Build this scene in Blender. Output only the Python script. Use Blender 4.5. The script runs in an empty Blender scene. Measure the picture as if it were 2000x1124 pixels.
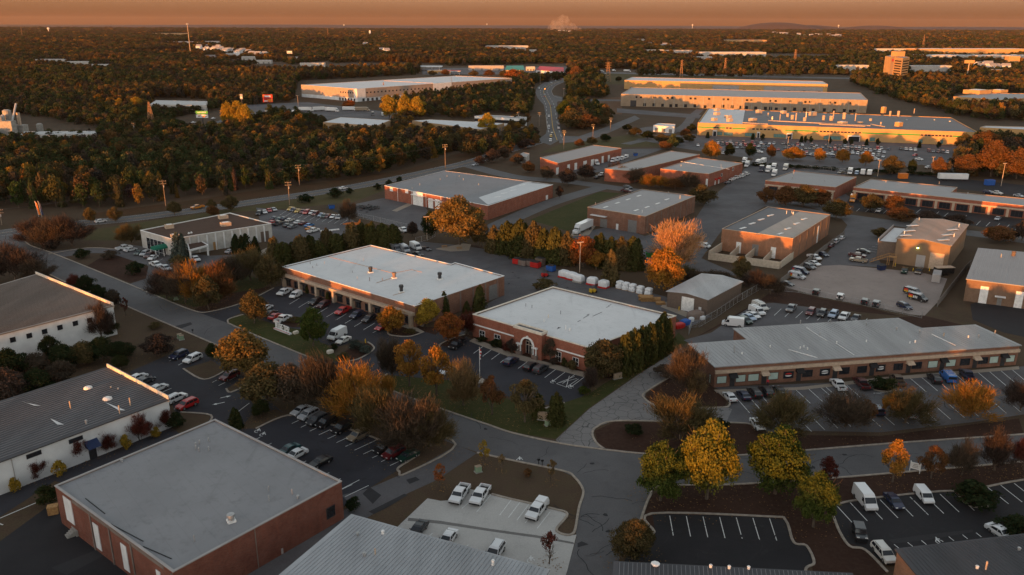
import bpy,math,random
import numpy as np
from mathutils import Vector,Matrix
from mathutils.geometry import tessellate_polygon

S=bpy.context.scene
COL=S.collection
R=math.radians
rng=random.Random(7)
nrg=np.random.default_rng(11)

# ---------------------------------------------------------------- camera, sky, sun, exposure
F,HY,ROLL,CAMH=1600.0,516.0,.003,80.0
PITCH=math.atan(HY/F)
cd=bpy.data.cameras.new('camera');cam=bpy.data.objects.new('camera',cd);COL.objects.link(cam)
cd.sensor_width=36;cd.lens=36*F/2000;cd.clip_start=1;cd.clip_end=60000
cam.matrix_world=Matrix.Translation((0,0,CAMH))@Matrix.Rotation(math.pi/2-PITCH,4,'X')@Matrix.Rotation(ROLL,4,'Z')
S.camera=cam

SUN_AZ,SUN_EL=R(33),R(1.35)
SUNV=Vector((-math.sin(SUN_AZ)*math.cos(SUN_EL),-math.cos(SUN_AZ)*math.cos(SUN_EL),math.sin(SUN_EL)))
W=bpy.data.worlds.new('World');S.world=W;W.use_nodes=True
nt=W.node_tree;nt.nodes.clear()
out=nt.nodes.new('ShaderNodeOutputWorld');bg=nt.nodes.new('ShaderNodeBackground')
sky=nt.nodes.new('ShaderNodeTexSky');sky.sky_type='NISHITA';sky.sun_disc=False
sky.sun_elevation=SUN_EL;sky.sun_rotation=math.atan2(SUNV.x,SUNV.y);sky.altitude=80
sky.air_density=1.0;sky.dust_density=.7;sky.ozone_density=1.0
tc=nt.nodes.new('ShaderNodeTexCoord');sp=nt.nodes.new('ShaderNodeSeparateXYZ')
rp=nt.nodes.new('ShaderNodeValToRGB');mx=nt.nodes.new('ShaderNodeMix');mx.data_type='RGBA'
rp.color_ramp.elements[0].position=0;rp.color_ramp.elements[0].color=(1,1,1,1)
rp.color_ramp.elements[1].position=.2;rp.color_ramp.elements[1].color=(0,0,0,1)
rp2=nt.nodes.new('ShaderNodeValToRGB')
SKYK=.12
HC=[(0,(.070,.023,.006)),(.012,(.078,.026,.005)),(.035,(.128,.039,.003)),(.09,(.2,.105,.05)),(.2,(.3,.26,.24))]
rp2.color_ramp.elements[0].position=HC[0][0];rp2.color_ramp.elements[0].color=tuple(c/SKYK for c in HC[0][1])+(1,)
rp2.color_ramp.elements[1].position=HC[-1][0];rp2.color_ramp.elements[1].color=tuple(c/SKYK for c in HC[-1][1])+(1,)
for p_,c_ in HC[1:-1]:
    e_=rp2.color_ramp.elements.new(p_);e_.color=tuple(c/SKYK for c in c_)+(1,)
hsv=nt.nodes.new('ShaderNodeHueSaturation');hsv.inputs['Saturation'].default_value=.46;hsv.inputs['Value'].default_value=2.6
nt.links.new(tc.outputs['Generated'],sp.inputs[0])
nt.links.new(sp.outputs['Z'],rp.inputs[0]);nt.links.new(sp.outputs['Z'],rp2.inputs[0])
nt.links.new(rp.outputs[0],mx.inputs['Factor']);nt.links.new(sky.outputs[0],hsv.inputs['Color']);nt.links.new(hsv.outputs[0],mx.inputs['A']);nt.links.new(rp2.outputs[0],mx.inputs['B'])
nt.links.new(mx.outputs['Result'],bg.inputs[0]);bg.inputs[1].default_value=SKYK
nt.links.new(bg.outputs[0],out.inputs[0])

sd=bpy.data.lights.new('sun','SUN');sd.energy=3.9;sd.angle=R(.5);sd.color=(1,.34,.05)
so=bpy.data.objects.new('sun',sd);COL.objects.link(so)
so.rotation_euler=SUNV.to_track_quat('Z','Y').to_euler();so.location=SUNV*300

S.view_settings.view_transform='Standard';S.view_settings.look='None'
S.view_settings.exposure=1.5;S.view_settings.gamma=1
S.render.engine='CYCLES'
c_=S.cycles;c_.max_bounces=4;c_.diffuse_bounces=2;c_.glossy_bounces=2;c_.transmission_bounces=2;c_.volume_bounces=0
c_.transparent_max_bounces=4;c_.use_denoising=True;c_.caustics_reflective=c_.caustics_refractive=False
c_.sample_clamp_indirect=4

# ---------------------------------------------------------------- photo pixel -> place on the ground (or at a height z)
_cr,_sr,_cp,_sp=math.cos(ROLL),math.sin(ROLL),math.cos(PITCH),math.sin(PITCH)
def ray(x,y):
    X,Y=x-1000,562-y
    X,Y=_cr*X-_sr*Y,_sr*X+_cr*Y
    return Vector((X/F,_cp+_sp*Y/F,-_sp+_cp*Y/F))
def G(x,y,z=0.0):
    d=ray(x,y);k=(CAMH-z)/-d.z
    return Vector((d.x*k,d.y*k,z))
def dist(x,y):return G(x,y).length
def ppm(v):
    return F/(v.y*_cp+(CAMH-v.z)*_sp)
def hgt(base,top):
    g=G(*base);t=G(*top)
    return CAMH*(1-g.length/t.length)
def proj(v):
    x,y,z=v[0],v[1],v[2]-CAMH
    dep=y*_cp-z*_sp;X=x/dep*F;Y=(y*_sp+z*_cp)/dep*F
    X,Y=_cr*X+_sr*Y,-_sr*X+_cr*Y
    return 1000+X,562-Y

# ---------------------------------------------------------------- materials
MATS={}
def nmat(name,build):
    if name in MATS:return MATS[name]
    m=bpy.data.materials.new(name);m.use_nodes=True
    n=m.node_tree;n.nodes.clear()
    o=n.nodes.new('ShaderNodeOutputMaterial')
    build(n,o);MATS[name]=m
    return m
def node(n,t,**kw):
    x=n.nodes.new(t)
    for k,v in kw.items():
        if k.startswith('i_'):x.inputs[k[2:].replace('_',' ')].default_value=v
        else:setattr(x,k,v)
    return x
def mixc(n,fac,a,b):
    x=n.nodes.new('ShaderNodeMix');x.data_type='RGBA'
    for s,v in(('Factor',fac),('A',a),('B',b)):
        if hasattr(v,'is_output'):n.links.new(v,x.inputs[s])
        else:x.inputs[s].default_value=v if s=='Factor' else(*v[:3],1)
    return x.outputs['Result']
def noise(n,scale,detail=4,rough=.6,coord=None,stretch=None):
    g=n.nodes.new('ShaderNodeNewGeometry')if coord is None else None
    src=g.outputs['Position']if g else coord
    if stretch:
        mp=n.nodes.new('ShaderNodeMapping');mp.inputs['Rotation'].default_value=(0,0,stretch[0]);mp.inputs['Scale'].default_value=stretch[1]
        n.links.new(src,mp.inputs[0]);src=mp.outputs[0]
    t=node(n,'ShaderNodeTexNoise',i_Scale=scale,i_Detail=detail,i_Roughness=rough)
    n.links.new(src,t.inputs['Vector'])
    return t.outputs['Fac']
def ramp(n,fac,a,b,lo=0.,hi=1.):
    r=n.nodes.new('ShaderNodeMapRange');r.clamp=True
    r.inputs['From Min'].default_value=a;r.inputs['From Max'].default_value=b
    r.inputs['To Min'].default_value=lo;r.inputs['To Max'].default_value=hi
    n.links.new(fac,r.inputs['Value']);return r.outputs[0]
def mul(n,a,b):
    x=n.nodes.new('ShaderNodeMath');x.operation='MULTIPLY'
    for i,v in enumerate((a,b)):
        if hasattr(v,'is_output'):n.links.new(v,x.inputs[i])
        else:x.inputs[i].default_value=v
    return x.outputs[0]
def bsdf(n,o,col,rough=.9,metal=0,spec=.3,bump=None):
    b=n.nodes.new('ShaderNodeBsdfPrincipled')
    if hasattr(col,'is_output'):n.links.new(col,b.inputs['Base Color'])
    else:b.inputs['Base Color'].default_value=(*col[:3],1)
    b.inputs['Roughness'].default_value=rough;b.inputs['Metallic'].default_value=metal
    b.inputs['Specular IOR Level'].default_value=spec
    if bump is not None:
        bp=node(n,'ShaderNodeBump',i_Strength=bump[1],i_Distance=bump[2]);n.links.new(bump[0],bp.inputs['Height']);n.links.new(bp.outputs[0],b.inputs['Normal'])
    n.links.new(b.outputs[0],o.inputs[0]);return b
def plain(name,col,rough=.7,metal=0,var=.18,scale=1.5,spec=.3):
    def f(n,o):
        a=tuple(c*(1-var)for c in col);b=tuple(min(1,c*(1+var))for c in col)
        bsdf(n,o,mixc(n,ramp(n,noise(n,scale),.3,.7),a,b),rough,metal,spec)
    return nmat(name,f)
def membrane(name,col,stain=.25,rough=.65):
    def f(n,o):
        c=mixc(n,ramp(n,noise(n,.09,6,.65),.35,.7),col,tuple(x*(1-stain*.45)for x in col))
        c=mixc(n,ramp(n,noise(n,.5,8,.75),.52,.7,0,.75),c,tuple(x*(1-stain)for x in col))
        c=mixc(n,ramp(n,noise(n,.35,4,.6,stretch=(.9,(1,.08,1))),.62,.72,0,.35),c,tuple(x*(1-stain*1.4)for x in col))
        mp=n.nodes.new('ShaderNodeMapping');mp.inputs['Rotation'].default_value=(0,0,.86);n.links.new(n.nodes.new('ShaderNodeNewGeometry').outputs['Position'],mp.inputs[0])
        bt=node(n,'ShaderNodeTexBrick',i_Scale=1.,i_Mortar_Size=.05,i_Mortar_Smooth=.5,i_Brick_Width=14.,i_Row_Height=2.9);n.links.new(mp.outputs[0],bt.inputs['Vector'])
        c=mixc(n,mul(n,bt.outputs['Fac'],.28),c,tuple(x*.55 for x in col))
        c=mixc(n,ramp(n,noise(n,.9,3,.5),.74,.78,0,.5),c,tuple(x*.4 for x in col))
        bsdf(n,o,c,rough,0,.25)
    return nmat(name,f)
def metalroof(name,col,ang=0.,rough=.45):
    def f(n,o):
        c=mixc(n,ramp(n,noise(n,.25,5,.6,stretch=(ang,(1,.12,1))),.35,.68),tuple(x*.78 for x in col),tuple(x*1.15 for x in col))
        c=mixc(n,ramp(n,noise(n,.12,6,.7),.5,.75,0,.5),c,tuple(x*.7 for x in col))
        bsdf(n,o,c,rough,.0,.4)
    return nmat(name,f)
def brick(name,c1,c2,mort=(.2,.17,.15),scale=1.):
    def f(n,o):
        t=node(n,'ShaderNodeTexCoord')
        b=node(n,'ShaderNodeTexBrick',i_Scale=scale,i_Mortar_Size=.012,i_Brick_Width=.42,i_Row_Height=.15)
        b.inputs['Color1'].default_value=(*c1,1);b.inputs['Color2'].default_value=(*c2,1);b.inputs['Mortar'].default_value=(*mort,1)
        n.links.new(t.outputs['UV'],b.inputs['Vector'])
        c=mixc(n,ramp(n,noise(n,.45,5,.65),.35,.7,0,.55),b.outputs['Color'],tuple(x*.62 for x in c1))
        c=mixc(n,ramp(n,noise(n,1.3,3,.6,stretch=(0,(1,1,.12))),.55,.75,0,.35),c,tuple(x*1.35 for x in c2))
        bsdf(n,o,c,.9,0,.2)
    return nmat(name,f)
def asphalt(name,col,crack=0,patch=.35,rough=.9):
    def f(n,o):
        c=mixc(n,ramp(n,noise(n,.06,5,.65),.35,.68),tuple(x*(1-patch)for x in col),tuple(x*(1+patch*.6)for x in col))
        c=mixc(n,ramp(n,noise(n,.3,6,.7),.52,.72,0,.5),c,tuple(x*.6 for x in col))
        c=mixc(n,ramp(n,noise(n,3.5,4,.8),.45,.8,0,.35),c,tuple(x*1.7 for x in col))
        if crack:
            g=n.nodes.new('ShaderNodeNewGeometry')
            nz=n.nodes.new('ShaderNodeTexNoise');nz.inputs['Scale'].default_value=.35;n.links.new(g.outputs['Position'],nz.inputs['Vector'])
            ad=n.nodes.new('ShaderNodeMixRGB');ad.blend_type='ADD';ad.inputs[0].default_value=1.6
            n.links.new(g.outputs['Position'],ad.inputs[1]);n.links.new(nz.outputs['Color'],ad.inputs[2])
            v=node(n,'ShaderNodeTexVoronoi',feature='DISTANCE_TO_EDGE',i_Scale=crack);n.links.new(ad.outputs[0],v.inputs['Vector'])
            c=mixc(n,ramp(n,v.outputs['Distance'],.008,.026,.7,0),c,(.008,.008,.009))
        bsdf(n,o,c,rough,0,.25)
    return nmat(name,f)
def groundmat(name,a,b,c3,s=.05):
    def f(n,o):
        c=mixc(n,ramp(n,noise(n,s,6,.65),.38,.65),a,b)
        c=mixc(n,ramp(n,noise(n,s*8,5,.7),.45,.7,0,.7),c,c3)
        c=mixc(n,ramp(n,noise(n,s*60,3,.7),.4,.75,0,.5),c,tuple(x*.45 for x in a))
        bsdf(n,o,c,1,0,.1)
    return nmat(name,f)
def paint(name='car_paint'):
    def f(n,o):
        i=node(n,'ShaderNodeObjectInfo')
        b=bsdf(n,o,i.outputs['Color'],.35,0,.5);b.inputs['Coat Weight'].default_value=.4;b.inputs['Coat Roughness'].default_value=.08
    return nmat(name,f)
def glow(name,col,s):
    def f(n,o):
        e=node(n,'ShaderNodeEmission');e.inputs[0].default_value=(*col,1);e.inputs[1].default_value=s;n.links.new(e.outputs[0],o.inputs[0])
    return nmat(name,f)

M=dict(
    white=plain('white_paint',(.72,.71,.69),.6),trim=plain('cream_trim',(.62,.55,.46),.7),tan=plain('tan_panel',(.45,.34,.25),.8),
    warmwall=plain('warm_panel',(.33,.255,.205),.8,var=.12,scale=.3),tanwall=plain('tan_stucco',(.36,.23,.125),.9,var=.12,scale=.4),concrete=plain('concrete',(.30,.285,.26),.9,var=.25,scale=.5),
    conc_l=plain('pale_concrete',(.29,.22,.155),.9,var=.14,scale=.3),dark=plain('dark_metal',(.035,.035,.038),.5),black=plain('black_rubber',(.012,.012,.012),.8),
    glass=plain('dark_glass',(.018,.021,.026),.08,spec=.6),blind=plain('blind_glass',(.42,.52,.47),.35,var=.1),steel=plain('galvanised_steel',(.38,.38,.38),.4,.5),
    wood=plain('timber',(.36,.20,.08),.85,var=.35,scale=3),pole=plain('wood_pole',(.20,.15,.11),.9),green=plain('green_canvas',(.01,.14,.09),.7),red=plain('red_paint',(.45,.018,.015),.5),
    blue=plain('blue_tarp',(.02,.09,.33),.6),navy=plain('navy_steel',(.012,.025,.075),.55),orange=plain('orange_paint',(.6,.16,.02),.6),yellow=plain('yellow_paint',(.62,.38,.03),.6),
    wrap=plain('white_wrap',(.68,.69,.7),.4,var=.1),drabwall=plain('drab_metal_wall',(.21,.135,.08),.75,var=.12,scale=.3),brownwall=plain('brown_cladding',(.13,.095,.075),.7,var=.15),greywall=plain('grey_panel',(.33,.31,.30),.8,var=.12,scale=.3),
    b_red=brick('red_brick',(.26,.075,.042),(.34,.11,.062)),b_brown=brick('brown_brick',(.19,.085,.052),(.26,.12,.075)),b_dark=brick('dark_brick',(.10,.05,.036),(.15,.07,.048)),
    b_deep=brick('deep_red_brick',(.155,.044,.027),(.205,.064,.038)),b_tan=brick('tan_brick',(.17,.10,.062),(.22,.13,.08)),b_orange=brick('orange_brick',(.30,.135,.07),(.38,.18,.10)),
    whitewall=plain('white_wall',(.64,.64,.64),.8,var=.14,scale=.25),block=plain('painted_block',(.44,.42,.39),.85,var=.16,scale=.5),
    door=plain('white_door',(.58,.57,.55),.6),gdoor=plain('grey_door',(.17,.165,.16),.6),green_stripe=plain('green_stripe',(.045,.26,.06),.6),
    paint=paint(),tail=plain('tail_light_red',(.35,.01,.01),.3),lamp=plain('headlight_glass',(.6,.6,.58),.15),chrome=plain('bright_metal',(.5,.5,.5),.25,.8),carblack=plain('black_plastic',(.015,.015,.016),.6),
    mark=plain('road_paint',(.62,.62,.60),.8,var=.2,scale=4),ymark=plain('yellow_road_paint',(.5,.3,.05),.8,var=.25,scale=4),kerb=plain('kerb_concrete',(.30,.255,.21),.9,var=.25,scale=1.2),
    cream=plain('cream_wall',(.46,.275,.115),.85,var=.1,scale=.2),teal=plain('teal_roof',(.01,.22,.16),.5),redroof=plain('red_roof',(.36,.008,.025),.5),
)
# ---------------------------------------------------------------- mesh builder
class MB:
    def __init__(s,org=(0,0,0)):s.v=[];s.f=[];s.m=[];s.uv={};s.o=Vector(org)
    def face(s,pts,m=0,uv=None):
        i=len(s.v);s.v.extend([tuple(Vector(p)-s.o)for p in pts]);s.f.append(tuple(range(i,i+len(pts))));s.m.append(m)
        if uv:s.uv[len(s.f)-1]=uv
    def hexa(s,b,t,m=0,bottom=False):
        # b, t : lists of n bottom/top points, counter-clockwise from above
        n=len(b);i=len(s.v);s.v.extend([tuple(Vector(p)-s.o)for p in list(b)+list(t)])
        for k in range(n):
            j=(k+1)%n;s.f.append((i+k,i+j,i+n+j,i+n+k));s.m.append(m)
        s.f.append(tuple(i+n+k for k in range(n)));s.m.append(m)
        if bottom:s.f.append(tuple(i+n-1-k for k in range(n)));s.m.append(m)
    def box(s,c,sx,sy,sz,rz=0,m=0):
        # c : centre of the base
        ca,sa=math.cos(rz),math.sin(rz);c=Vector(c)
        q=[Vector((c.x+ca*x-sa*y,c.y+sa*x+ca*y,c.z))for x,y in((-sx/2,-sy/2),(sx/2,-sy/2),(sx/2,sy/2),(-sx/2,sy/2))]
        s.hexa(q,[p+Vector((0,0,sz))for p in q],m,True)
    def cyl(s,a,b,r0,r1=None,n=8,m=0,cap=True):
        r1=r0 if r1 is None else r1;a,b=Vector(a),Vector(b);d=(b-a).normalized()
        u=d.orthogonal().normalized();w=d.cross(u);i=len(s.v)
        for p,r in((a,r0),(b,r1)):
            for k in range(n):
                t=2*math.pi*k/n;s.v.append(tuple(p+(u*math.cos(t)+w*math.sin(t))*r-s.o))
        for k in range(n):
            j=(k+1)%n;s.f.append((i+k,i+j,i+n+j,i+n+k));s.m.append(m)
        if cap:
            s.f.append(tuple(i+n+k for k in range(n)));s.m.append(m);s.f.append(tuple(i+n-1-k for k in range(n)));s.m.append(m)
    def poly(s,pts,z,m=0):
        # flat polygon, triangulated
        P=[Vector((p[0],p[1],0))for p in pts];i=len(s.v)
        s.v.extend([(p.x-s.o.x,p.y-s.o.y,z-s.o.z)for p in P])
        for t in tessellate_polygon([P]):
            a,b,c=(P[k]for k in t)
            if(b-a).cross(c-a).z<0:t=(t[0],t[2],t[1])
            s.f.append(tuple(i+k for k in t));s.m.append(m)
    def mesh(s,name,mats,smooth=False):
        me=bpy.data.meshes.new(name);me.from_pydata(s.v,[],s.f)
        for x in(mats if isinstance(mats,(list,tuple))else[mats]):me.materials.append(x)
        me.polygons.foreach_set('material_index',s.m)
        if smooth:me.polygons.foreach_set('use_smooth',[True]*len(s.f))
        if s.uv:
            u=me.uv_layers.new(name='UVMap');k=0
            for fi,p in enumerate(me.polygons):
                c=s.uv.get(fi)
                for j,li in enumerate(p.loop_indices):u.data[li].uv=c[j]if c else(0,0)
        me.update();return me
    def build(s,name,mats,parent=None,smooth=False):
        o=bpy.data.objects.new(name,s.mesh(name,mats,smooth));COL.objects.link(o)
        if parent is not None:o.parent=parent
        else:o.location=s.o
        return o
def tag(o,label=None,cat=None,group=None,kind=None):
    for k,v in(('label',label),('category',cat),('group',group),('kind',kind)):
        if v:o[k]=v
    return o
def thing(name,label,cat,loc,rz=0,group=None):
    o=bpy.data.objects.new(name,None);COL.objects.link(o);o.location=loc;o.rotation_euler=(0,0,rz);o.empty_display_size=.5
    return tag(o,label,cat,group)
def copy_tree(src,loc=None,rz=None,color=None,parent=None):
    c=src.copy();COL.objects.link(c)
    if parent is not None:c.parent=parent
    if loc is not None:c.location=loc
    if rz is not None:c.rotation_euler=(0,0,rz)
    if color:c.color=color
    for ch in KIDS.get(src.name,[]):copy_tree(ch,color=color,parent=c)
    return c
KIDS={}
def note_kids(root):
    for ch in root.children:KIDS.setdefault(root.name,[]).append(ch);note_kids(ch)
def smooth_line(pts,n=6):
    P=[Vector(p)for p in pts];o=[]
    for i in range(len(P)-1):
        p0,p1,p2,p3=P[max(i-1,0)],P[i],P[i+1],P[min(i+2,len(P)-1)]
        for k in range(n):
            t=k/n
            o.append(.5*((2*p1)+(p2-p0)*t+(2*p0-5*p1+4*p2-p3)*t*t+(3*p1-p0-3*p2+p3)*t**3))
    o.append(P[-1]);return o
def side(pts,d):
    o=[]
    for i,p in enumerate(pts):
        a,b=pts[max(i-1,0)],pts[min(i+1,len(pts)-1)];t=(b-a);t.z=0;t.normalize()
        o.append(p+Vector((-t.y,t.x,0))*d)
    return o
def ribbon(mb,pts,w,z,h=0.,m=0):
    L,Rr=side(pts,w/2),side(pts,-w/2)
    for i in range(len(pts)-1):
        q=[Rr[i],Rr[i+1],L[i+1],L[i]]
        if h>0:mb.hexa([Vector((p.x,p.y,z))for p in q],[Vector((p.x,p.y,z+h))for p in q],m)
        else:mb.face([Vector((p.x,p.y,z))for p in q],m)
def inside(x,y,poly):
    c=False;n=len(poly)
    for i in range(n):
        (x1,y1),(x2,y2)=poly[i],poly[i-1]
        if(y1>y)!=(y2>y)and x<(x2-x1)*(y-y1)/(y2-y1)+x1:c=not c
    return c
# ---------------------------------------------------------------- the setting: ground, roads, lots, kerbs, markings
GM=dict(
    base=groundmat('ground_earth',(.074,.050,.033),(.100,.067,.045),(.082,.066,.036)),
    lawn=groundmat('lawn_grass',(.040,.050,.014),(.060,.058,.020),(.080,.064,.027),.08),
    field=groundmat('field_grass',(.070,.064,.025),(.095,.078,.036),(.11,.078,.042),.06),
    mulch=groundmat('mulch',(.040,.021,.015),(.058,.030,.021),(.07,.042,.03),.15),
    brush=groundmat('brush_ground',(.075,.040,.021),(.055,.038,.020),(.11,.058,.026),.1),
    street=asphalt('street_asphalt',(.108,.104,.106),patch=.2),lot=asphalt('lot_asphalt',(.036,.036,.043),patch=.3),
    lotg=asphalt('worn_asphalt',(.105,.10,.104),0,.3),drive=asphalt('cracked_asphalt',(.19,.18,.175),.42,.2),black=asphalt('new_asphalt',(.024,.023,.025),patch=.25),
    road=asphalt('road_asphalt',(.11,.107,.108),patch=.15),pad=asphalt('concrete_slab',(.42,.40,.375),0,.12),gravel=asphalt('gravel',(.27,.22,.195),patch=.14),walk=asphalt('concrete_walk',(.30,.25,.20),patch=.12))
def surface(name,z,m,*polys):
    mb=MB()
    for k,p in enumerate(polys):mb.poly([G(*q)for q in p],z+k*.0006)
    return tag(mb.build(name,m),kind='structure')
# ground: one sheet to the horizon, finer near the camera
mb=MB();rs=[0,60,150,300,500,800,1200,2000,3500,6000,10000,18000,32000];K=96
for i in range(1,len(rs)):
    for k in range(K):
        a,b=2*math.pi*k/K,2*math.pi*(k+1)/K
        P=lambda r,t:(r*math.cos(t),r*math.sin(t),0)
        mb.face([P(rs[i],a),P(rs[i],b),P(rs[i-1],b),P(rs[i-1],a)]if rs[i-1]else[P(rs[i],a),P(rs[i],b),(0,0,0)])
tag(mb.build('ground',GM['base']),kind='structure')

surface('lawn',.012,GM['lawn'],[(445,632),(447,625),(470,614),(530,632),(590,645),(640,675),(665,708),(605,699),(500,656)],
    [(744,745),(757,733),(800,735),(880,740),(1000,783),(1060,798),(1102,786),(1150,770),(1180,750),(1290,690),(1325,650),(1345,668),(1250,728),(1150,798),(1085,858),(1000,845),(955,831),(875,804),(787,772),(750,757)],
    [(1035,430),(1170,375),(1215,378),(1150,402),(1148,430),(1110,452)],[(300,580),(380,600),(480,585),(525,555),(470,530),(420,540),(330,545)])
surface('field',.008,GM['field'],[(165,452),(240,440),(330,426),(430,412),(520,399),(660,376),(745,362),(752,372),(690,395),(560,408),(455,415),(300,445),(230,470),(165,470)],[(1095,282),(1075,290),(1050,300),(1150,290),(1320,285),(1240,262),(1170,272)],
    [(1180,165),(1440,165),(1440,142),(1180,142)])
surface('brush',.006,GM['brush'],[(400,404),(500,390),(700,364),(860,330),(920,312),(980,285),(960,275),(900,298),(800,330),(640,355),(500,372),(400,388),(160,420),(160,432)])
surface('street',.020,GM['street'],[(-200,478),(0,455),(50,451),(54,460),(47,470),(60,480),(95,492),(170,522),(250,555),(297,575),(377,607),(447,632),(500,656),(605,699),(665,712),(744,752),(787,772),(875,804),(955,831),(1000,846),(1093,866.5),(1182,879),(1268,888),(1340,891),(1427,891),(1554,882),(1753,866),(2000,849),(2150,836),
    (2150,888),(2000,902),(1742,924.6),(1632,933.5),(1427,947),(1330,945),(1247,938.5),(1101,921),(1000,900),(934,884),(892,870),(800,835),(700,795),(600,752),(512,714),(415,671),(250,600),(217,585),(140,557),(72,524),(0,490),(-200,520)])
surface('side_street',.024,GM['street'],[(1095,920),(1121,932),(1136,951),(1139,966),(1131,992),(1124,1032),(1126,1050),(1108,1115),(1090,1190),(1230,1190),(1205,1100),(1250,1029),(1258,997),(1270,969),(1275,955),(1247,938)])
main_c=smooth_line([G(*p)for p in[(-220,490),(0,456),(100,443),(160,436),(240,429),(330,418),(425,405),(500,394),(650,372),(760,352),(850,333),(915,318),(980,298),(1070,272)]])
mb=MB();ribbon(mb,main_c,11.5,.018);tag(mb.build('main_road',GM['road']),kind='structure')
cross_c=smooth_line([G(*p)for p in[(905,320),(1000,345),(1100,354),(1170,363),(1240,373),(1340,384),(1480,397),(1600,416),(1780,441),(1890,455),(2010,471),(2150,492)]])
mb=MB();ribbon(mb,cross_c,10.5,.022);tag(mb.build('park_road',GM['road']),kind='structure')
mb=MB();ribbon(mb,smooth_line([G(*p)for p in[(1180,365),(1080,395),(1000,428),(930,462)]]),9,.02);tag(mb.build('access_road',GM['road']),kind='structure')
surface('highway',.028,GM['road'],[(1048,275),(1066,262),(1069,250),(1066,225),(1062,205),(1050,192),(1045,180),(1050,170),(1065,160),(1095,154),(1120,148),(1140,147),(1108,158),(1085,168),(1077,178),(1082,188),(1100,193),(1088,200),(1089,225),(1095,250),(1100,270),(1075,284)],
    [(1092,266),(1130,267),(1180,250),(1240,226),(1250,232),(1200,255),(1150,276),(1092,280)],[(1082,186),(1110,193),(1215,195),(1215,198),(1110,198),(1090,198)],
    [(380,252),(440,232),(475,222),(480,226),(440,240),(390,260)])
mb=MB();ribbon(mb,smooth_line([G(*p)for p in[(1222,282),(1290,266),(1335,248),(1352,228),(1368,214)]]),8,.0275);ribbon(mb,smooth_line([G(*p)for p in[(1240,262),(1275,250),(1310,252),(1330,258)]]),14,.0262);tag(mb.build('service_road',GM['road']),kind='structure')
surface('freeway',.026,GM['road'],[(1150,140),(1460,148),(1700,153),(1700,155.5),(1460,151),(1150,143)])
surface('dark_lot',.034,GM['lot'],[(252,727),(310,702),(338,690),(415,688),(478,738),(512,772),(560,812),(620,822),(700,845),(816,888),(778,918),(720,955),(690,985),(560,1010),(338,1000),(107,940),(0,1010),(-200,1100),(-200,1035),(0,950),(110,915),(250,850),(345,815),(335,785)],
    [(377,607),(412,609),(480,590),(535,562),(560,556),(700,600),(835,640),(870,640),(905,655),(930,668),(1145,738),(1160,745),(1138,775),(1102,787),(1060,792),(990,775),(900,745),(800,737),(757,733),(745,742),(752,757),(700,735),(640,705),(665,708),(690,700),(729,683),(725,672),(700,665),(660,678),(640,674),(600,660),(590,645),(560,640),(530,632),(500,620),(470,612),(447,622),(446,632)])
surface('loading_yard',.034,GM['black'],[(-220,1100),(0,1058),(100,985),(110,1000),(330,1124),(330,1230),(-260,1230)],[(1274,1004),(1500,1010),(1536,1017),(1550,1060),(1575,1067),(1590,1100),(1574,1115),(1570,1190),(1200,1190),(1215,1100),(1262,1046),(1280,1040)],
    [(1625,990),(1650,980),(1720,972),(1860,960),(2000,938),(2150,922),(2150,1040),(2000,1050),(1753,1075),(1735,1105),(1690,1075),(1655,1060),(1630,1020)],[(1640,400),(1680,385),(1800,405),(2000,430),(2150,448),(2150,478),(2000,455),(1780,425),(1650,410)],
    [(1895,595),(1940,580),(2100,600),(2100,680),(1960,650),(1900,625)],[(1700,345),(1760,338),(2000,362),(2000,385),(1860,368)])
surface('worn_lot',.032,GM['lotg'],[(1396,757),(1420,768),(1430,790),(1400,800),(1300,800),(1290,822),(1420,825),(1470,828),(1500,845),(1560,842),(1720,845),(1900,825),(2000,810),(2150,792),(2150,700),(1990,717),(1690,745)],
    [(1335,665),(1390,650),(1425,625),(1475,595),(1510,592),(1600,603),(1680,625),(1690,640),(1500,640),(1462,664),(1348,672)],
    [(1598,520),(1612,500),(1640,465),(1655,440),(1640,424),(1745,436),(1715,475),(1712,500),(1725,523),(1640,518)],
    [(1108,462),(1200,440),(1260,462),(1360,425),(1380,395),(1450,335),(1475,306),(1560,316),(1660,340),(1500,355),(1640,372),(1660,385),(1640,420),(1560,400),(1500,400),(1410,450),(1370,505),(1450,540),(1270,520),(1255,500)],
    [(690,400),(750,387),(830,405),(850,430),(830,452),(760,440),(690,420)],[(500,406),(560,412),(680,425),(700,438),(790,452),(770,470),(640,492),(560,505),(520,470)],
    [(95,492),(170,484),(225,486),(240,476),(330,490),(370,495),(410,500),(520,495),(535,520),(440,545),(330,530),(318,545),(300,552),(297,575),(250,556),(285,545),(290,520),(215,495),(175,495),(125,502)],
    [(765,492),(820,472),(900,480),(1000,495),(1100,530),(1300,580),(1330,600),(1390,618),(1345,640),(1321,622),(1080,560),(925,612),(905,655),(870,640),(985,575),(985,540),(880,515)],
    [(1090,320),(1214,292),(1300,290),(1200,325),(1180,335),(1100,345)],[(1240,272),(1362,262),(1910,287),(1890,345),(1800,322),(1700,340),(1560,328),(1480,312),(1400,300),(1330,290)],
    [(480,205),(600,200),(780,222),(780,236),(560,234),(480,228)],[(825,134),(1110,130),(1110,146),(825,146)],
    [(1205,212),(1370,225),(1365,232),(1205,220)],[(893,870),(931,886),(854,938),(797,964),(717,1012),(650,1060),(560,1124),(470,1190),(360,1190),(500,1075),(600,1025),(690,990),(667,968),(720,955),(778,930),(793,926)])
surface('cracked_drive',.038,GM['drive'],[(1085,860),(1150,800),(1250,730),(1330,680),(1352,700),(1320,731),(1262,766),(1258,778),(1275,790),(1300,797),(1420,796),(1430,800),(1420,822),(1300,823),(1200,822),(1165,835),(1157,848),(1165,866),(1182,879),(1093,866)])
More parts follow.
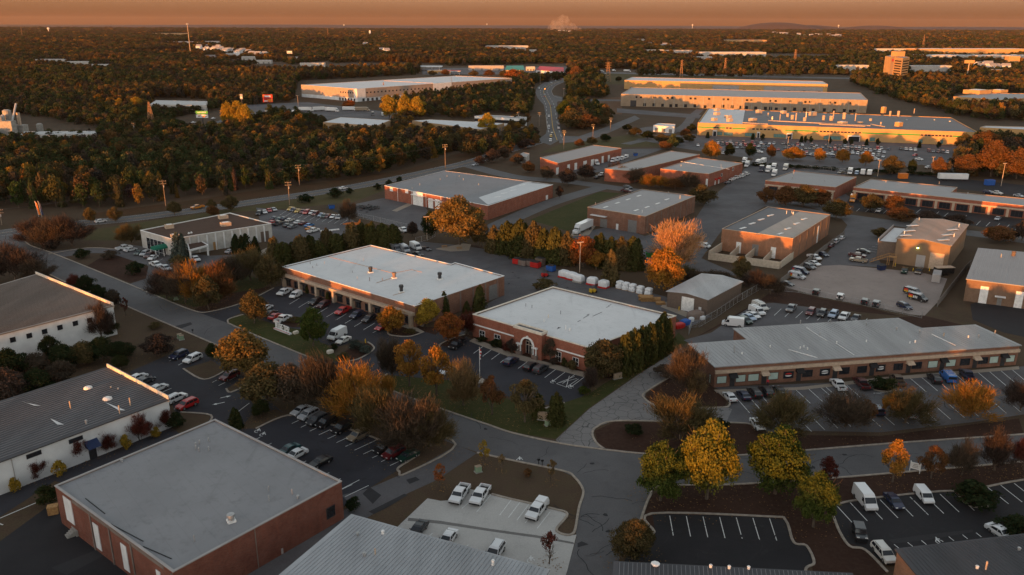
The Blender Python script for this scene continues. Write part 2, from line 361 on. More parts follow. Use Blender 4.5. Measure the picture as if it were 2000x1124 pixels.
surface('concrete_lot',.036,GM['pad'],[(798,1009),(835,974),(861,979),(874,978),(919,956),(960,966),(1000,976),(1038,986),(1078,994),(1108,1004),(1088,1032),(1091,1041),(1111,1046),(1126,1045),(1108,1115),(1085,1190),(780,1190),(777,1029)])
surface('gravel_yard',.030,GM['gravel'],[(1515,556),(1560,543),(1598,520),(1640,518),(1720,525),(1800,533),(1850,545),(1832,590),(1806,617),(1780,615),(1690,596),(1600,580)])
surface('dirt_yard',.010,groundmat('dirt',(.13,.075,.045),(.17,.10,.06),(.09,.055,.035),.04),[(1100,195),(1215,190),(1215,224),(1140,222),(1120,206)],[(1520,335),(1650,345),(1650,330),(1520,322)])
surface('pavement',.05,GM['walk'],[(916,667),(926,661),(1000,690),(1146,729),(1143,738),(1000,700)],[(560,553),(700,597),(830,632),(826,640),(700,603),(556,560)],[(782,638),(800,633),(828,648),(820,650)],[(1394,762),(1560,757),(1720,738),(1990,716),(1991,722),(1720,745),(1570,762),(1400,768)],
    [(510,490),(530,480),(530,512),(512,508)],[(872,483),(905,476),(920,478),(916,490),(880,492),(850,487),(856,485)],[(1290,600),(1300,590),(1345,612),(1340,620)],[(765,412),(800,396),(806,400),(775,414)],[(1112,462),(1125,448),(1165,440),(1150,460)])
kb=[[(358,721),(399,742),(442,724)],[(442,760),(451,767),(486,751)],[(352,806),(412,812),(402,835)],[(54,460),(47,468),(60,480),(95,492),(170,522),(250,555),(297,575),(377,607),(412,609),(480,590),(535,563)],[(446,632),(447,624),(475,615)],[(446,632),(500,656),(605,699),(650,716)],
      [(72,524),(140,557),(217,585),(250,600),(415,671),(512,714),(600,752),(700,795),(800,835),(890,869),(793,926),(780,922),(778,915),(800,900),(818,889)],[(757,731),(745,742),(752,757),(787,772),(875,804),(955,831),(1000,846),(1093,866.5),(1182,879),(1268,888),(1340,891),(1427,891),(1554,882),(1753,866),(2000,849),(2150,836)],
      [(932,885),(1000,900),(1101,921),(1121,932),(1136,951),(1139,966),(1131,992),(1124,1032),(1119,1043),(1108,1046),(1091,1041),(1088,1032),(1108,1005),(1078,994),(1000,976),(960,966)],
      [(1248,1029),(1258,997),(1270,969),(1290,950),(1427,947.5),(1632,934),(1742,925),(2000,902.5),(2150,888)],[(1182,879),(1165,866),(1157,848),(1165,835),(1200,823),(1300,824),(1420,826),(1465,829),(1475,838)],
      [(1325,727),(1262,766),(1258,778),(1275,790),(1300,797),(1405,797),(1424,793),(1422,783),(1400,764)],[(665,708),(700,702),(729,684),(727,675),(718,669)],[(757,650),(762,655),(785,658),(805,657),(828,649)],[(757,650),(765,642),(782,637)],[(858,678),(862,672),(888,660),(908,654)],
      [(1262,1046),(1278,1040),(1273,1004),(1500,1010),(1534,1017),(1550,1060),(1575,1067),(1590,1100),(1574,1112),(1572,1150)],[(1622,990),(1660,980),(1720,972),(1858,960),(1876,976),(1898,990),(1925,991),(1936,982),(1930,966),(1918,954)],[(1918,954),(2000,938),(2150,922)],[(1628,1010),(1640,1040),(1660,1068),(1690,1075),(1733,1118)],
      [(95,497),(170,485),(225,487)],[(1102,787),(1060,800)],[(815,888),(700,845),(620,824),(563,812),(500,838)],[(300,552),(297,575)],[(1077,178),(1082,188),(1100,193)],[(1108,158),(1085,168),(1077,178)],[(1069,252),(1066,225)],[(1720,741),(1700,750),(1708,762),(1735,766),(1748,760),(1740,746)]]
mb=MB()
for line in kb:ribbon(mb,smooth_line([G(*p)for p in line],5),.42,.004,.17)
tag(mb.build('kerb',M['kerb']),kind='structure')
surface('mulch_bed',.09,GM['mulch'],[(1860,959),(1878,976),(1900,988),(1924,989),(1934,981),(1928,966),(1916,953)],[(1702,749),(1709,761),(1735,765),(1747,759),(1739,747),(1720,742)],[(664,707),(700,701),(728,683),(726,675),(715,669),(690,678),(668,690)],[(758,650),(765,643),(782,638),(820,650),(805,656),(775,657)],[(860,676),(870,667),(910,655),(905,665),(885,680)],[(550,632),(580,625),(595,640),(570,640)],
    [(800,632),(828,640),(870,640),(850,655),(828,648)])
surface('planting_bed',.014,GM['mulch'],[(1262,770),(1320,731),(1345,690),(1396,760),(1420,784),(1416,793),(1300,796),(1264,783)],[(1162,842),(1200,825),(1420,827),(1465,830),(1480,843),(1500,850),(1720,852),(1990,818),(2000,849),(1753,866),(1554,882),(1427,891),(1268,888),(1182,879),(1166,862)],
    [(1252,1030),(1272,969),(1300,951),(1427,948),(1632,935),(2000,904),(2000,936),(1860,958),(1640,978),(1622,990),(1640,1042),(1690,1076),(1733,1120),(1600,1160),(1575,1067),(1550,1060),(1536,1015),(1274,1003),(1280,1038)],
    [(905,655),(1000,688),(1145,728),(1190,740),(1240,710),(1170,690),(1155,700),(1000,665),(930,640)],[(0,950),(110,905),(334,830),(370,818),(250,862),(110,925),(0,972)],[(377,607),(412,608),(480,589),(530,560),(440,575)],[(170,520),(215,492),(290,522),(285,545),(255,553)],[(840,505),(870,478),(940,480),(960,500),(905,500)],
    [(1640,650),(1750,620),(1806,617),(1900,640),(1800,645)],[(1340,670),(1400,640),(1480,590),(1520,560),(1600,583),(1690,600),(1760,618),(1600,602),(1500,590),(1420,625)])
surface('verge',.052,GM['base'],[(358,721),(413,705),(442,724),(399,742)],[(442,760),(479,737),(486,751),(451,767)],[(338,836),(352,806),(412,812),(402,835),(352,850)],[(470,838),(490,812),(540,800),(562,812),(500,838)])
# painted markings
mk=MB();ym=MB()
def stripe(a,b,w=.14,z=.046,mb_=mk,off=0.):
    A,B=G(*a),G(*b);d=(B-A).normalized();n=Vector((-d.y,d.x,0))*w/2
    mb_.face([Vector((p.x,p.y,z))for p in(A-n,B-n,B+n,A+n)])
def bay(a,b,n,tip,z=.046,w=.14):
    # n lines starting evenly from a to b, each running the pixel offset `tip` = (start offset, end offset)
    for i in range(n):
        t=i/(n-1);x,y=a[0]+(b[0]-a[0])*t,a[1]+(b[1]-a[1])*t
        k=tip if len(tip)==2 else tuple(tip[j]+(tip[j+2]-tip[j])*t for j in(0,1))
        stripe((x,y),(x+k[0],y+k[1]),w,z)
bay((570,828),(762,910),12,(39,-18,45,-21));bay((490,863),(667,957),9,(18,-8,21,-10));stripe((667,956),(702,938));stripe((674,971),(720,949))
bay((1308,1008),(1503,1013.5),7,(7,39,14,43));bay((1631,985),(1865,963),9,(33,36,38,35));bay((1928,952),(2060,934),6,(42,33))
bay((1746,1064),(1960,1034),9,(10,8));bay((1434,773),(1600,755),8,(30,34,30,26));bay((1610,754),(1650,750),3,(30,26));bay((1776,738),(1976,722),10,(33,28));bay((1512,828),(1640,812),6,(22,22));bay((1690,808),(1990,776),12,(30,26))
bay((1000,975),(1050,990),4,(-24,32));stripe((938,963),(902,994));stripe((958,968),(931,1001));stripe((1075,1000),(1049,1033));bay((845,1042),(950,1076),4,(-8,7))
bay((945,676),(1140,738),12,(-20,15,-24,18));bay((585,583),(750,638),10,(-20,12,-22,13));stripe((1122,736),(1087,750));stripe((1087,750),(1106,757));stripe((1106,757),(1130,741));stripe((1112,735),(1106,757));stripe((1089,749),(1127,740))
bay((330,706),(348,714),2,(28,-15));bay((414,748),(427,754),2,(38,-19));bay((318,766),(340,800),4,(17,-7));stripe((466,804),(487,788));stripe((0,1013),(70,983),.2);stripe((-10,1020),(6,1026),.2)
bay((1470,612),(1680,636),11,(14,-13));bay((1655,412),(1760,420),7,(7,-6));bay((1790,416),(1880,428),6,(8,-7));bay((1915,432),(1990,442),5,(-8,8));bay((1690,490),(1710,478),4,(22,3));bay((560,412),(690,432),12,(-14,9));bay((270,498),(300,515),6,(18,-9))
for i in range(5):stripe((1706+i*9,768-i*.5),(1722+i*6,770-i*2),.14)
stripe((1706,769),(1760,762));stripe((0,455.5),(100,443.5))
# lane arrows, parking symbols
def symbol(cx,cy,s=1.0,z=.047):
    c=G(cx,cy);cyl_=[(c.x+.45*s*math.cos(t),c.y+.45*s*math.sin(t),z)for t in[k*math.pi/5 for k in range(10)]]
    for k in range(8):
        a,b=Vector(cyl_[k]),Vector(cyl_[k+1]);n=(b-a).normalized();n=Vector((-n.y,n.x,0))*.07
        mk.face([a-n,b-n,b+n,a+n])
    mk.face([(c.x-.1,c.y,z+.001),(c.x+.1,c.y,z+.001),(c.x+.1,c.y+1.0*s,z+.001),(c.x-.1,c.y+1.0*s,z+.001)])
    mk.face([(c.x-.3,c.y+.5*s,z+.002),(c.x+.4,c.y+.5*s,z+.002),(c.x+.4,c.y+.66*s,z+.002),(c.x-.3,c.y+.66*s,z+.002)])
for q in((1080,747),(1115,757),(1037,1096),(1835,1059),(513,850),(503,843),(1015,899)):symbol(*q,1.3)
def arrow(cx,cy,d,z=.047):
    c=G(cx,cy);d=d.normalized();n=Vector((-d.y,d.x,0));P=lambda a,b:(c.x+d.x*a+n.x*b,c.y+d.y*a+n.y*b,z)
    mk.face([P(-1.4,-.12),P(.3,-.12),P(.3,.12),P(-1.4,.12)]);mk.face([P(.3,-.45),P(1.3,0),P(.3,.45)])
dv=G(500,656)-G(415,671);arrow(440,776,dv);arrow(426,789,-dv)
# far roads: lane lines
for c,w in((main_c,.16),):
    ribbon(ym,side(c,.12),.1,.024);ribbon(ym,side(c,-.12),.1,.024);ribbon(mk,side(c,5.3),.12,.024);ribbon(mk,side(c,-5.3),.12,.024)
art=smooth_line([G(*p)for p in[(1088,274),(1080,250),(1077,225),(1074,205),(1066,190),(1062,178),(1070,168),(1092,159),(1125,150)]])
ribbon(ym,art,.5,.034)
for k,off in enumerate((-4.2,4.2)):
    l=side(art,off)
    for i in range(0,len(l)-1,2):ribbon(mk,l[i:i+2],.25,.034)
tag(mk.build('road_markings',M['mark']),kind='structure');tag(ym.build('centre_line_markings',M['ymark']),kind='structure')
surface('tar_patch',.042,asphalt('tar',(.035,.034,.036),patch=.2),[(720,1000),(750,985),(790,965),(796,968),(760,990),(730,1005)],[(708,965),(722,952),(745,968),(728,985)],[(1735,1055),(1800,1046),(1900,1035),(1900,1040),(1810,1056),(1745,1062)],[(1128,1062),(1136,1058),(1150,1064),(1128,1070)],[(340,638),(372,630),(376,634),(350,644)],[(793,938),(812,932),(820,938),(800,946)],
    [(640,402),(690,425),(684,428),(636,406)],[(100,1110),(220,1062),(230,1072),(130,1124)])

surface('drain_stain',.041,asphalt('stained_concrete',(.17,.16,.15),patch=.45),[(798,1012),(860,1018),(960,1034),(1060,1048),(1120,1060),(1122,1064),(1060,1053),(960,1039),(860,1024),(796,1018)])
cs=MB();STREET=[(54,470),(250,565),(447,640),(605,705),(787,785),(955,840),(1182,888),(1427,900),(1753,875),(2000,858),(2000,895),(1427,940),(1247,932),(934,878),(800,830),(512,708),(217,580),(0,485)]
LOTS=[[(1430,775),(1990,730),(1990,800),(1500,838)],[(560,830),(780,890),(700,950),(500,860)],[(480,600),(820,650),(720,690),(520,615)],[(1640,1000),(1980,960),(1980,1030),(1700,1050)],[(270,740),(420,700),(500,780),(380,850)],[(1130,960),(1240,960),(1230,1090),(1130,1090)],[(880,510),(1080,540),(1260,580),(1000,570)],[(1290,1015),(1520,1025),(1560,1100),(1300,1090)]]
for poly,n,zz in[(STREET,46,.0215)]+[(l,13,.0475)for l in LOTS]:
    xs,ys=[p[0]for p in poly],[p[1]for p in poly];k=0
    while k<n:
        x,y=rng.uniform(min(xs),max(xs)),rng.uniform(min(ys),max(ys))
        if not inside(x,y,poly):continue
        k+=1;g=G(x,y);a=rng.uniform(0,6.28);pl=[g]
        for j in range(rng.randint(4,12)):a+=rng.uniform(-.5,.5);pl.append(pl[-1]+Vector((math.cos(a),math.sin(a),0))*rng.uniform(.4,1.1))
        ribbon(cs,pl,rng.uniform(.06,.16),zz+.0001*(k%7))
        if rng.random()<.35:cs.poly([(g.x+1+rng.uniform(.25,.6)*math.cos(t),g.y+rng.uniform(.25,.6)*math.sin(t))for t in[j*.785 for j in range(8)]],zz+.001+.0001*(k%9))
tag(cs.build('crack_sealing',asphalt('sealed_crack',(.03,.03,.032))),kind='structure')
# ---------------------------------------------------------------- buildings
class Bld:pass
def building(name,label,cat,px,h,wall,roof,par=.35,cap=None,capw=.4,base=0,group=None,roofname='roof',world=None):
    """px: roof-line corners in the photo (any order round the roof), h: height of that line"""
    b=Bld();b.h=h;b.par=par
    P=[Vector((p.x,p.y,0))for p in(world or[G(x,y,h)for x,y in px])]
    area=sum(P[i-1].x*P[i].y-P[i].x*P[i-1].y for i in range(len(P)))
    b.flip=area<0
    b.P=P
    C=sum(P,Vector())/len(P);b.c=C
    b.root=thing(name,label,cat,C,0,group)
    b.n=len(P)
    ccw=P[::-1]if b.flip else P
    mb=MB(C);n=len(ccw);u=0
    for i in range(n):
        p,q=ccw[i],ccw[(i+1)%n];L=(q-p).length
        mb.face([p+Vector((0,0,base)),q+Vector((0,0,base)),q+Vector((0,0,h)),p+Vector((0,0,h))],0,[(u,base),(u+L,base),(u+L,h),(u,h)]);u+=L
    t=.28
    inn=inset(ccw,t);b.inn=inn
    if par>0:
        for i in range(n):
            j=(i+1)%n
            mb.face([ccw[i]+Vector((0,0,h)),ccw[j]+Vector((0,0,h)),inn[j]+Vector((0,0,h)),inn[i]+Vector((0,0,h))])
            mb.face([inn[i]+Vector((0,0,h)),inn[j]+Vector((0,0,h)),inn[j]+Vector((0,0,h-par-.2)),inn[i]+Vector((0,0,h-par-.2))])
    b.wall=mb.build('wall',wall,b.root)
    mr=MB(C)
    if par>0:mr.poly(inn,h-par)
    else:mr.poly(inset(ccw,-.3),h+.02);
    b.zr=h-par if par>0 else h+.02
    if par<=0:
        o=inset(ccw,-.3)
        for i in range(n):
            j=(i+1)%n;mr.face([o[i]+Vector((0,0,h-.22)),o[j]+Vector((0,0,h-.22)),o[j]+Vector((0,0,h+.02)),o[i]+Vector((0,0,h+.02))])
    b.roof=mr.build(roofname,roof,b.root)
    if cap:
        mc=MB(C);o,i2=inset(ccw,-.07),inset(ccw,capw)
        for i in range(n):
            j=(i+1)%n
            mc.hexa([o[i]+Vector((0,0,h-.12)),o[j]+Vector((0,0,h-.12)),i2[j]+Vector((0,0,h-.12)),i2[i]+Vector((0,0,h-.12))],[p+Vector((0,0,h+.05))for p in(o[i],o[j],i2[j],i2[i])])
        b.cap=mc.build('coping',cap,b.root)
    return b
def inset(P,d):
    n=len(P);o=[]
    for i in range(n):
        a,p,c=P[i-1],P[i],P[(i+1)%n]
        e1,e2=(p-a).normalized(),(c-p).normalized();n1,n2=Vector((-e1.y,e1.x,0)),Vector((-e2.y,e2.x,0))
        m=n1+n2
        if m.length<1e-4:o.append(p+n1*d);continue
        m.normalize();o.append(p+m*(d/max(.3,m.dot(n1))))
    return o
def edge(b,i):
    p,q=b.P[i],b.P[(i+1)%b.n];d=(q-p);L=d.length;d/=L
    nr=Vector((d.y,-d.x,0))*(-1 if b.flip else 1)
    return p,d,nr,L
def on_wall(b,i,x,y):
    p,d,nr,L=edge(b,i);r=ray(x,y);cpos=Vector((0,0,CAMH))
    k=(p-cpos).dot(nr)/r.dot(nr);w=cpos+r*k
    return(w-p).dot(d),w.z
def wrect(b,i,u0,u1,z0,z1,depth=.08,name='door',mat=None,off=0.,parent=None,mats=None):
    """a slab standing proud of wall i between u0..u1 metres along it and z0..z1"""
    p,d,nr,L=edge(b,i)
    a0,a1=p+d*u0+nr*(off+.004),p+d*u1+nr*(off+.004)
    q=[a0,a1,a1+nr*depth,a0+nr*depth]
    if(q[1]-q[0]).cross(q[2]-q[1]).z<0:q=q[::-1]
    mb=MB(b.c);mb.hexa([v+Vector((0,0,z0))for v in q],[v+Vector((0,0,z1))for v in q],0,True)
    return mb.build(name,mat,parent or b.root)
def window(b,i,u0,u1,z0,z1,glass=None,frame=None,nx=1,nz=1,fw=.09,sill=None):
    p,d,nr,L=edge(b,i);mb=MB(b.c);up=Vector((0,0,1))
    def bar(ua,ub,za,zb,dep):
        a0,a1=p+d*ua+nr*.004,p+d*ub+nr*.004;q=[a0,a1,a1+nr*dep,a0+nr*dep]
        if(q[1]-q[0]).cross(q[2]-q[1]).z<0:q=q[::-1]
        mb.hexa([v+up*za for v in q],[v+up*zb for v in q],0,True)
    bar(u0-fw,u1+fw,z0-fw,z0,.1);bar(u0-fw,u1+fw,z1,z1+fw,.1);bar(u0-fw,u0,z0,z1,.1);bar(u1,u1+fw,z0,z1,.1)
    for k in range(1,nx):t=u0+(u1-u0)*k/nx;bar(t-fw/2,t+fw/2,z0,z1,.07)
    for k in range(1,nz):t=z0+(z1-z0)*k/nz;bar(u0,u1,t-fw/2,t+fw/2,.069)
    w=mb.build('window',frame or M['dark'],b.root)
    g=MB(b.c);a0,a1=p+d*u0+nr*.03,p+d*u1+nr*.03
    q=[a0+up*z0,a1+up*z0,a1+up*z1,a0+up*z1];g.face(q);g.build('pane',glass or M['glass'],w)
    return w
def pxwin(b,i,x0,y0,x1,y1,**k):
    u0,z0=on_wall(b,i,x0,y1);u1,z1=on_wall(b,i,x1,y0)
    if u1<u0:u0,u1=u1,u0
    return window(b,i,u0,u1,max(.15,min(z0,z1)),max(z0,z1),**k)
def pxdoor(b,i,x0,y0,x1,y1,name='door',mat=None,depth=.08):
    # opposite corners of the opening in the photo
    (u0,z0),(u1,z1)=on_wall(b,i,x0,y1),on_wall(b,i,x1,y0)
    if u1<u0:u0,u1=u1,u0
    return wrect(b,i,u0,u1,.02,max(z0,z1),depth,name,mat or M['door'])
def bays(b,i,u0,u1,n,w,z0,z1,**k):
    for j in range(n):
        t=u0+(u1-u0)*(j/(n-1)if n>1 else .5);window(b,i,t-w/2,t+w/2,z0,z1,**k)
def ribs(b,quad_px,k0,spacing,mat,h=.05,w=.07,zof=None):
    """standing seams from edge k0 of the quad to its opposite edge"""
    z=b.zr if zof is None else zof
    q=[Vector((p.x,p.y,0))for p in quad_px];q=q[k0:]+q[:k0]
    A,B,Cc,D=q;n=int(max((B-A).length,(Cc-D).length)/spacing);mb=MB(b.c)
    for j in range(1,n):
        t=j/n;p,r=A.lerp(B,t),D.lerp(Cc,t);s=(B-A).normalized()*w/2
        f=[p-s,p+s,r+s,r-s]
        if(f[1]-f[0]).cross(f[2]-f[1]).z<0:f=f[::-1]
        mb.hexa([v+Vector((0,0,z))for v in f],[v+Vector((0,0,z+h))for v in f])
    return mb.build('seam',mat,b.root)
def vents(b,items,kind='vent_pipe'):
    for it in items:
        x,y,r,h=it[:4];mat=it[4]if len(it)>4 else M['steel']
        g=G(x,y,b.zr);mb=MB(b.c)
        if kind=='vent_pipe':mb.cyl(g-Vector((0,0,.05)),g+Vector((0,0,h)),r,n=8);mb.cyl(g+Vector((0,0,h*.8)),g+Vector((0,0,h*.95)),r*1.35,r*.6,n=8)
        elif kind=='exhaust_fan':mb.box(g,r*2.2,r*2.2,.35,.6,1);mb.cyl(g+Vector((0,0,.35)),g+Vector((0,0,h*.75)),r*.85,n=12);mb.cyl(g+Vector((0,0,h*.7)),g+Vector((0,0,h)),r*1.15,r*1.05,n=12)
        elif kind=='hvac_unit':mb.box(g,r*2,r*1.5,h,.6);mb.box(g+Vector((0,0,h+.002)),r*1.2,r*.9,.12,.6,1)
        elif kind=='skylight':
            mb.box(g,r*2,r*.55,h,it[5]if len(it)>5 else .6);
        elif kind=='dome':mb.cyl(g,g+Vector((0,0,h*.6)),r,r*.9,10);mb.cyl(g+Vector((0,0,h*.6)),g+Vector((0,0,h)),r*.9,r*.45,10)
        mb.build({'dome':'roof_vent'}.get(kind,kind),[mat,M['white']],b.root)
def band(b,i,z0,z1,depth,mat,name='band',u0=0.,u1=None,off=0.):
    p,d,nr,L=edge(b,i);return wrect(b,i,u0,L if u1 is None else u1,z0,z1,depth,name,mat,off)
def column(b,i,u,w,z1,depth,mat,z0=0.):
    return wrect(b,i,u-w/2,u+w/2,z0,z1,depth,'column',mat)
def bent(q):return[G(*p)for p in q]
RF=dict(grey=membrane('roof_grey_membrane',(.235,.235,.245),.34),white=membrane('roof_white_membrane',(.64,.64,.64),.24),old=membrane('roof_old_membrane',(.34,.32,.31),.22),far=membrane('roof_pale',(.56,.57,.58),.15),fargrey=membrane('roof_mid_grey',(.30,.29,.29),.2),blue=membrane('roof_blue_grey',(.20,.205,.22),.35),
    brown=membrane('roof_brown_gravel',(.082,.048,.034),.3,1.),corr=metalroof('roof_grey_metal',(.31,.32,.335)),dcorr=metalroof('roof_dark_metal',(.062,.062,.068),0,.8),rib=metalroof('roof_rib_metal',(.19,.19,.20),0,.7),brib=metalroof('roof_brown_rib',(.11,.085,.07),0,.8),bcorr=metalroof('roof_brown_metal',(.22,.17,.14)),strip=metalroof('roof_strip_metal',(.26,.26,.265),.9),shed=metalroof('roof_shed_metal',(.36,.36,.365)),charcoal=membrane('roof_charcoal',(.12,.12,.13),.3))

# A : big brick workshop, lower left
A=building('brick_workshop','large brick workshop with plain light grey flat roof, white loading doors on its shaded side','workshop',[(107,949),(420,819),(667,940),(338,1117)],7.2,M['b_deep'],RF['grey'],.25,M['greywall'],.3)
for a_,b_,c_ in[((123,967),(138.5,978.5),2.2),((181,1020),(191,1025),3.2),((235.5,1060),(246,1065),3.2),((305,1112),(313,1116),3.2)]:
    (u0,z0),(u1,z1)=on_wall(A,3,*a_),on_wall(A,3,*b_);u0,u1=sorted((u0,u1));wrect(A,3,max(.4,u0),u1,max(.05,z0-4.6),min(z0,6.4),.1,'loading_door',M['whitewall'])
wrect(A,3,2.5,30,6.35,6.9,.06,'brick_band',M['b_dark'])
for u in(.25,11.5,18,24):wrect(A,3,u,u+.35,0,6.7,.14,'pilaster',M['b_dark'])
p_,d_,n_,L_=edge(A,3)
u,z=on_wall(A,2,645,990);window(A,2,u-.8,u+.8,1.7,3.6)
wrect(A,2,17,17.12,.1,7,.1,'downpipe',M['b_orange'])
for x,y in((383,872),(390,867),(383,878),(389,882),(408,863),(408,880)):vents(A,[(x,y,.11,.8)])
vents(A,[(452,1019,.55,1.3,M['steel'])],'exhaust_fan');vents(A,[(525,960,.09,1),(526,978,.09,1),(571,966,.09,1),(582,974,.2,.6),(380,1058,.08,1.1),(238,902,.2,.4)])
mb=MB(A.c)
for a,bq in(((167,974),(205,1004)),((216,1024),(280,1058)),((280,1068),(335,1092))):mb.cyl(G(*a,A.zr+.01),G(*bq,A.zr+.01),.09,n=4)
mb.build('roof_crack',M['carblack'],A.root)

# B : arched brick office
B=building('arched_brick_office','red brick office with white arched entrance and wide pale flat roof','office',[(923,614),(1080,560),(1321,617),(1152,680)],6.3,M['b_red'],RF['white'],.45,M['trim'],.45)
# edge 3 : (1152,680) -> (923,614) is the street front
p_,d_,n_,LB=edge(B,3)
for x0,y0,x1,y1,in((937,648,947,659),(966,656,977,667),(1086,689,1096,704),(1119,701,1130,712)):pxwin(B,3,x0,y0,x1,y1,frame=M['white'],nx=2,nz=2)
uL=[on_wall(B,3,*q)[0]for q in((925,640),(1013,662),(1088,684),(1142,699))]
for a,c in((uL[1],uL[0]),(uL[3],uL[2])):band(B,3,3.45,3.75,.22,M['white'],'lintel',a,c)
u1,u0=on_wall(B,3,1012,650)[0],on_wall(B,3,1066,665)[0]
wx=(u0+u1)/2;hw=(u1-u0)/2
def entrance():
    p,d,nr,L=edge(B,3);o=p+d*wx;up=Vector((0,0,1));dep=1.7;H=7.3;ra=1.75;sp_=3.1
    P=lambda u,z,e:o+d*u+nr*e+up*z
    mb=MB(B.c);N=14
    arc=[(ra*math.cos(math.pi*k/N),sp_+ra*math.sin(math.pi*k/N))for k in range(N+1)]
    def quad(a,b_,c,e):
        q=[a,b_,c,e];mb.face(q,0,[((v-o).dot(d)+(v-o).dot(nr),v.z)for v in q])
    for e in(dep,):
        quad(P(-hw,0,e),P(-ra,0,e),P(-ra,sp_,e),P(-hw,sp_,e));quad(P(ra,0,e),P(hw,0,e),P(hw,sp_,e),P(ra,sp_,e))
        for k in range(N):
            (a,z0),(c,z1)=arc[k],arc[k+1];ea=hw*(1 if k<N/2 else-1)
            quad(P(c,z1,e),P(a,z0,e),P(a,H,e),P(c,H,e))
        quad(P(ra,sp_,e),P(hw,sp_,e),P(hw,H,e),P(ra,H,e));quad(P(-hw,sp_,e),P(-ra,sp_,e),P(-ra,H,e),P(-hw,H,e))
    for s in(-1,1):
        quad(P(s*hw,0,dep),P(s*hw,0,-.5),P(s*hw,H,-.5),P(s*hw,H,dep));quad(P(s*ra,0,.02),P(s*ra,0,dep),P(s*ra,sp_,dep),P(s*ra,sp_,.02))
    for k in range(N):quad(P(*arc[k],.02),P(*arc[k+1],.02),P(*arc[k+1],dep),P(*arc[k],dep))
    quad(P(-hw,6,-.5),P(hw,6,-.5),P(hw,H,-.5),P(-hw,H,-.5))
    e=mb.build('entrance_block',M['b_red'],B.root)
    t=MB(B.c)
    q=[P(-hw-.15,H,-.6),P(hw+.15,H,-.6),P(hw+.15,H,dep+.15),P(-hw-.15,H,dep+.15)]
    if(q[1]-q[0]).cross(q[2]-q[1]).z<0:q=q[::-1]
    qi=inset(q,.45)
    for k in range(4):
        j=(k+1)%4;t.hexa([v-up*.55 for v in(q[k],q[j],qi[j],qi[k])],[v+up*.1 for v in(q[k],q[j],qi[j],qi[k])],0,True)
    t.build('entrance_coping',M['trim'],e)
    r=MB(B.c);r.face([v-up*.25 for v in qi]);r.build('entrance_roof',RF['charcoal'],e)
    w=MB(B.c);N2=16
    for k in range(N2):
        t0,t1=math.pi*k/N2,math.pi*(k+1)/N2
        for ri,ro in((ra-.02,ra+.42),):
            a=[P(ri*math.cos(t0),sp_+ri*math.sin(t0),dep+.005),P(ro*math.cos(t0),sp_+ro*math.sin(t0),dep+.005),P(ro*math.cos(t1),sp_+ro*math.sin(t1),dep+.005),P(ri*math.cos(t1),sp_+ri*math.sin(t1),dep+.005)]
            bq=[v+nr*.22 for v in a];w.hexa(a,bq)
    q=lambda u_,z,sx,sz,e0,e1:(w.hexa([P(u_-sx,z,e0),P(u_+sx,z,e0),P(u_+sx,z,e1),P(u_-sx,z,e1)],[P(u_-sx,z+sz,e0),P(u_+sx,z+sz,e0),P(u_+sx,z+sz,e1),P(u_-sx,z+sz,e1)],0,True))
    q(0,sp_+ra-.05,.22,.75,dep+.006,dep+.32)
    for s in(-1,1):q(s*(ra+.75),sp_-.3,.8,.3,dep+.01,dep+.6)
    w.build('arch',M['white'],e)
    for s in(-1,1):
        for k in(.3,1.15):
            c=MB(B.c);c.cyl(P(s*(ra+k),1.1,dep+.32),P(s*(ra+k),sp_-.3,dep+.32),.2,.17,10);c.build('column',M['white'],e)
        c=MB(B.c);a=[P(s*(ra+.75)-.85,0,dep+.004),P(s*(ra+.75)+.85,0,dep+.004),P(s*(ra+.75)+.85,0,dep+.7),P(s*(ra+.75)-.85,0,dep+.7)]
        if(a[1]-a[0]).cross(a[2]-a[1]).z<0:a=a[::-1]
        c.hexa(a,[v+up*1.1 for v in a]);c.build('plinth',M['b_red'],e)
    g=MB(B.c);g.face([P(-ra,0.1,.1),P(ra,.1,.1),P(ra,4.8,.1),P(-ra,4.8,.1)])
    dr=g.build('entrance_door',M['glass'],e);f=MB(B.c)
    for u_ in(-1.7,-.75,0,.75,1.7):f.hexa([P(u_-.06,.1,.11),P(u_+.06,.1,.11),P(u_+.06,.1,.2),P(u_-.06,.1,.2)],[P(u_-.06,4.4,.11),P(u_+.06,4.4,.11),P(u_+.06,4.4,.2),P(u_-.06,4.4,.2)])
    for z in(2.4,3.3):f.hexa([P(-1.7,z,.11),P(1.7,z,.11),P(1.7,z,.21),P(-1.7,z,.21)],[P(-1.7,z+.12,.11),P(1.7,z+.12,.11),P(1.7,z+.12,.21),P(-1.7,z+.12,.21)])
    f.build('frame',M['trim'],dr)
entrance()
vents(B,[(1027,599,.06,.9,M['dark']),(1039,602,.06,.9,M['dark']),(1095,614,.06,1,M['dark']),(1071,621,.14,.9,M['trim']),(1063,629,.14,.8,M['white']),(1105,644,.12,1.1,M['white']),(1113,646,.28,.7,M['white']),(1150,580,.06,.9,M['dark']),(1091,641,.2,.15,M['dark'])])
mb=MB(B.c)
for a,bq in(((1139,622),(1150,616)),((1158,618),(1176,610)),((1128,629),(1134,626)),((1188,598),(1194,595)),((1088,643),(1095,640)),((1146,616),(1151,614)),((1184,601),(1190,599))):mb.cyl(G(*a,B.zr+.01),G(*bq,B.zr+.01),.07,n=4)
mb.build('roof_stain',M['carblack'],B.root)['kind']='stuff'
wrect(B,1,30.5,31.2,0,6,.12,'corner_trim',M['trim'])

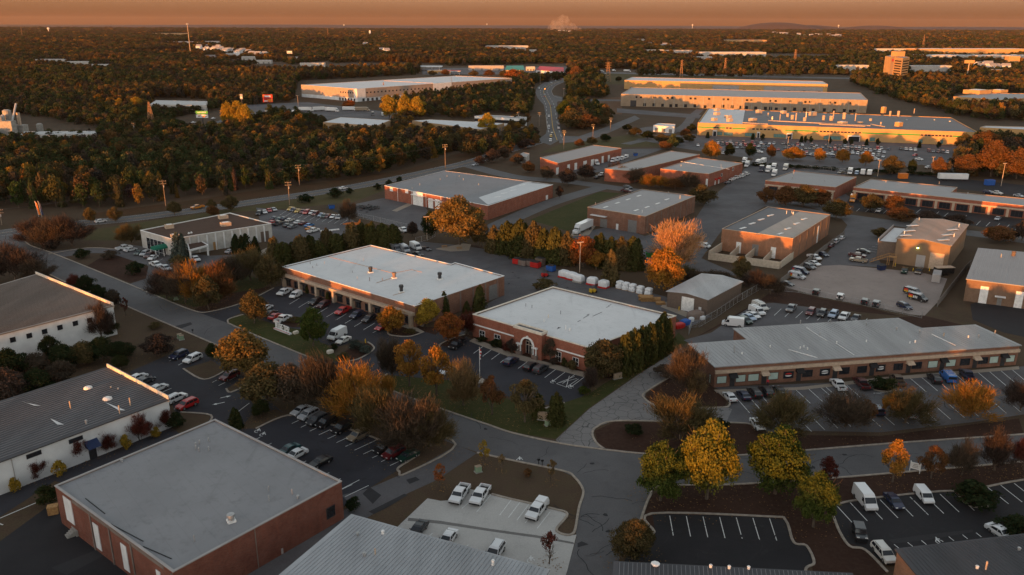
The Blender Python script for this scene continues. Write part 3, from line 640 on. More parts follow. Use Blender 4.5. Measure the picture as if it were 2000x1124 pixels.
# C : long brick office behind
Cb=building('long_brick_office','long brown brick office with pale flat roof, three tall exhaust stacks and cream canopy band','office',[(551,521),(724,479),(881,516),(889,513),(985,539),(810,598)],6.3,M['b_brown'],RF['white'],.35,M['whitewall'],.3)
band(Cb,5,3.55,4.35,1.1,M['tan'],'canopy');LC=edge(Cb,5)[3]
for k in range(8):column(Cb,5,1.2+(LC-2.4)*k/7,.9,3.55,1.05,M['tan'])
for k in range(14):
    u=2.8+(LC-5.6)*k/13
    window(Cb,5,u-1.1,u+1.1,.5,2.5,nx=2)
    if k%2:wrect(Cb,5,u-1.4,u+1.4,2.6,3.0,.7,'awning',M['dark'])
pxdoor(Cb,4,955,553,973,578,'roller_door',M['gdoor'])
for j in range(6):wrect(Cb,4,3+j*5.4,3.5+j*5.4,0,6,.12,'pilaster',M['b_red'])
vents(Cb,[(724,533,.6,1.9,M['dark']),(770,544,.6,1.9,M['b_orange']),(859,546,.62,2.2,M['dark']),(784,571,.6,2.2,M['dark'])],'exhaust_fan')
vents(Cb,[(606,516,.07,.9,M['dark']),(619,519,.07,.7,M['dark']),(611,524,.07,.7,M['dark']),(634,516,.07,.9),(710,510,.06,.9),(688,533,.1,.7),(698,546,.07,.9),(722,549,.08,1.1,M['dark']),(747,548,.08,.8,M['b_orange'])])
mb=MB(Cb.c)
for a,bq in(((635,500),(768,534)),((768,534),(804,527)),((804,527),(824,532)),((735,553),(768,543)),((768,577),(790,571)),((862,571),(870,568))):mb.cyl(G(*a,Cb.zr+.03),G(*bq,Cb.zr+.03),.08,n=4)
mb.build('roof_pipe',M['bcorr']if 'bcorr' in M else M['wood'],Cb.root)

# D : brick warehouse with blue-grey roof
D=building('brick_warehouse','wide brick warehouse with streaked dark blue grey roof and ramped white loading doors','warehouse',[(751,363),(869,334),(1080,361),(953,402)],6.3,M['b_red'],RF['blue'],.12,M['white'],.22)
mb=MB(D.c);mb.poly([G(935,386,6.2),G(1024,357,6.2),G(1078,361.5,6.2),G(953,400.5,6.2)],D.zr+.05);mb.build('roof_strip',RF['far'],D.root)
for q in((807,377,826,399),(837,389,846,404),(850,391,859,406),(890,398,900,414)):pxdoor(D,3,*q,'loading_door',M['white'],.1)
for q in((762,367,767,373),(792,371,797,377)):pxwin(D,3,*q,frame=M['white'],glass=M['white'])
for u,z in[on_wall(D,3,x,380)for x in(777,804,832,861,905)]:wrect(D,3,u-.08,u+.08,0,6.2,.12,'downpipe',M['white'])
uu=[on_wall(D,3,x,380)[0]for x in(805,829,838,865)]
band(D,3,4.6,4.9,1.0,M['white'],'door_canopy',min(uu[:2]),max(uu[:2]));band(D,3,3.9,4.2,1.0,M['white'],'door_canopy',min(uu[2:]),max(uu[2:]))
pxdoor(D,2,1066,381,1070,389,'door',M['white'])
vents(D,[(x,y,.12,.8)for x,y in((805,370),(820,362),(860,352),(873,346),(897,346),(905,352),(935,362))])
vents(D,[(x,y,1.7,.1,M['white'],.6)for x,y in((1032,357),(1020,362),(1002,366),(985,378),(972,385),(1003,372))],'skylight')

# E : brick loading building
E_=building('brick_depot','brick depot with pale skylights and a truck backed to its dock','warehouse',[(1147.5,405),(1254,370),(1358,383),(1260.5,423)],7.4,M['b_brown'],RF['fargrey'],.25,M['tan'],.25)
pxdoor(E_,3,1172,429,1186,446,'loading_door',M['gdoor']);pxdoor(E_,3,1226,432,1244,454,'loading_door',M['gdoor']);pxdoor(E_,3,1203,438,1208,450,'door',M['whitewall'])
u=[on_wall(E_,3,x,425)[0]for x in(1156,1186)];band(E_,3,4.6,4.85,1.6,M['whitewall'],'dock_canopy',min(u),max(u))
LE=edge(E_,2)[3]
for j in range(8):wrect(E_,2,2+j*(LE-4)/7,2.3+j*(LE-4)/7,0,7,.1,'pilaster',M['b_brown'])
for j in range(3):wrect(E_,2,LE-6-j*5,LE-5-j*5,.02,2.3,.08,'door',M['gdoor'])
vents(E_,[(x,y,1.6,.12,M['white'],.9)for x,y in((1183,405),(1206,397),(1227,390),(1248,383),(1243,411),(1264,405),(1285,398),(1303,390))],'skylight');vents(E_,[(1163,401,.1,1.2),(1254,417,.1,1.4,M['white']),(1328,389,.12,1.6),(1305,380,.1,1.2)])

# F : orange brick building with walled yards
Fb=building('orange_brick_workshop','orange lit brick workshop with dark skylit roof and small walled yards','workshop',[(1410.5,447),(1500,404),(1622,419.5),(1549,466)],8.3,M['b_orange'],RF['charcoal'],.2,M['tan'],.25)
mb=MB(Fb.c);mb.poly([G(1475,458,8.2),G(1562,413,8.2),G(1619,420,8.2),G(1549,464,8.2)],Fb.zr+.03);mb.build('roof_half',RF['bcorr'],Fb.root)
pxdoor(Fb,3,1437,474,1448,490,'door',M['white']);pxdoor(Fb,3,1468,479,1482,495,'loading_door',M['gdoor']);pxdoor(Fb,3,1504,484,1516,502,'door',M['white'])
vents(Fb,[(x,y,1.8,.12,M['white'],.75)for x,y in((1451,446),(1469,437),(1487,429),(1505,421),(1524,457),(1539,447),(1556,437),(1571,428))],'skylight');vents(Fb,[(1536,418,.12,1.3,M['white']),(1549,419,.2,1,M['white']),(1546,417,.1,1.1)])
LF=edge(Fb,2)[3]
for j in range(5):wrect(Fb,2,4+j*8.5,4.2+j*8.5,0,7.6,.12,'downpipe',M['b_dark'])
pxdoor(Fb,2,1597,441,1600,449,'door',M['white'])

# T : tan workshop with low gable roof and lower annex
T=building('tan_metal_workshop','tan metal workshop with low gabled brown roof beside a gravel yard','workshop',[(1752,466),(1792,427),(1890,439),(1857,480)],9.0,M['drabwall'],RF['bcorr'],0)
def gable(b,ia,rise,roofmat,over=.4):
    """replace the flat roof by a low gable whose ridge runs from the middle of edge ia to the middle of the opposite edge"""
    P=b.P;a,c,d,e=(P[(ia+k)%4]for k in range(4));up=Vector((0,0,1));m1,m2=(a+c)/2,(d+e)/2;z=b.h
    ov=(m1-m2).normalized()*over
    for o in(b.roof,):bpy.data.objects.remove(o)
    mb=MB(b.c);S1=(a-c).normalized()*over
    for(p,q,s)in((a,e,S1),(c,d,-S1)):
        top=[p+s+ov+up*(z-.02),m1+ov+up*(z+rise),m2-ov+up*(z+rise),q+s-ov+up*(z-.02)]
        if(top[1]-top[0]).cross(top[2]-top[1]).z<0:top=top[::-1]
        mb.hexa([v-up*.15 for v in top],top,0,True)
    b.roof=mb.build('roof',roofmat,b.root)
    g=MB(b.c)
    for(p,q,m)in((a,c,m1),(e,d,m2)):g.face([p+up*z,q+up*z,m+up*(z+rise-.12)])
    g.build('gable',b.wall.data.materials[0],b.root);b.zr=z+rise/2
    rb=MB(b.c);n=int((m1-m2).length/.9)
    for(p,q,s)in((a,e,S1),(c,d,-S1)):
        for k in range(1,n):
            t=k/n;x0=(p+s+ov).lerp(q+s-ov,t)+up*(z-.02);x1=(m1+ov).lerp(m2-ov,t)+up*(z+rise);w=(p-q).normalized()*.04
            f=[x0-w,x0+w,x1+w,x1-w]
            if(f[1]-f[0]).cross(f[2]-f[1]).z<0:f=f[::-1]
            rb.hexa(f,[v+up*.05 for v in f])
    rb.build('seam',roofmat,b.roof)
gable(T,3,.9,RF['bcorr'])
pxdoor(T,3,1812,497,1845,527,'roller_door',M['tan']);pxdoor(T,3,1786,500,1808,526,'roller_door',M['greywall'])
vents(T,[(1873,444,.2,1.2,M['white']),(1766,458,.15,1.2,M['white']),(1863,463,.12,1.2,M['white']),(1795,430,.15,1)]);vents(T,[(x,y,2.2,.1,M['whitewall'],.2)for x,y in((1782,441),(1776,451),(1768,460),(1860,449),(1850,459),(1842,469))],'skylight')
Ta=building('low_annex','low annex with white roof beside the tan gabled workshop','annex',[(1716,471),(1745,444),(1774,447),(1751,474)],6.8,M['brownwall'],RF['white'],.12)
wrect(Ta,0,0,edge(Ta,0)[3],6.3,7.8,.2,'parapet',M['greywall'])
# timber stair up to the annex door
st=thing('timber_stair','yellowish timber stair rising to a landing on the annex','stair',G(1738,520))
def stair():
    c=st.location;a,bq=G(1700,512),G(1733,519);d=(bq-a).normalized();n=Vector((-d.y,d.x,0));top=3.4;up=Vector((0,0,1));run=(bq-a).length
    for s in(-.6,.6):
        m=MB(c);m.cyl(a+n*s,bq+n*s+up*top,.13,n=4);m.build('stringer',M['wood'],st)
        m=MB(c);m.cyl(a+n*s+up*1,bq+n*s+up*(top+1),.07,n=4);m.cyl(bq+n*s+up*(top+1),bq+d*2.4+n*s+up*(top+1),.07,n=4)
        for k in range(6):t=k/5;p=a.lerp(bq,t)+n*s+up*top*t;m.cyl(p,p+up,.05,n=4)
        for k in range(3):p=bq+d*1.2*k+n*s+up*top;m.cyl(p,p+up,.05,n=4)
        m.build('railing',M['wood'],st)
    m=MB(c)
    for k in range(14):t=(k+.5)/14;m.box(a.lerp(bq,t)+up*(top*t),.3,1.2,.05,math.atan2(d.y,d.x))
    m.build('tread',M['wood'],st)
    m=MB(c);m.box(bq+d*1.2+up*top,2.5,2.0,.12,math.atan2(d.y,d.x));m.build('landing',M['wood'],st)
    for x in(0.1,2.3):
        for s in(-.8,.8):m=MB(c);m.box(bq+d*x+n*s,.16,.16,top);m.build('post',M['wood'],st)
stair()

# I : L-shaped shop strip
I=building('brick_shop_strip','long brick shop strip with grey ribbed metal roof, cream band and many shop windows','shop strip',[(1347,672),(1397,716),(1992,674),(1905,635),(1799,642),(1754,622),(1434,642),(1462,664)],5.3,M['b_brown'],RF['strip'],0)
LI=edge(I,1)[3]
band(I,1,3.55,4.3,.5,M['tan'],'cream_band')
def uI(x):return on_wall(I,1,x,735-(x-1400)*.06)[0]
sw=[(1401,1419,'b'),(1438,1456,'b'),(1462,1482,'b'),(1502,1520,'b'),(1531,1550,'l'),(1568,1587,'g'),(1602,1621,'l'),(1640,1659,'g'),(1675,1693,'g'),(1712,1729,'l'),(1746,1763,'g'),(1782,1800,'g'),(1813,1831,'b'),(1848,1866,'b'),(1876,1894,'g'),(1911,1929,'g'),(1933,1949,'b'),(1965,1981,'b')]
for a,bq,k in sw:
    w=window(I,1,uI(a),uI(bq),1.0,2.65,glass=M['blind']if k=='b' else M['glass'],frame=M['dark'],fw=.07)
    if k=='l':
        p,d,nr,L=edge(I,1);m=MB(I.c);uc=(uI(a)+uI(bq))/2
        for sg,mt in((1,0),(-1,1)):
            pts=[p+d*(uc+.85*math.cos(t))+nr*.05+Vector((0,0,1.85+sg*(.12+.34*math.sin(t))))for t in[math.pi*j/8 for j in range(9)]]
            m.face(pts if sg<0 else pts,mt)
        m.build('window_emblem',[M['red']if a<1600 else M['whitewall'],M['whitewall']],w)
for a,dk in((1431,1),(1493,0),(1561,1),(1632,0),(1704,1),(1775,0),(1841,1),(1905,0),(1959,1)):
    u=uI(a);wrect(I,1,u-.6,u+.6,.05,2.5,.07,'door',M['dark'])
    p,d,nr,L=edge(I,1);m=MB(I.c);q=[p+d*(u-.95)+nr*.01,p+d*(u+.95)+nr*.01];up=Vector((0,0,1))
    f=[q[0]+up*3.4,q[1]+up*3.4,q[1]+nr*1.3+up*2.55,q[0]+nr*1.3+up*2.55];m.face(f);m.face([v-up*.04 for v in f[::-1]])
    m.face([q[0]+up*3.4,q[0]+nr*1.3+up*2.55,q[0]+up*2.55]);m.face([q[1]+up*3.4,q[1]+nr*1.3+up*2.55,q[1]+up*2.55]);m.build('awning',M['carblack']if dk else M['tan'],I.root)
pxwin(I,0,1385,733,1389,746,glass=M['blind'])
ribs(I,[G(1347,672,5.3),G(1397,716,5.3),G(1992,674,5.3),G(1905,635,5.3)],1,1.0,RF['strip'],.06,.08,5.33)
ribs(I,[G(1434,642,5.3),G(1462,664,5.3),G(1808,641,5.3),G(1754,622,5.3)],1,1.0,RF['strip'],.06,.08,5.33)
vents(I,[(1434,690,.1,1.2,M['steel']),(1434,682,.1,1.0),(1449,692,.14,.5,M['white']),(1504,679,.14,.6,M['white']),(1563,681,.13,.5,M['white']),(1570,679,.13,.5,M['white']),(1577,683,.13,.5,M['white']),(1563,632,.13,.9),(1601,656,.14,.9),(1634,671,.14,.5,M['white']),(1622,630,.12,.7),(1692,636,.13,.8),(1692,668,.14,.5,M['white']),(1751,644,.2,.7),(1777,671,.13,.5,M['white']),(1787,670,.15,.7,M['white']),(1796,650,.14,.7),(1843,657,.16,.9,M['tan']),(1891,660,.15,.6,M['white']),(1911,660,.18,.9),(1943,652,.14,.9,M['tan'])])
mb=MB(I.c)
for a,bq in(((1600,657),(1615,666)),((1633,671),(1668,694)),((1575,640),(1600,657)),((1820,653),(1866,675)),((1540,683),(1596,699))):mb.cyl(G(*a,5.4),G(*bq,5.4),.12,n=4)
mb.build('roof_flashing',M['whitewall'],I.root)

# right-hand rows
J=building('bay_front_building','square brick unit with cream bay columns, behind autumn trees','business unit',[(1495,353),(1553,334),(1673,346),(1632,366)],6,M['b_red'],RF['fargrey'],.25,M['tan'],.25)
LJ=edge(J,3)[3];band(J,3,3.7,4.3,.6,M['tan'],'cream_band')
for k in range(6):column(J,3,1+(LJ-2)*k/5,1,3.7,.6,M['tan'])
for k in range(5):u=1+(LJ-2)*(k+.5)/5;window(J,3,u-1.9,u+1.9,.4,3.1,nx=3)
vents(J,[(1550,340,.15,1.2),(1548,349,.2,1),(1551,336,.2,.9,M['orange']),(1610,355,.12,.8)])
K_=building('long_bay_row','long low brick row with cream bay columns at the right edge','business unit',[(1667,366),(1701,350),(1870,366),(1859,375),(2090,396),(2090,412)],5.6,M['b_red'],RF['fargrey'],.25,M['tan'],.25)
LK=edge(K_,5)[3];band(K_,5,3.5,4.1,.6,M['tan'],'cream_band')
for k in range(13):column(K_,5,1+(LK-2)*k/12,1,3.5,.6,M['tan'])
for k in range(12):u=1+(LK-2)*(k+.5)/12;window(K_,5,u-2.2,u+2.2,.4,3.0,nx=3)
vents(K_,[(1834,360,.15,1.2,M['tan']),(1730,357,.12,.8),(1890,380,.15,1)])
L=building('tan_brick_unit','tan brick unit with ribbed grey roof and white loading doors, at the right edge','business unit',[(1889,545),(1912,485),(2110,503),(2110,572)],7,M['b_tan'],RF['fargrey'],.0)
ribs(L,[G(1889,545,7),G(1912,485,7),G(2110,503,7),G(2110,572,7)],1,1.1,RF['corr'],.06,.08,7.03)
for q in((1912,561,1932,580),(1981,571,2001,590)):pxdoor(L,3,*q,'loading_door',M['white'])
u,z=on_wall(L,3,1955,572);wrect(L,3,u-1.4,u+1.4,2.7,3,1,'door_canopy',M['whitewall']);wrect(L,3,u-.6,u+.6,.05,2.3,.08,'door',M['gdoor']);vents(L,[(1955,503,.15,1.2),(1979,500,.6,1.6,M['brownwall'])])
Sh=building('brown_shed','dark brown metal shed with pale gable roof and one white roller door','shed',[(1304,569),(1371,535),(1449,550),(1382,585)],4.9,M['brownwall'],RF['shed'],0)
gable(Sh,3,.7,RF['shed']);pxdoor(Sh,3,1330,584,1356,608,'roller_door',M['white'],.1);u,z=on_wall(Sh,3,1367,605);wrect(Sh,3,u-.4,u+.4,.02,2.1,.07,'door',M['whitewall'])

# left-hand side
N=building('white_block_warehouse','white block warehouse with tan ribbed roof at the left edge','warehouse',[(221,597),(71,536),(-170,607),(-60,668)],8.2,M['whitewall'],RF['bcorr'],0)
mb=MB(N.c)
p0,p1=G(221,597,8.2),G(71,536,8.2);d_=(p1-p0).normalized();n_=Vector((d_.y,-d_.x,0));
wrect(N,0,-.2,edge(N,0)[3]+.2,7.6,9.0,.25,'parapet',M['trim'],-.15)
ribs(N,[G(221,597,8.2),G(71,536,8.2),G(-170,607,8.2),G(-60,668,8.2)],0,.95,RF['brib'],.09,.2,8.23)
def fix(b,i,pts,w,hh,**k):
    for x,y in pts:u,z=on_wall(b,i,x,y);window(b,i,u-w/2,u+w/2,z-hh/2,z+hh/2,**k)
fix(N,3,((25,664),(57,656),(87,648),(117,640),(147,632),(175,626),(204,618)),1.1,1.1);fix(N,3,((178,638),(206,628)),1.3,1.3,glass=M['greywall'])
Gd=building('ribbed_roof_warehouse','white walled warehouse with dark ribbed metal roof beside the left parking lot','warehouse',[(329,780),(211,717.5),(-170,839),(-60,923)],6.4,M['whitewall'],RF['dcorr'],0)
wrect(Gd,0,-.2,edge(Gd,0)[3]+.2,5.9,7.2,.25,'parapet',M['trim'],-.15)
ribs(Gd,[G(329,780,6.4),G(211,717.5,6.4),G(-170,839,6.4),G(-60,923,6.4)],0,.95,RF['rib'],.08,.11,6.43)
fix(Gd,3,((66,888),(148,859)),2.4,.7);u,z=on_wall(Gd,3,180,878)
wrect(Gd,3,u-.7,u+.7,.05,2.5,.1,'door',M['dark'])
m=MB(Gd.c);p,d,nr,_=edge(Gd,3);q=[p+d*(u-1.2)+nr*.01,p+d*(u+1.2)+nr*.01];up=Vector((0,0,1));f=[q[0]+up*4,q[1]+up*4,q[1]+nr*1.6+up*2.8,q[0]+nr*1.6+up*2.8];m.face(f);m.face([v-up*.04 for v in f[::-1]]);m.face([f[0],f[3],q[0]+up*2.8]);m.face([f[1],f[2],q[1]+up*2.8]);m.build('awning',M['navy'],Gd.root)
for x,y in((22,898),(270,815)):u,z=on_wall(Gd,3,x,y);wrect(Gd,3,u-.07,u+.07,0,6,.1,'downpipe',M['greywall'])
vents(Gd,[(172,759,.9,.5,M['white']),(210,780,.95,.5,M['white'])],'dome');vents(Gd,[(138,798,.12,1.6,M['tan']),(234,808,.12,1.8,M['tan']),(255,793,.12,1.8,M['tan']),(169,829,.2,.9),(217,758,.15,.4),(231,761,.15,.4)])
mb=MB(Gd.c)
for a,bq in(((40,783),(75,791)),((98,818),(120,828)),((205,786),(240,800))):mb.poly([G(a[0],a[1],6.5),G(a[0]+10,a[1]+4,6.5),G(bq[0]+5,bq[1]+2,6.5),G(bq[0]-8,bq[1]+2,6.5)],6.53)
mb.build('roof_patch',M['whitewall'],Gd.root)
Hb=building('grey_ribbed_building','building with grey ribbed metal roof at the bottom edge beside the concrete lot','warehouse',[(687,1007),(1069,1114),(960,1290),(470,1190)],6.2,M['b_red'],RF['corr'],0)
ribs(Hb,[G(687,1007,6.2),G(1069,1114,6.2),G(960,1290,6.2),G(470,1190,6.2)],0,.62,RF['corr'],.07,.08,6.23)
vents(Hb,[(699,1046,.2,.6),(748,1043,.22,.6,M['white']),(712,1086,.24,.6),(733,1083,.1,1,M['tan']),(963,1104,.2,.9,M['white'])])
O=building('dark_ribbed_building','building with dark ribbed roof cut by the bottom edge, right of the side street','warehouse',[(1202,1099),(1662,1122),(1690,1230),(1196,1210)],6.0,M['b_dark'],RF['dcorr'],0)
ribs(O,[G(1202,1099,6),G(1662,1122,6),G(1690,1230,6),G(1196,1210,6)],0,.62,RF['rib'],.07,.08,6.03)
vents(O,[(1388,1109,.2,.5,M['white']),(1424,1111,.2,.5,M['white']),(1462,1112,.2,.5,M['white']),(1280,1104,.5,.3,M['white'])])
Pb=building('corner_brick_building','brick building with dark ribbed roof in the bottom right corner','warehouse',[(1753,1074),(2010,1044),(2200,1150),(1860,1200)],6.2,M['b_orange'],RF['dcorr'],0)
ribs(Pb,[G(1753,1074,6.2),G(2010,1044,6.2),G(2200,1150,6.2),G(1860,1200,6.2)],0,.7,RF['dcorr'],.06,.08,6.23)
vents(Pb,[(1908,1111,.2,.5,M['white']),(1925,1113,.12,1.4,M['tan']),(1990,1075,.2,.5)])

# white office with brown roof
Wo=building('white_brown_roof_office','white panel office with flat brown gravel roof, porch and rooftop units','office',[(274,450),(449,416),(530,437),(335,467)],6.6,M['block'],RF['brown'],.3,M['white'],.3)
LW=edge(Wo,2)[3]
for k in range(1,12):wrect(Wo,2,LW*k/12-.25,LW*k/12+.25,0,6.2,.2,'pilaster',M['whitewall'])
pxwin(Wo,3,289,474,322,488,frame=M['white'],nx=5);u,z=on_wall(Wo,2,421,482);wrect(Wo,2,u-.8,u+.8,.02,3,.1,'door',M['wood']);u,z=on_wall(Wo,2,517,457);wrect(Wo,2,u-1.6,u+1.6,.02,4,.1,'loading_door',M['brownwall'])
vents(Wo,[(331,446,1.5,1.4,M['tan']),(436,427,1.7,1.3,M['tan']),(441,441,1.8,1.3,M['tan']),(342,464,1.4,1.2,M['tan'])],'hvac_unit');vents(Wo,[(369,457,.4,.6,M['white']),(374,456,.4,.6,M['white'])],'dome')
Wp=building('office_porch','porch with brown flat roof and white posts on the front of the white office','porch',[(369,489),(366,475),(390,469),(407,479)],3.9,M['white'],RF['brown'],.12,M['white'],.3,base=3.3)
for k in range(4):
    g=inset(Wp.P if not Wp.flip else Wp.P[::-1],.35)[k];m=MB(Wp.c);m.box(g,.5,.5,3.3);m.build('post',M['white'],Wp.root)
gc=thing('green_canopy','green canvas entrance canopy on white posts','canopy',G(316,500))
m=MB(gc.location);a,bq=G(301,503),G(331,496);d=(bq-a).normalized();n=Vector((-d.y,d.x,0));up=Vector((0,0,1))
pr=[(-1.7,2.7),(-1.6,3.3),(-.9,3.9),(0,4.1),(.9,3.9),(1.6,3.3),(1.7,2.7)]
for i in range(6):m.face([a+n*pr[i][0]+up*pr[i][1],bq+n*pr[i][0]+up*pr[i][1],bq+n*pr[i+1][0]+up*pr[i+1][1],a+n*pr[i+1][0]+up*pr[i+1][1]])
for e in(a,bq):m.face([e+n*x+up*z for x,z in pr])
m.build('canvas',M['green'],gc)
for t in(0,.5,1):
    for s in(-1.6,1.6):m=MB(gc.location);g=a.lerp(bq,t)+n*s;m.cyl(g,g+up*2.8,.12,n=6);m.build('post',M['white'],gc)

# middle distance brick rows
Q1=building('dock_row_building','brick row with grey roof and white loading doors near the highway junction','warehouse',[(1055,308),(1159,283.5),(1214,290),(1090,319)],6.2,M['b_red'],RF['fargrey'],.2,M['tan'],.25)
for q in((1086,327,1091,338),(1108,321,1113,332),(1122,318,1127,328),(1139,314,1146,324),(1154,311,1160,321),(1175,305,1179,316),(1187,303,1191,313)):pxdoor(Q1,2,*q,'loading_door',M['white'])
Q2=building('warm_roof_warehouse','long brick warehouse with sun warmed roof behind autumn trees','warehouse',[(1181,330),(1310,295),(1367,302),(1232,334)],6.6,M['b_red'],RF['old'],.2,M['tan'],.25)
Q3=building('double_roof_warehouse','square brick warehouse with grey seamed roof and red door canopies','warehouse',[(1290,330),(1362,308),(1451,319),(1384,340)],7,M['b_red'],RF['fargrey'],.2,M['tan'],.25)
for q in((1408,339,1411,345),(1430,327,1433,334)):pxwin(Q3,2,*q,frame=M['white'])
for x in(1397,1404):u,z=on_wall(Q3,2,x,352);wrect(Q3,2,u-.9,u+.9,2.6,3.4,.9,'awning',M['red']);wrect(Q3,2,u-.5,u+.5,.02,2.4,.08,'door',M['white'])
pxdoor(Q3,3,1378,350,1383,363,'loading_door',M['white'])
mb=MB(Q3.c);mb.cyl(G(1330,316,Q3.zr+.05),G(1425,331,Q3.zr+.05),.15,n=4);mb.build('roof_seam',M['whitewall'],Q3.root);vents(Q3,[(1408,327,.12,1.4),(1330,325,.12,1)])

# distant big sheds on the right
GB=building('green_striped_factory','long cream factory with green window stripe and rooftop machinery','factory',[(1363,240),(1383,212),(1858,230),(1911,259)],9.3,M['cream'],RF['charcoal'],.35,M['cream'],.5)
LG=edge(GB,3)[3]
mb=MB(GB.c);mb.poly([G(1366,240.5,9),G(1385,213,9),G(1455,215.5,9),G(1450,244,9)],GB.zr+.06);mb.build('roof_strip',RF['far'],GB.root)
def ug(x):return on_wall(GB,3,x,250+(x-1363)*.04)[0]
for a,bq in((1363,1394),(1404,1417),(1430,1456),(1533,1598),(1683,1797),(1860,1904)):wrect(GB,3,min(ug(a),ug(bq)),max(ug(a),ug(bq)),5.6,6.6,.1,'stripe',M['green_stripe'])
for a,bq,n in((1394,1404,2),(1417,1430,2),(1468,1520,7),(1600,1682,12),(1797,1860,9)):
    for k in range(n):u=ug(a+(bq-a)*(k+.5)/n);window(GB,3,u-.9,u+.9,5.6,6.6,frame=M['tan'])
for a,bq in((1402,1411),(1415,1432),(1456,1476),(1512,1535),(1610,1643),(1700,1710),(1795,1803),(1838,1843)):window(GB,3,min(ug(a),ug(bq)),max(ug(a),ug(bq)),.6,3.0,glass=plain('teal_glass',(.12,.22,.2),.2),nx=3)
for a,bq in((1393,1401),(1479,1485),(1537,1548),(1656,1680)):
    u0,u1=sorted((ug(a),ug(bq)));e=wrect(GB,3,u0,u1,0,4.2,2.5,'entrance_block',M['whitewall']);w_=wrect(GB,3,u0+.4,u1-.4,.1,3.6,.12,'entrance_door',M['glass'],2.51,e)
vents(GB,[(1400,225,2.2,2.2,M['tan']),(1395,236,2,2,M['tan']),(1422,231,2.4,2.2,M['tan']),(1425,238,2,2.4,M['tan']),(1400,217,2,1.8,M['tan']),(1470,237,2.6,2.2,M['tan']),(1482,222,2.2,3,M['tan']),(1530,222,2.2,2.2,M['tan']),(1587,226,2.6,3,M['tan']),(1725,221,1.8,5,M['cream']),(1755,247,2.4,3,M['cream']),(1645,243,3,2,M['tan'])],'hvac_unit')
vents(GB,[(1508,236,.8,3),(1523,236,.3,5,M['tan']),(1547,235,1.2,4,M['tan']),(1554,237,.5,6,M['tan']),(1571,239,1.2,3.5,M['tan']),(1574,231,.4,5),(1608,236,1,4,M['tan']),(1623,237,1.4,4,M['tan']),(1627,232,.5,6,M['tan']),(1648,233,1.2,5,M['tan']),(1670,237,.4,6,M['tan']),(1680,241,2,1.2,M['tan']),(1700,237,1,2,M['tan']),(1720,245,.6,2.4,M['tan']),(1738,227,.8,4,M['tan']),(1754,228,1,4.5,M['tan']),(1785,222,.3,4,M['tan']),(1771,235,.8,.6),(1855,238,.8,.7),(1825,235,.6,.6),(1500,228,.5,3,M['tan']),(1538,229,1,3,M['tan'])])
mb=MB(GB.c)
for a,bq in(((1500,236),(1700,246)),((1600,243),(1690,247)),((1700,243),(1728,248)),((1450,240),(1500,243))):mb.cyl(G(*a,GB.zr+.8),G(*bq,GB.zr+.8),.35,n=5)
mb.build('roof_duct',M['tan'],GB.root)
MW=building('concrete_panel_warehouse','half finished concrete panel warehouse with rows of square openings','warehouse',[(1213,184),(1234,171),(1681,182),(1695,196)],12,M['conc_l'],RF['old'],.3,M['tan'],.5)
LM=edge(MW,3)[3]
def um(x,y):return on_wall(MW,3,x,y)
for x in range(1240,1690,19):u,z=um(x,206);wrect(MW,3,u-.25,u+.25,0,11.5,.05,'panel_joint',M['concrete'])
for x,y in((1243,190),(1252,190.5),(1278,190.7),(1304,191.5),(1313,191.7),(1349,192.7),(1358,193),(1385,193.5),(1413,194.5),(1422,194.5),(1459,196),(1468,196),(1505,197.3),(1515,197.6),(1544,198.2),(1573,199.7),(1582,199.5),(1621,200.5),(1631,201),(1660,201.7)):
    u,z=um(x,y);window(MW,3,u-1.1,u+1.1,z-.9,z+.9,frame=M['conc_l'],fw=.15)
for x,y in((1259,205),(1277,205),(1294,206),(1310,207),(1321,206.5),(1339,207),(1357,207),(1377,209),(1394,207.7),(1412,208),(1430,209),(1447,210),(1458,210.5),(1476,211.5),(1495,212),(1505,212),(1516,213.5),(1533,213),(1552,213.5),(1571,214),(1588,215.5),(1610,215),(1629,216),(1649,216.5),(1661,218),(1668,217.5)):
    u,z=um(x,y);window(MW,3,u-1.4,u+1.4,max(.3,z-1.5),z+1.5,frame=M['conc_l'],fw=.15)
u,z=um(1237,201);wrect(MW,3,u-3,u+3,.02,6,.1,'loading_door',M['dark'])
BW=building('distant_tan_warehouse','tan warehouse with pale roof farthest of the big sheds','warehouse',[(1219.5,157),(1234,151),(1607,159),(1617,165)],11,M['cream'],RF['far'],.3,M['tan'],.6)
p,d,nr,Lw=edge(BW,3)
for a,bq in((.02,.3),(.42,.55)):wrect(BW,3,Lw*a,Lw*bq,.1,7,.15,'wall_panel',M['greywall'])
for k in range(14):u=Lw*(k+.5)/14;wrect(BW,3,u-1.6,u+1.6,.1,3,.2,'loading_door',M['gdoor'])
XR=building('tan_side_unit','tan sided unit with pale parapet half hidden by trees at the right edge','warehouse',[(1914,249),(1925,246),(2080,250),(2080,257)],8,M['cream'],RF['far'],.3,M['tan'],.4)
UR=building('white_pier_office','cream office with tall white piers among trees at the right edge','office',[(1862,189),(1916,182),(2080,184),(1965,196)],10,M['cream'],RF['fargrey'],.4,M['cream'],.6)
for i in(3,2):
    Lu=edge(UR,i)[3]
    for k in range(int(Lu/5)):window(UR,i,2+k*5,4.6+k*5,.8,7,frame=M['cream'],nx=2,nz=3,fw=.3)
vents(UR,[(1908,183,12,4,M['cream']),(1950,181,8,3,M['cream'])],'hvac_unit')
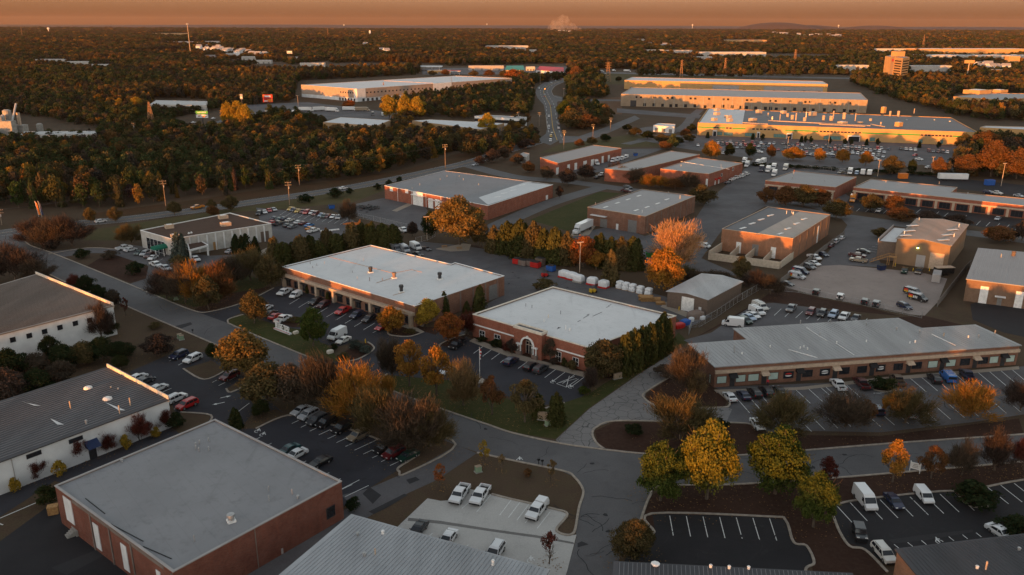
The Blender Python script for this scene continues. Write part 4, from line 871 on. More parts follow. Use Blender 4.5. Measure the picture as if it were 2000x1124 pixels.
# warehouse across the woods
WH=building('long_white_roof_warehouse','very long grey panel warehouse with white roof and a row of truck docks','warehouse',[(588,166),(697,174),(1000,153),(889,148.5)],13.4,M['warmwall'],RF['white'],.3,M['trim'],.6)
L0,L1=edge(WH,0)[3],edge(WH,1)[3]
band(WH,0,0,3.6,.12,M['whitewall'],'wall_panel');band(WH,1,0,3.4,.12,M['whitewall'],'wall_panel')
def uw(x):return on_wall(WH,1,x,185-(x-700)*.07)[0]
wrect(WH,1,0,uw(714),3.4,13.3,.15,'wall_panel',M['whitewall']);wrect(WH,1,uw(846),uw(882),3.4,13.3,.15,'wall_panel',M['whitewall']);wrect(WH,0,L0-5,L0,3.6,13.3,.15,'wall_panel',M['whitewall'])
for k in range(18):x=717+k*7.2;u=uw(x);window(WH,1,u-1,u+1,8.0,9.6,frame=M['greywall'],fw=.12)
for k in range(14):x=886+k*6.3;u=uw(x);window(WH,1,u-1,u+1,8.0,9.6,frame=M['greywall'],fw=.12)
for k in range(6):u=L0*(.72+.042*k);window(WH,0,u-.9,u+.9,8,9.6,frame=M['greywall'],fw=.12)
for k in range(6):u=L0*(.70+.05*k);wrect(WH,0,u-1.4,u+1.4,.1,3.1,.2,'dock_door',M['dark'])
for k in range(38):u=8+(L1-20)*k/37;wrect(WH,1,u-1.5,u+1.5,.1,3.0,.2,'dock_door',M['dark'])
mb=MB(WH.c);mb.cyl(G(750,158,WH.zr+.3),G(846,163,WH.zr+.3),.3,n=4);mb.cyl(G(881,150.5,WH.zr+.3),G(882,160,WH.zr+.3),.2,n=4);mb.build('roof_seam',M['tan'],WH.root)
# low sheds in front of it
def low(name,label,px,h,wall,roof,cat='shed',group=None,doors=0,dm=None):
    b=building(name,label,cat,px,h,wall,roof,.15,None,group=group)
    fl=max(range(len(px)),key=lambda i:(px[i][1]+px[(i+1)%len(px)][1]))
    Lx=edge(b,fl)[3]
    for k in range(doors):u=Lx*(k+.5)/doors;wrect(b,fl,u-1.3,u+1.3,.1,min(3,h*.6),.1,'door',dm or M['gdoor'])
    return b
low('metal_shed','blue grey roofed metal shed with low tan walls in front of the long warehouse',[(631,239),(665,229),(763,235),(735,246)],6,M['tanwall'],RF['far'],doors=6)
low('flat_roof_shed','wide pale roofed shed half hidden by pines below the long warehouse',[(805,236),(840,233.5),(985,241),(938,253)],5.5,M['tanwall'],RF['far'],doors=8)
b=low('ribbon_window_office','low office with black ribbon windows beside the highway',[(927,227),(945,224.5),(1029,229),(1022,233)],7,M['whitewall'],RF['fargrey'],'office');band(b,3,2.8,5.2,.1,M['glass'],'ribbon_window');band(b,2,2.8,5.2,.1,M['glass'],'ribbon_window')
low('long_grey_shed','pale grey roofed shed in the left woods behind the green billboard',[(292,204),(305,196),(405,198),(402,206)],7,M['block'],RF['corr'],doors=9)
low('plant_shed','low blue roofed shed at the foot of the concrete silos',[(39,264),(47,257),(186,256),(189,262)],7,M['block'],RF['corr'],doors=8)
b=low('gable_shop','white gabled roadside shop with crimson roof',[(1047,137),(1062,134),(1100,136),(1101,141)],7,M['whitewall'],M['redroof'],'shop',doors=5);gable(b,0,5,M['redroof'])
b=low('teal_roof_shop','tan roadside shop with teal roof half hidden by a red tree',[(987,137),(992,133),(1020,132),(1024,137)],9,M['tanwall'],M['teal'],'shop');gable(b,0,5,M['teal'])
# cream hotel tower
HT=building('hotel_tower','orange lit hotel tower with striped balconies rising from dark trees','hotel',[(1729,110),(1745,107),(1777,112),(1764,113.5)],36,M['cream'],RF['old'],.4)
HT2=None
for i in range(4):
    Lh=edge(HT,i)[3]
    for fl in range(9):wrect(HT,i,Lh*.06,Lh*(.94 if i!=3 else .55),3.2+fl*3.4,4.7+fl*3.4,.12,'ribbon_window',M['glass'])
Lh=edge(HT,3)[3];wrect(HT,3,Lh*.42,Lh*.6,0,36.5,.8,'stair_shaft',M['tanwall']);wrect(HT,3,Lh*.46,Lh*.55,30,33.5,.95,'sign_panel',M['red'])
mb=MB(HT.c);mb.box(HT.c+Vector((0,0,36)),14,12,7,.3);mb.build('penthouse',M['cream'],HT.root)

low('small_pavilion','small pale flat roofed pavilion with canopy beside the service road',[(1276,245),(1286,241),(1319,243),(1317,248)],5,M['whitewall'],RF['far'],'pavilion',doors=3)
low('dock_shelter','pair of low grey roofed sheds behind bare trees at the road bend',[(1008,305),(1022,298),(1034,300),(1028,307)],4,M['block'],RF['fargrey'],doors=2)
# ---------------------------------------------------------------- vehicles: x = length (front +x), z up
def prof_body(mb,prof,W,belt,tum,m=0):
    """extrude a side profile (closed, counter-clockwise seen from -y) across the width, sides leaning in above the belt line"""
    def hw(z):return W/2-max(0,z-belt)*tum-(0.04 if z<.35 else 0)
    n=len(prof);i=len(mb.v)
    for s in(-1,1):
        for x,z in prof:mb.v.append((x,s*hw(z),z))
    P=[Vector((x,z,0))for x,z in prof]
    for t in tessellate_polygon([P]):
        a,b,c=(P[k]for k in t)
        if(b-a).cross(c-a).z<0:t=(t[0],t[2],t[1])
        mb.f.append(tuple(i+k for k in t));mb.m.append(m);mb.f.append(tuple(i+n+k for k in(t[0],t[2],t[1])));mb.m.append(m)
    for k in range(n):
        j=(k+1)%n;mb.f.append((i+k,i+n+k,i+n+j,i+j));mb.m.append(m)
    return hw
def seg_glass(mb,a,b,hw,inset_=.06,off=.012,t0=.08,t1=.92):
    (x0,z0),(x1,z1)=a,b;d=Vector((x1-x0,0,z1-z0));nrm=Vector((-d.z,0,d.x)).normalized()
    if nrm.z<0:nrm=-nrm
    p=Vector((x0,0,z0))+d*t0+nrm*off;q=Vector((x0,0,z0))+d*t1+nrm*off
    wp,wq=hw(p.z)-inset_,hw(q.z)-inset_
    mb.face([p+Vector((0,-wp,0)),p+Vector((0,wp,0)),q+Vector((0,wq,0)),q+Vector((0,-wq,0))])
def side_glass(mb,quad,hw,s,off=.012):
    q=[Vector((x,s*(hw(z)+off),z))for x,z in quad];mb.face(q if s<0 else q[::-1])
def wheel(mb,x,y,r,w,s):
    mb.cyl((x,y-s*w,r),(x,y,r),r,n=14,m=0);mb.cyl((x,y,r),(x,y+s*.012,r),r*.62,r*.55,n=10,m=1)
def vehicle_mesh_parts(kind):
    """list of (part name, mesh builder, materials)"""
    parts=[];K=kind;body=MB();L_=[]
    def P(name,mb,mats):parts.append((name,mb,mats))
    win=[]
    if K=='sedan':
        W,belt,tum,wb,r=1.82,.92,.42,(1.45,-1.38),.32
        pr=[(-2.3,.28),(2.28,.28),(2.36,.5),(2.28,.72),(1.2,.96),(.45,1.38),(.1,1.45),(-.7,1.43),(-1.1,1.36),(-1.72,1.02),(-2.3,.98),(-2.38,.6)]
        ws,rw=((1.2,.96),(.45,1.38)),((-1.72,1.02),(-1.1,1.36));sg=[[(1.0,.96),(.05,.96),(.05,1.36),(.45,1.33)],[(-.03,.96),(-1.35,.99),(-.98,1.32),(-.03,1.36)]]
    elif K=='sports':
        W,belt,tum,wb,r=1.9,.82,.5,(1.45,-1.3),.33
        pr=[(-2.2,.26),(2.25,.24),(2.33,.42),(2.2,.62),(1.0,.86),(.25,1.2),(-.3,1.25),(-.8,1.2),(-1.8,.95),(-2.25,.92),(-2.3,.5)]
        ws,rw=((1.0,.86),(.25,1.2)),((-1.8,.95),(-.8,1.2));sg=[[(.8,.87),(-.9,.89),(-.7,1.12),(.2,1.14)]]
    elif K=='suv':
        W,belt,tum,wb,r=1.95,1.08,.3,(1.45,-1.45),.37
        pr=[(-2.35,.34),(2.3,.34),(2.4,.6),(2.32,.95),(1.35,1.12),(.6,1.66),(.2,1.75),(-1.9,1.74),(-2.1,1.66),(-2.38,1.1),(-2.42,.6)]
        ws,rw=((1.35,1.12),(.6,1.66)),((-2.38,1.1),(-2.1,1.66));sg=[[(1.1,1.12),(.1,1.12),(.1,1.62),(.55,1.6)],[(.02,1.12),(-1.0,1.12),(-1.0,1.62),(.02,1.62)],[(-1.08,1.12),(-2.1,1.14),(-1.95,1.6),(-1.08,1.62)]]
    elif K=='jeep':
        W,belt,tum,wb,r=1.85,1.12,.12,(1.3,-1.25),.42
        pr=[(-1.95,.5),(2.0,.5),(2.02,.95),(1.9,1.1),(.75,1.16),(.5,1.72),(.35,1.8),(-1.85,1.8),(-1.98,1.7),(-2.02,1.1)]
        ws,rw=((.75,1.16),(.5,1.72)),((-2.02,1.1),(-1.98,1.7));sg=[[(.6,1.18),(-.3,1.18),(-.3,1.68),(.42,1.68)],[(-.42,1.18),(-1.85,1.18),(-1.82,1.68),(-.42,1.68)]]
    elif K in('pickup','cap_pickup'):
        W,belt,tum,wb,r=2.02,1.12,.28,(1.85,-1.75),.40
        pr=[(-.95,.42),(2.8,.42),(2.92,.7),(2.85,1.05),(1.6,1.18),(.95,1.75),(.65,1.84),(-.62,1.84),(-.82,1.76),(-.95,1.18)]
        ws,rw=((1.6,1.18),(.95,1.75)),((-.95,1.18),(-.82,1.76));sg=[[(1.35,1.18),(.4,1.18),(.4,1.72),(.9,1.70)],[(.3,1.18),(-.8,1.18),(-.72,1.7),(.3,1.72)]]
    elif K=='van':
        W,belt,tum,wb,r=2.1,1.3,.07,(1.95,-1.8),.37
        pr=[(-2.95,.38),(2.85,.34),(3.0,.6),(2.95,.98),(2.3,1.3),(1.55,2.25),(1.2,2.52),(.9,2.58),(-2.75,2.58),(-2.93,2.48),(-3.0,.7)]
        ws,rw=((2.3,1.3),(1.55,2.25)),None;sg=[[(2.05,1.34),(1.0,1.3),(1.0,2.05),(1.55,2.05)]]
    elif K=='smallvan':
        W,belt,tum,wb,r=1.85,1.1,.1,(1.3,-1.35),.33
        pr=[(-2.2,.34),(2.1,.32),(2.25,.55),(2.15,.85),(1.55,1.1),(.8,1.72),(.5,1.84),(-1.95,1.86),(-2.15,1.78),(-2.24,.7)]
        ws,rw=((1.55,1.1),(.8,1.72)),None;sg=[[(1.3,1.12),(.25,1.1),(.25,1.62),(.8,1.6)]]
    elif K=='workvan':
        W,belt,tum,wb,r=2.0,1.15,.1,(1.75,-1.7),.36
        pr=[(-2.85,.38),(2.7,.36),(2.82,.6),(2.75,1.0),(1.85,1.2),(1.2,1.92),(.9,2.06),(-2.65,2.08),(-2.82,1.95),(-2.9,.7)]
        ws,rw=((1.85,1.2),(1.2,1.92)),((-2.86,1.2),(-2.82,1.95));sg=[[(1.6,1.2),(.6,1.18),(.6,1.85),(1.15,1.85)]]
    elif K in('boxtruck','semi'):
        W,belt,tum,wb,r=2.2,1.5,.05,(2.3,-2.0),.48
        pr=[(1.2,.5),(3.4,.5),(3.5,.9),(3.4,1.35),(2.6,1.5),(2.2,2.3),(1.2,2.4)]
        ws,rw=((2.6,1.5),(2.2,2.3)),None;sg=[[(2.4,1.5),(1.4,1.5),(1.4,2.15),(2.1,2.15)]]
        if K=='semi':pr=[(1.0,.5),(3.6,.5),(3.75,1.0),(3.6,1.75),(2.5,1.95),(2.25,2.75),(1.9,3.5),(1.0,3.6)];ws=((2.5,1.95),(2.25,2.75));sg=[[(2.3,1.95),(1.5,1.95),(1.5,2.6),(2.15,2.6)]]
    hw=prof_body(body,pr,W,belt,tum)
    if K in('pickup','cap_pickup'):
        for s in(-1,1):body.box((-1.95,s*(W/2-.07),.5),2.02,.13,.72)
        body.box((-2.93,0,.45),.12,W-.02,.76)
        body.box((-1.9,0,.4),2.0,W-.25,.28,m=1)
        if K=='cap_pickup':cp=[(-2.95,1.22),(-.98,1.22),(-.98,1.86),(-2.75,1.86)];prof_body(body,cp,W,1.22,.25)
        body.box((-3.02,0,.42),.14,W-.1,.2,m=1);body.box((2.9,0,.42),.12,W-.1,.24,m=1)
    if K in('boxtruck',):pass
    # arches, bumpers
    for x in wb:
        for s in(-1,1):body.cyl((x,s*(W/2-.12),r),(x,s*(W/2+.006),r),r*1.16,n=14,m=1)
    if K not in('boxtruck','semi','pickup','cap_pickup'):
        fx=max(p[0]for p in pr);rx=min(p[0]for p in pr)
        body.box((fx-.02,0,.3),.06,W-.3,.2,m=1);body.box((rx+.02,0,.3),.06,W-.3,.22,m=1)
    for s in(-1,1):x=ws[0][0]-.25;body.box((x,s*(hw(belt)+.1),belt+.02),.12,.16,.14,m=1)
    if K=='jeep':body.cyl((-2.03,0,1.0),(-2.22,0,1.0),.38,n=14,m=1)
    P('body',body,['paint','carblack'])
    if K=='boxtruck':
        m=MB();m.box((-.95,0,.85),4.2,2.35,2.35);P('cargo_box',m,['paint']);m=MB();m.box((-.6,0,.5),4.6,1.0,.35);P('chassis',m,['carblack'])
    if K=='semi':
        m=MB();m.box((-4.6,0,1.15),11.0,2.5,2.8);P('trailer_box',m,['paint']);m=MB();m.box((-3.6,0,.6),12.6,1.0,.5);P('chassis',m,['carblack'])
    m=MB();seg_glass(m,*ws,hw);P('windshield',m,['glass'])
    if rw:m=MB();seg_glass(m,*rw,hw);P('rear_window',m,['glass'])
    if K=='cap_pickup':sg=sg+[[(-1.2,1.36),(-2.6,1.36),(-2.55,1.74),(-1.2,1.74)]]
    for s in(-1,1):
        for q in sg:m=MB();side_glass(m,q,hw,s);P('side_window',m,['glass'])
    xs=list(wb)+([-8.6,-7.4]if K=='semi' else[])
    for x in xs:
        for s in(-1,1):m=MB();wheel(m,x,s*(W/2+.01),r,.26,s);P('wheel',m,['black','chrome'])
    fx=max(p[0]for p in pr);zf=[p[1]for p in pr if p[0]==fx][0];zl=zf+.1
    for s in(-1,1):m=MB();m.box((fx-.05,s*(W/2-.3),zl),.08,.42,.15);P('headlight',m,['lamp'])
    rx=min(p[0]for p in pr)if K not in('pickup','cap_pickup')else-2.99;zt=.78 if K in('sedan','sports')else 1.0
    if K=='boxtruck':rx=-3.05
    if K=='semi':rx=-10.1
    for s in(-1,1):m=MB();m.box((rx+(.05 if K in('sedan','sports')else .02),s*(W/2-.2),zt-.08),.1,.3 if K in('sedan','sports')else .16,.16 if K in('sedan','sports')else .32);P('taillight',m,['tail'])
    if K in('workvan',):
        m=MB()
        for y in(-.8,.8):m.cyl((-2.3,y,2.3),(1.0,y,2.3),.05,n=5)
        for x in(-2.2,-.7,.9):m.cyl((x,-.85,2.28),(x,.85,2.28),.04,n=5);m.cyl((x,-.8,2.05),(x,-.8,2.3),.03,n=4);m.cyl((x,.8,2.05),(x,.8,2.3),.03,n=4)
        P('roof_rack',m,['chrome'])
    if K in('suv',):
        for s in(-1,1):m=MB();m.cyl((-1.6,s*.72,1.79),(.1,s*.72,1.79),.03,n=5);P('roof_rail',m,['carblack'])
    return parts
CAT=dict(sedan='car',sports='car',suv='car',jeep='car',pickup='pickup truck',cap_pickup='pickup truck',van='van',smallvan='van',workvan='van',boxtruck='truck',semi='truck')
VNAME=dict(sedan='sedan',sports='sports_car',suv='sport_utility_car',jeep='off_road_car',pickup='pickup_truck',cap_pickup='pickup_truck',van='cargo_van',smallvan='small_van',workvan='work_van',boxtruck='box_truck',semi='semi_truck')
VM={}
def vparts(kind):
    if kind not in VM:VM[kind]=[(n,mb.mesh(kind+'_'+n,[M[x]for x in ms]))for n,mb,ms in vehicle_mesh_parts(kind)]
    return VM[kind]
VS={}
def vsingle(kind):
    if kind not in VS:
        big=MB();mats=[]
        for n,mb,ms in vehicle_mesh_parts(kind):
            i=len(big.v);idx=[]
            for x in ms:
                if x not in mats:mats.append(x)
                idx.append(mats.index(x))
            big.v+=mb.v;big.f+=[tuple(i+k for k in f)for f in mb.f];big.m+=[idx[k]for k in mb.m]
        VS[kind]=big.mesh(kind+'_whole',[M[x]for x in mats])
    return VS[kind]
PAINTED={'body','cargo_box','trailer_box'}
CC=dict(white=(.66,.66,.66),offwhite=(.56,.54,.50),silver=(.36,.37,.39),grey=(.13,.135,.145),dgrey=(.05,.052,.058),black=(.012,.012,.014),red=(.42,.012,.012),maroon=(.11,.010,.013),darkred=(.06,.008,.010),navy=(.012,.018,.05),blue=(.015,.13,.42),sky=(.06,.22,.5),green=(.008,.035,.026),teal=(.01,.06,.065),tan=(.24,.19,.135),orange=(.62,.21,.015),yellow=(.6,.36,.03),bronze=(.12,.085,.06),lblue=(.3,.38,.5))
NCAR=[0]
def car(kind,col,px,to,label,group=None,parts=True,scale=1.,z=.0):
    """px: photo pixel of the middle of the vehicle on the ground; to: pixel direction in which its front points"""
    g=G(*px);h=G(px[0]+to[0],px[1]+to[1])-g;rz=math.atan2(h.y,h.x)
    c=(*CC[col],1);nm=VNAME[kind]
    if parts:
        r=thing(nm,label,CAT[kind],(g.x,g.y,.03+z),rz,group)
        for n,me in vparts(kind):
            o=bpy.data.objects.new(n,me);COL.objects.link(o);o.parent=r
            if n in PAINTED:o.color=c
    else:
        r=bpy.data.objects.new(nm,vsingle(kind));COL.objects.link(r);r.location=(g.x,g.y,.03+z);r.rotation_euler=(0,0,rz);r.color=c;tag(r,label,CAT[kind],group)
    if scale!=1:r.scale=(scale,)*3
    NCAR[0]+=1
    return r
DL=(-20,10)
g1='cars in the dark lot beside the brick workshop'
for k,c,p,l in[('sedan','silver',(588,807),'silver sedan first in the upper row, nearest the street trees'),('suv','silver',(603,816),'silver grey utility car second in the upper row of the dark lot'),('suv','dgrey',(620,826),'slate grey utility car third in the upper row of the dark lot'),('suv','black',(638,831),'black utility car fourth in the upper row of the dark lot'),
    ('suv','black',(669,842),'black utility car just left of the tan car in the dark lot'),('suv','tan',(700,857),'tan utility car alone between empty stalls in the dark lot'),('suv','black',(752,881),'black utility car left of the red one by the island tip'),('suv','maroon',(769,891),'dark red utility car between a black car and a green sedan'),('sedan','green',(797,896),'dark green sedan last in the row beside the island')]:car(k,c,p,DL,l,g1)
g2='cars along the pale roof of the brick workshop'
for k,c,p,l in[('sedan','teal',(564,884),'dark teal sedan half hidden by the workshop roof'),('sedan','white',(579,893),'white sedan beside the workshop roof edge'),('sedan','black',(626,908),'black sedan alone beside the workshop roof edge')]:car(k,c,p,DL,l,g2)
g3='cars in front of the long brick office'
for k,c,p,l in[('pickup','white',(556,575),'white crew cab pickup at the far end of the long office lot'),('smallvan','white',(578,581),'small white van second from the far end of the long office lot'),('suv','black',(616,594),'black utility car beside the maroon one at the office front'),('suv','darkred',(632,600),'maroon utility car under the cream canopy'),('pickup','red',(670,612),'bright red pickup at the front of the long office'),('suv','navy',(697,620),'navy utility car with bright grille next to the red pickup'),('suv','black',(721,628),'black utility car left of the orange tree'),('sedan','red',(746,643),'red sedan mostly hidden under the orange tree'),
    ('van','white',(659,660),'tall white cargo van at the lawn edge'),('sedan','offwhite',(671,669),'pale old sedan beside the tall white van')]:car(k,c,p,(-20,10),l,g3)
for k,c,p,l in[('sedan','black',(529,616),'black sedan left of the small red car by the lawn'),('sedan','red',(538,622),'small red car between black sedan and white pickup by the lawn'),('pickup','white',(553,628),'white pickup nosed away from the lawn sign'),('sedan','white',(520,605),'white car showing behind the olive tree')]:car(k,c,p,(20,-10),l,g3)
g4='cars in the lot of the arched brick office'
for k,c,p,t,l in[('pickup','black',(893,678),(-20,12),'black pickup with red glint beside the kerbed island'),('sports','white',(872,728),(-20,12),'white sports car between the autumn street trees'),('suv','navy',(998,711),(20,-13),'blue grey utility car left of the two black cars'),('suv','black',(1037,721),(20,-13),'black utility car in front of the arched entrance'),('suv','dgrey',(1056,726),(20,-13),'charcoal utility car with roof rails right of the entrance')]:car(k,c,p,t,l,g4)
g5='cars along the brick shop strip'
UL=(-18,-20)
for k,c,p,l in[('sedan','white',(1425,780),'white hatchback at the left end of the shop strip'),('sedan','navy',(1452,777),'navy sedan second along the shop strip'),('suv','black',(1473,773),'black car third along the shop strip'),('suv','black',(1496,770),'black car with blue glint fourth along the shop strip'),('sedan','black',(1522,768),'black sedan with lit tail lights fifth along the shop strip'),('pickup','white',(1637,758),'white pickup nosed in at the shop strip'),('pickup','darkred',(1682,755),'dark red pickup beside the oval hedge'),('pickup','bronze',(1752,748),'bronze pickup right of the oval hedge'),('suv','black',(1824,745),'black car left of the bright blue van'),('workvan','blue',(1850,742),'bright blue vehicle with patterned roof at the shop strip'),('pickup','navy',(1888,738),'dark blue pickup right of the bright blue vehicle')]:car(k,c,p,UL,l,g5)
for k,c,p,t,l in[('sedan','white',(1479,834),(18,22),'white sedan nose out beside the bare brown trees'),('suv','navy',(1711,806),UL,'dark car under the bare trees facing the shops'),('sedan','silver',(1772,812),UL,'silver car half hidden in a bare tree')]:car(k,c,p,t,l,g5)
g6='cars in the rear lot behind the shop strip'
for k,c,p,l in[('pickup','grey',(1545,607),'grey pickup alone in the rear lot'),('suv','maroon',(1583,614),'plum utility car in the rear lot row'),('suv','black',(1605,617),'black utility car right of the plum one'),('suv','lblue',(1627,619),'pale blue utility car in the rear lot row'),('pickup','white',(1648,623),'white pickup at the right of the rear lot row'),('sedan','dgrey',(1671,625),'dark sedan behind the roof edge of the strip')]:car(k,c,p,(-12,13),l,g6)
for k,c,p,t,l in[('van','white',(1431,637),(-20,-2),'white van with red roof load near the strip corner'),('suv','green',(1455,631),(20,10),'dark green utility car in the fence side row'),('sedan','lblue',(1463,624),(20,10),'pale blue sedan behind the green car'),('sedan','white',(1471,620),(20,10),'white sedan in the fence side row'),('workvan','white',(1478,613),(20,10),'white work van with rack in the fence side row'),('workvan','offwhite',(1484,604),(20,10),'white work van with red rack at the end of the fence side row')]:car(k,c,p,t,l,g6)
g7='vehicles in the gravel yard'
for k,c,p,t,l in[('jeep','black',(1594,575),(8,-12),'black off road car with spare wheel at the gravel edge'),('jeep','white',(1641,584),(8,-12),'white topped off road car on the gravel edge'),('jeep','dgrey',(1689,594),(8,-12),'dark off road car left of its twin on the gravel'),('jeep','grey',(1711,598),(8,-12),'grey topped off road car right of its twin on the gravel'),('suv','navy',(1766,603),(18,8),'dark utility car below the white roofed vans'),('workvan','black',(1792,587),(18,5),'white roofed van with flame panel nearest the gravel corner'),('workvan','black',(1783,576),(18,5),'second white roofed van behind the flame panel van'),
    ('workvan','silver',(1556,544),(18,4),'silver van with flame panel at the left of the gravel'),('workvan','navy',(1563,535),(18,4),'dark blue van behind the silver flame panel van'),('suv','grey',(1580,525),(18,6),'grey car below the white pickup on the gravel'),('sedan','white',(1590,518),(18,6),'white car in the row above the grey car'),('pickup','white',(1590,507),(18,7),'white crew cab pickup at the fence'),('sedan','navy',(1607,500),(18,7),'dark blue sedan above the white pickup'),('sedan','darkred',(1622,483),(16,-10),'dark red car in the drive row'),('suv','silver',(1632,475),(16,-10),'silver car in the drive row'),('sedan','white',(1643,468),(16,-10),'white car at the head of the drive row'),
    ('sedan','black',(1686,494),(20,3),'black car farthest in the row by the timber stair'),('pickup','darkred',(1674,503),(20,3),'dark red pickup by the timber stair'),('pickup','tan',(1676,512),(-20,-3),'tan pickup nearest in the row by the timber stair'),('jeep','green',(1766,534),(-8,14),'dark green off road car before the tan workshop door'),('suv','black',(1794,534),(-9,14),'black utility car before the tan workshop door'),('sedan','black',(1536,558),(20,5),'long black car at the far left of the gravel')]:
    r=car(k,c,p,t,l,g7)
    if k=='workvan':
        for s in(-1,1):
            m=MB();y=s*1.015
            for x0,x1,z0,z1,mi in((-2.5,-1.2,1.35,1.75,0),(-2.5,-1.2,1.0,1.35,1),(-2.5,-1.2,.75,1.0,2),(-1.0,-.7,.8,1.5,3),(-.5,-.2,.8,1.5,3),(0,.3,.8,1.5,3)):
                q=[(x0,y,z0),(x1,y,z0),(x1,y-s*max(0,z1-1.15)*.1,z1),(x0,y-s*max(0,z1-1.15)*.1,z1)];m.face(q if s<0 else q[::-1],mi)
            o=m.build('side_panel',[M['red'],M['orange'],M['yellow'],M['whitewall']]);o.parent=r;o.location=(0,0,0)
        m=MB();m.box((-.8,0,2.085),3.4,1.55,.05);o=m.build('roof_panel',M['wrap']);o.parent=r;o.location=(0,0,0)
g8='vehicles in the left parking lot'
for k,c,p,t,l in[('suv','navy',(350,699),(-20,9),'dark blue utility car beside the white one on the left lot'),('suv','white',(377,706),(-20,9),'white utility car beside the grass island'),('suv','maroon',(449,740),(-20,9),'maroon utility car under the round brown tree'),('sedan','white',(270,742),(20,-9),'white sedan by the ribbed roof, farthest of four'),('sedan','dgrey',(284,749),(20,-9),'charcoal sedan by the ribbed roof, second of four'),('sedan','white',(309,763),(20,-9),'white sedan by the ribbed roof, third of four'),('suv','white',(345,783),(20,-9),'white utility car by the ribbed roof, beside the red one'),('suv','red',(366,796),(-20,9),'dark red utility car at the corner of the ribbed roof')]:car(k,c,p,t,l,g8)
g9='vehicles at the white office with brown roof'
for k,c,p,t,l in[('pickup','white',(243,488),(20,-4),'white pickup with dark bed at the drive bend'),('sedan','white',(255,491),(20,-5),'white sedan below the white pickup at the drive bend'),('sedan','green',(272,497),(-14,7),'dark green sedan in the office row'),('suv','silver',(284,499),(-14,7),'silver car in the office row'),('suv','darkred',(292,503),(-14,7),'dark red car in the office row'),('sedan','white',(299,507),(-14,7),'white sedan beside the green canopy'),('pickup','white',(305,521),(16,6),'white pickup below the green canopy'),('pickup','silver',(323,528),(16,6),'silver pickup half hidden by brown trees'),('pickup','white',(382,510),(12,8),'white pickup by the office porch'),('sedan','silver',(451,494),(14,-5),'pale car beside the dark conifers'),('pickup','grey',(456,532),(14,-6),'grey pickup among the brown trees'),('suv','silver',(474,529),(14,-6),'silver car among the brown trees')]:car(k,c,p,t,l,g9)
g10='vehicles behind the long brick office'
for k,c,p,t,l in[('van','grey',(772,491),(16,7),'grey van leftmost behind the long office'),('van','silver',(790,492),(16,9),'silver van in the middle behind the long office'),('van','white',(812,487),(18,8),'white van rightmost behind the long office'),('sedan','black',(816,500),(18,6),'black car at the roof edge of the long office'),('sports','black',(833,489),(16,7),'black sports car beside the white van'),('pickup','white',(788,453),(14,7),'white pickup at the small yard gate')]:car(k,c,p,t,l,g10)
for k,c,p,t,l in[('pickup','white',(898,972),(-18,26),'white pickup left of its twin in the concrete lot'),('pickup','white',(938,974),(-18,26),'white pickup right of its twin in the concrete lot'),('cap_pickup','white',(1049,1003),(-20,25),'white pickup with covered bed in the concrete lot'),('sedan','black',(817,1040),(-20,25),'black car half hidden by the grey ribbed roof'),('sedan','white',(875,1058),(-16,22),'white car whose roof shows above the ribbed roof edge'),('suv','white',(967,1085),(-16,24),'white utility car at the lower ribbed roof edge')]:car(k,c,p,t,l,'vehicles in the concrete lot')
for k,c,p,t,l in[('van','white',(1688,984),(22,28),'long white cargo van in the dark corner lot'),('sedan','navy',(1745,985),(22,26),'navy sedan between the two white vans'),('smallvan','white',(1803,975),(22,26),'shorter white van beside the rounded hedge'),('jeep','black',(1678,1049),(10,30),'black off road car with lit headlights'),('suv','offwhite',(1725,1088),(24,28),'pale utility car with sunroof beside the corner building'),('sedan','white',(1953,1046),(16,10),'white car peeking above the corner building roof')]:car(k,c,p,t,l,'vehicles in the dark corner lot')
# the road and the arterial
car('pickup','orange',(386,408),(-20,3),'orange utility truck driving on the main road');car('sedan','white',(197,435),(20,-3),'white car on the main road behind small trees');car('sedan','white',(671,370),(20,-3),'white car on the main road above the round bushes');car('sedan','silver',(928,324),(-20,5),'silver car turning at the road bend')
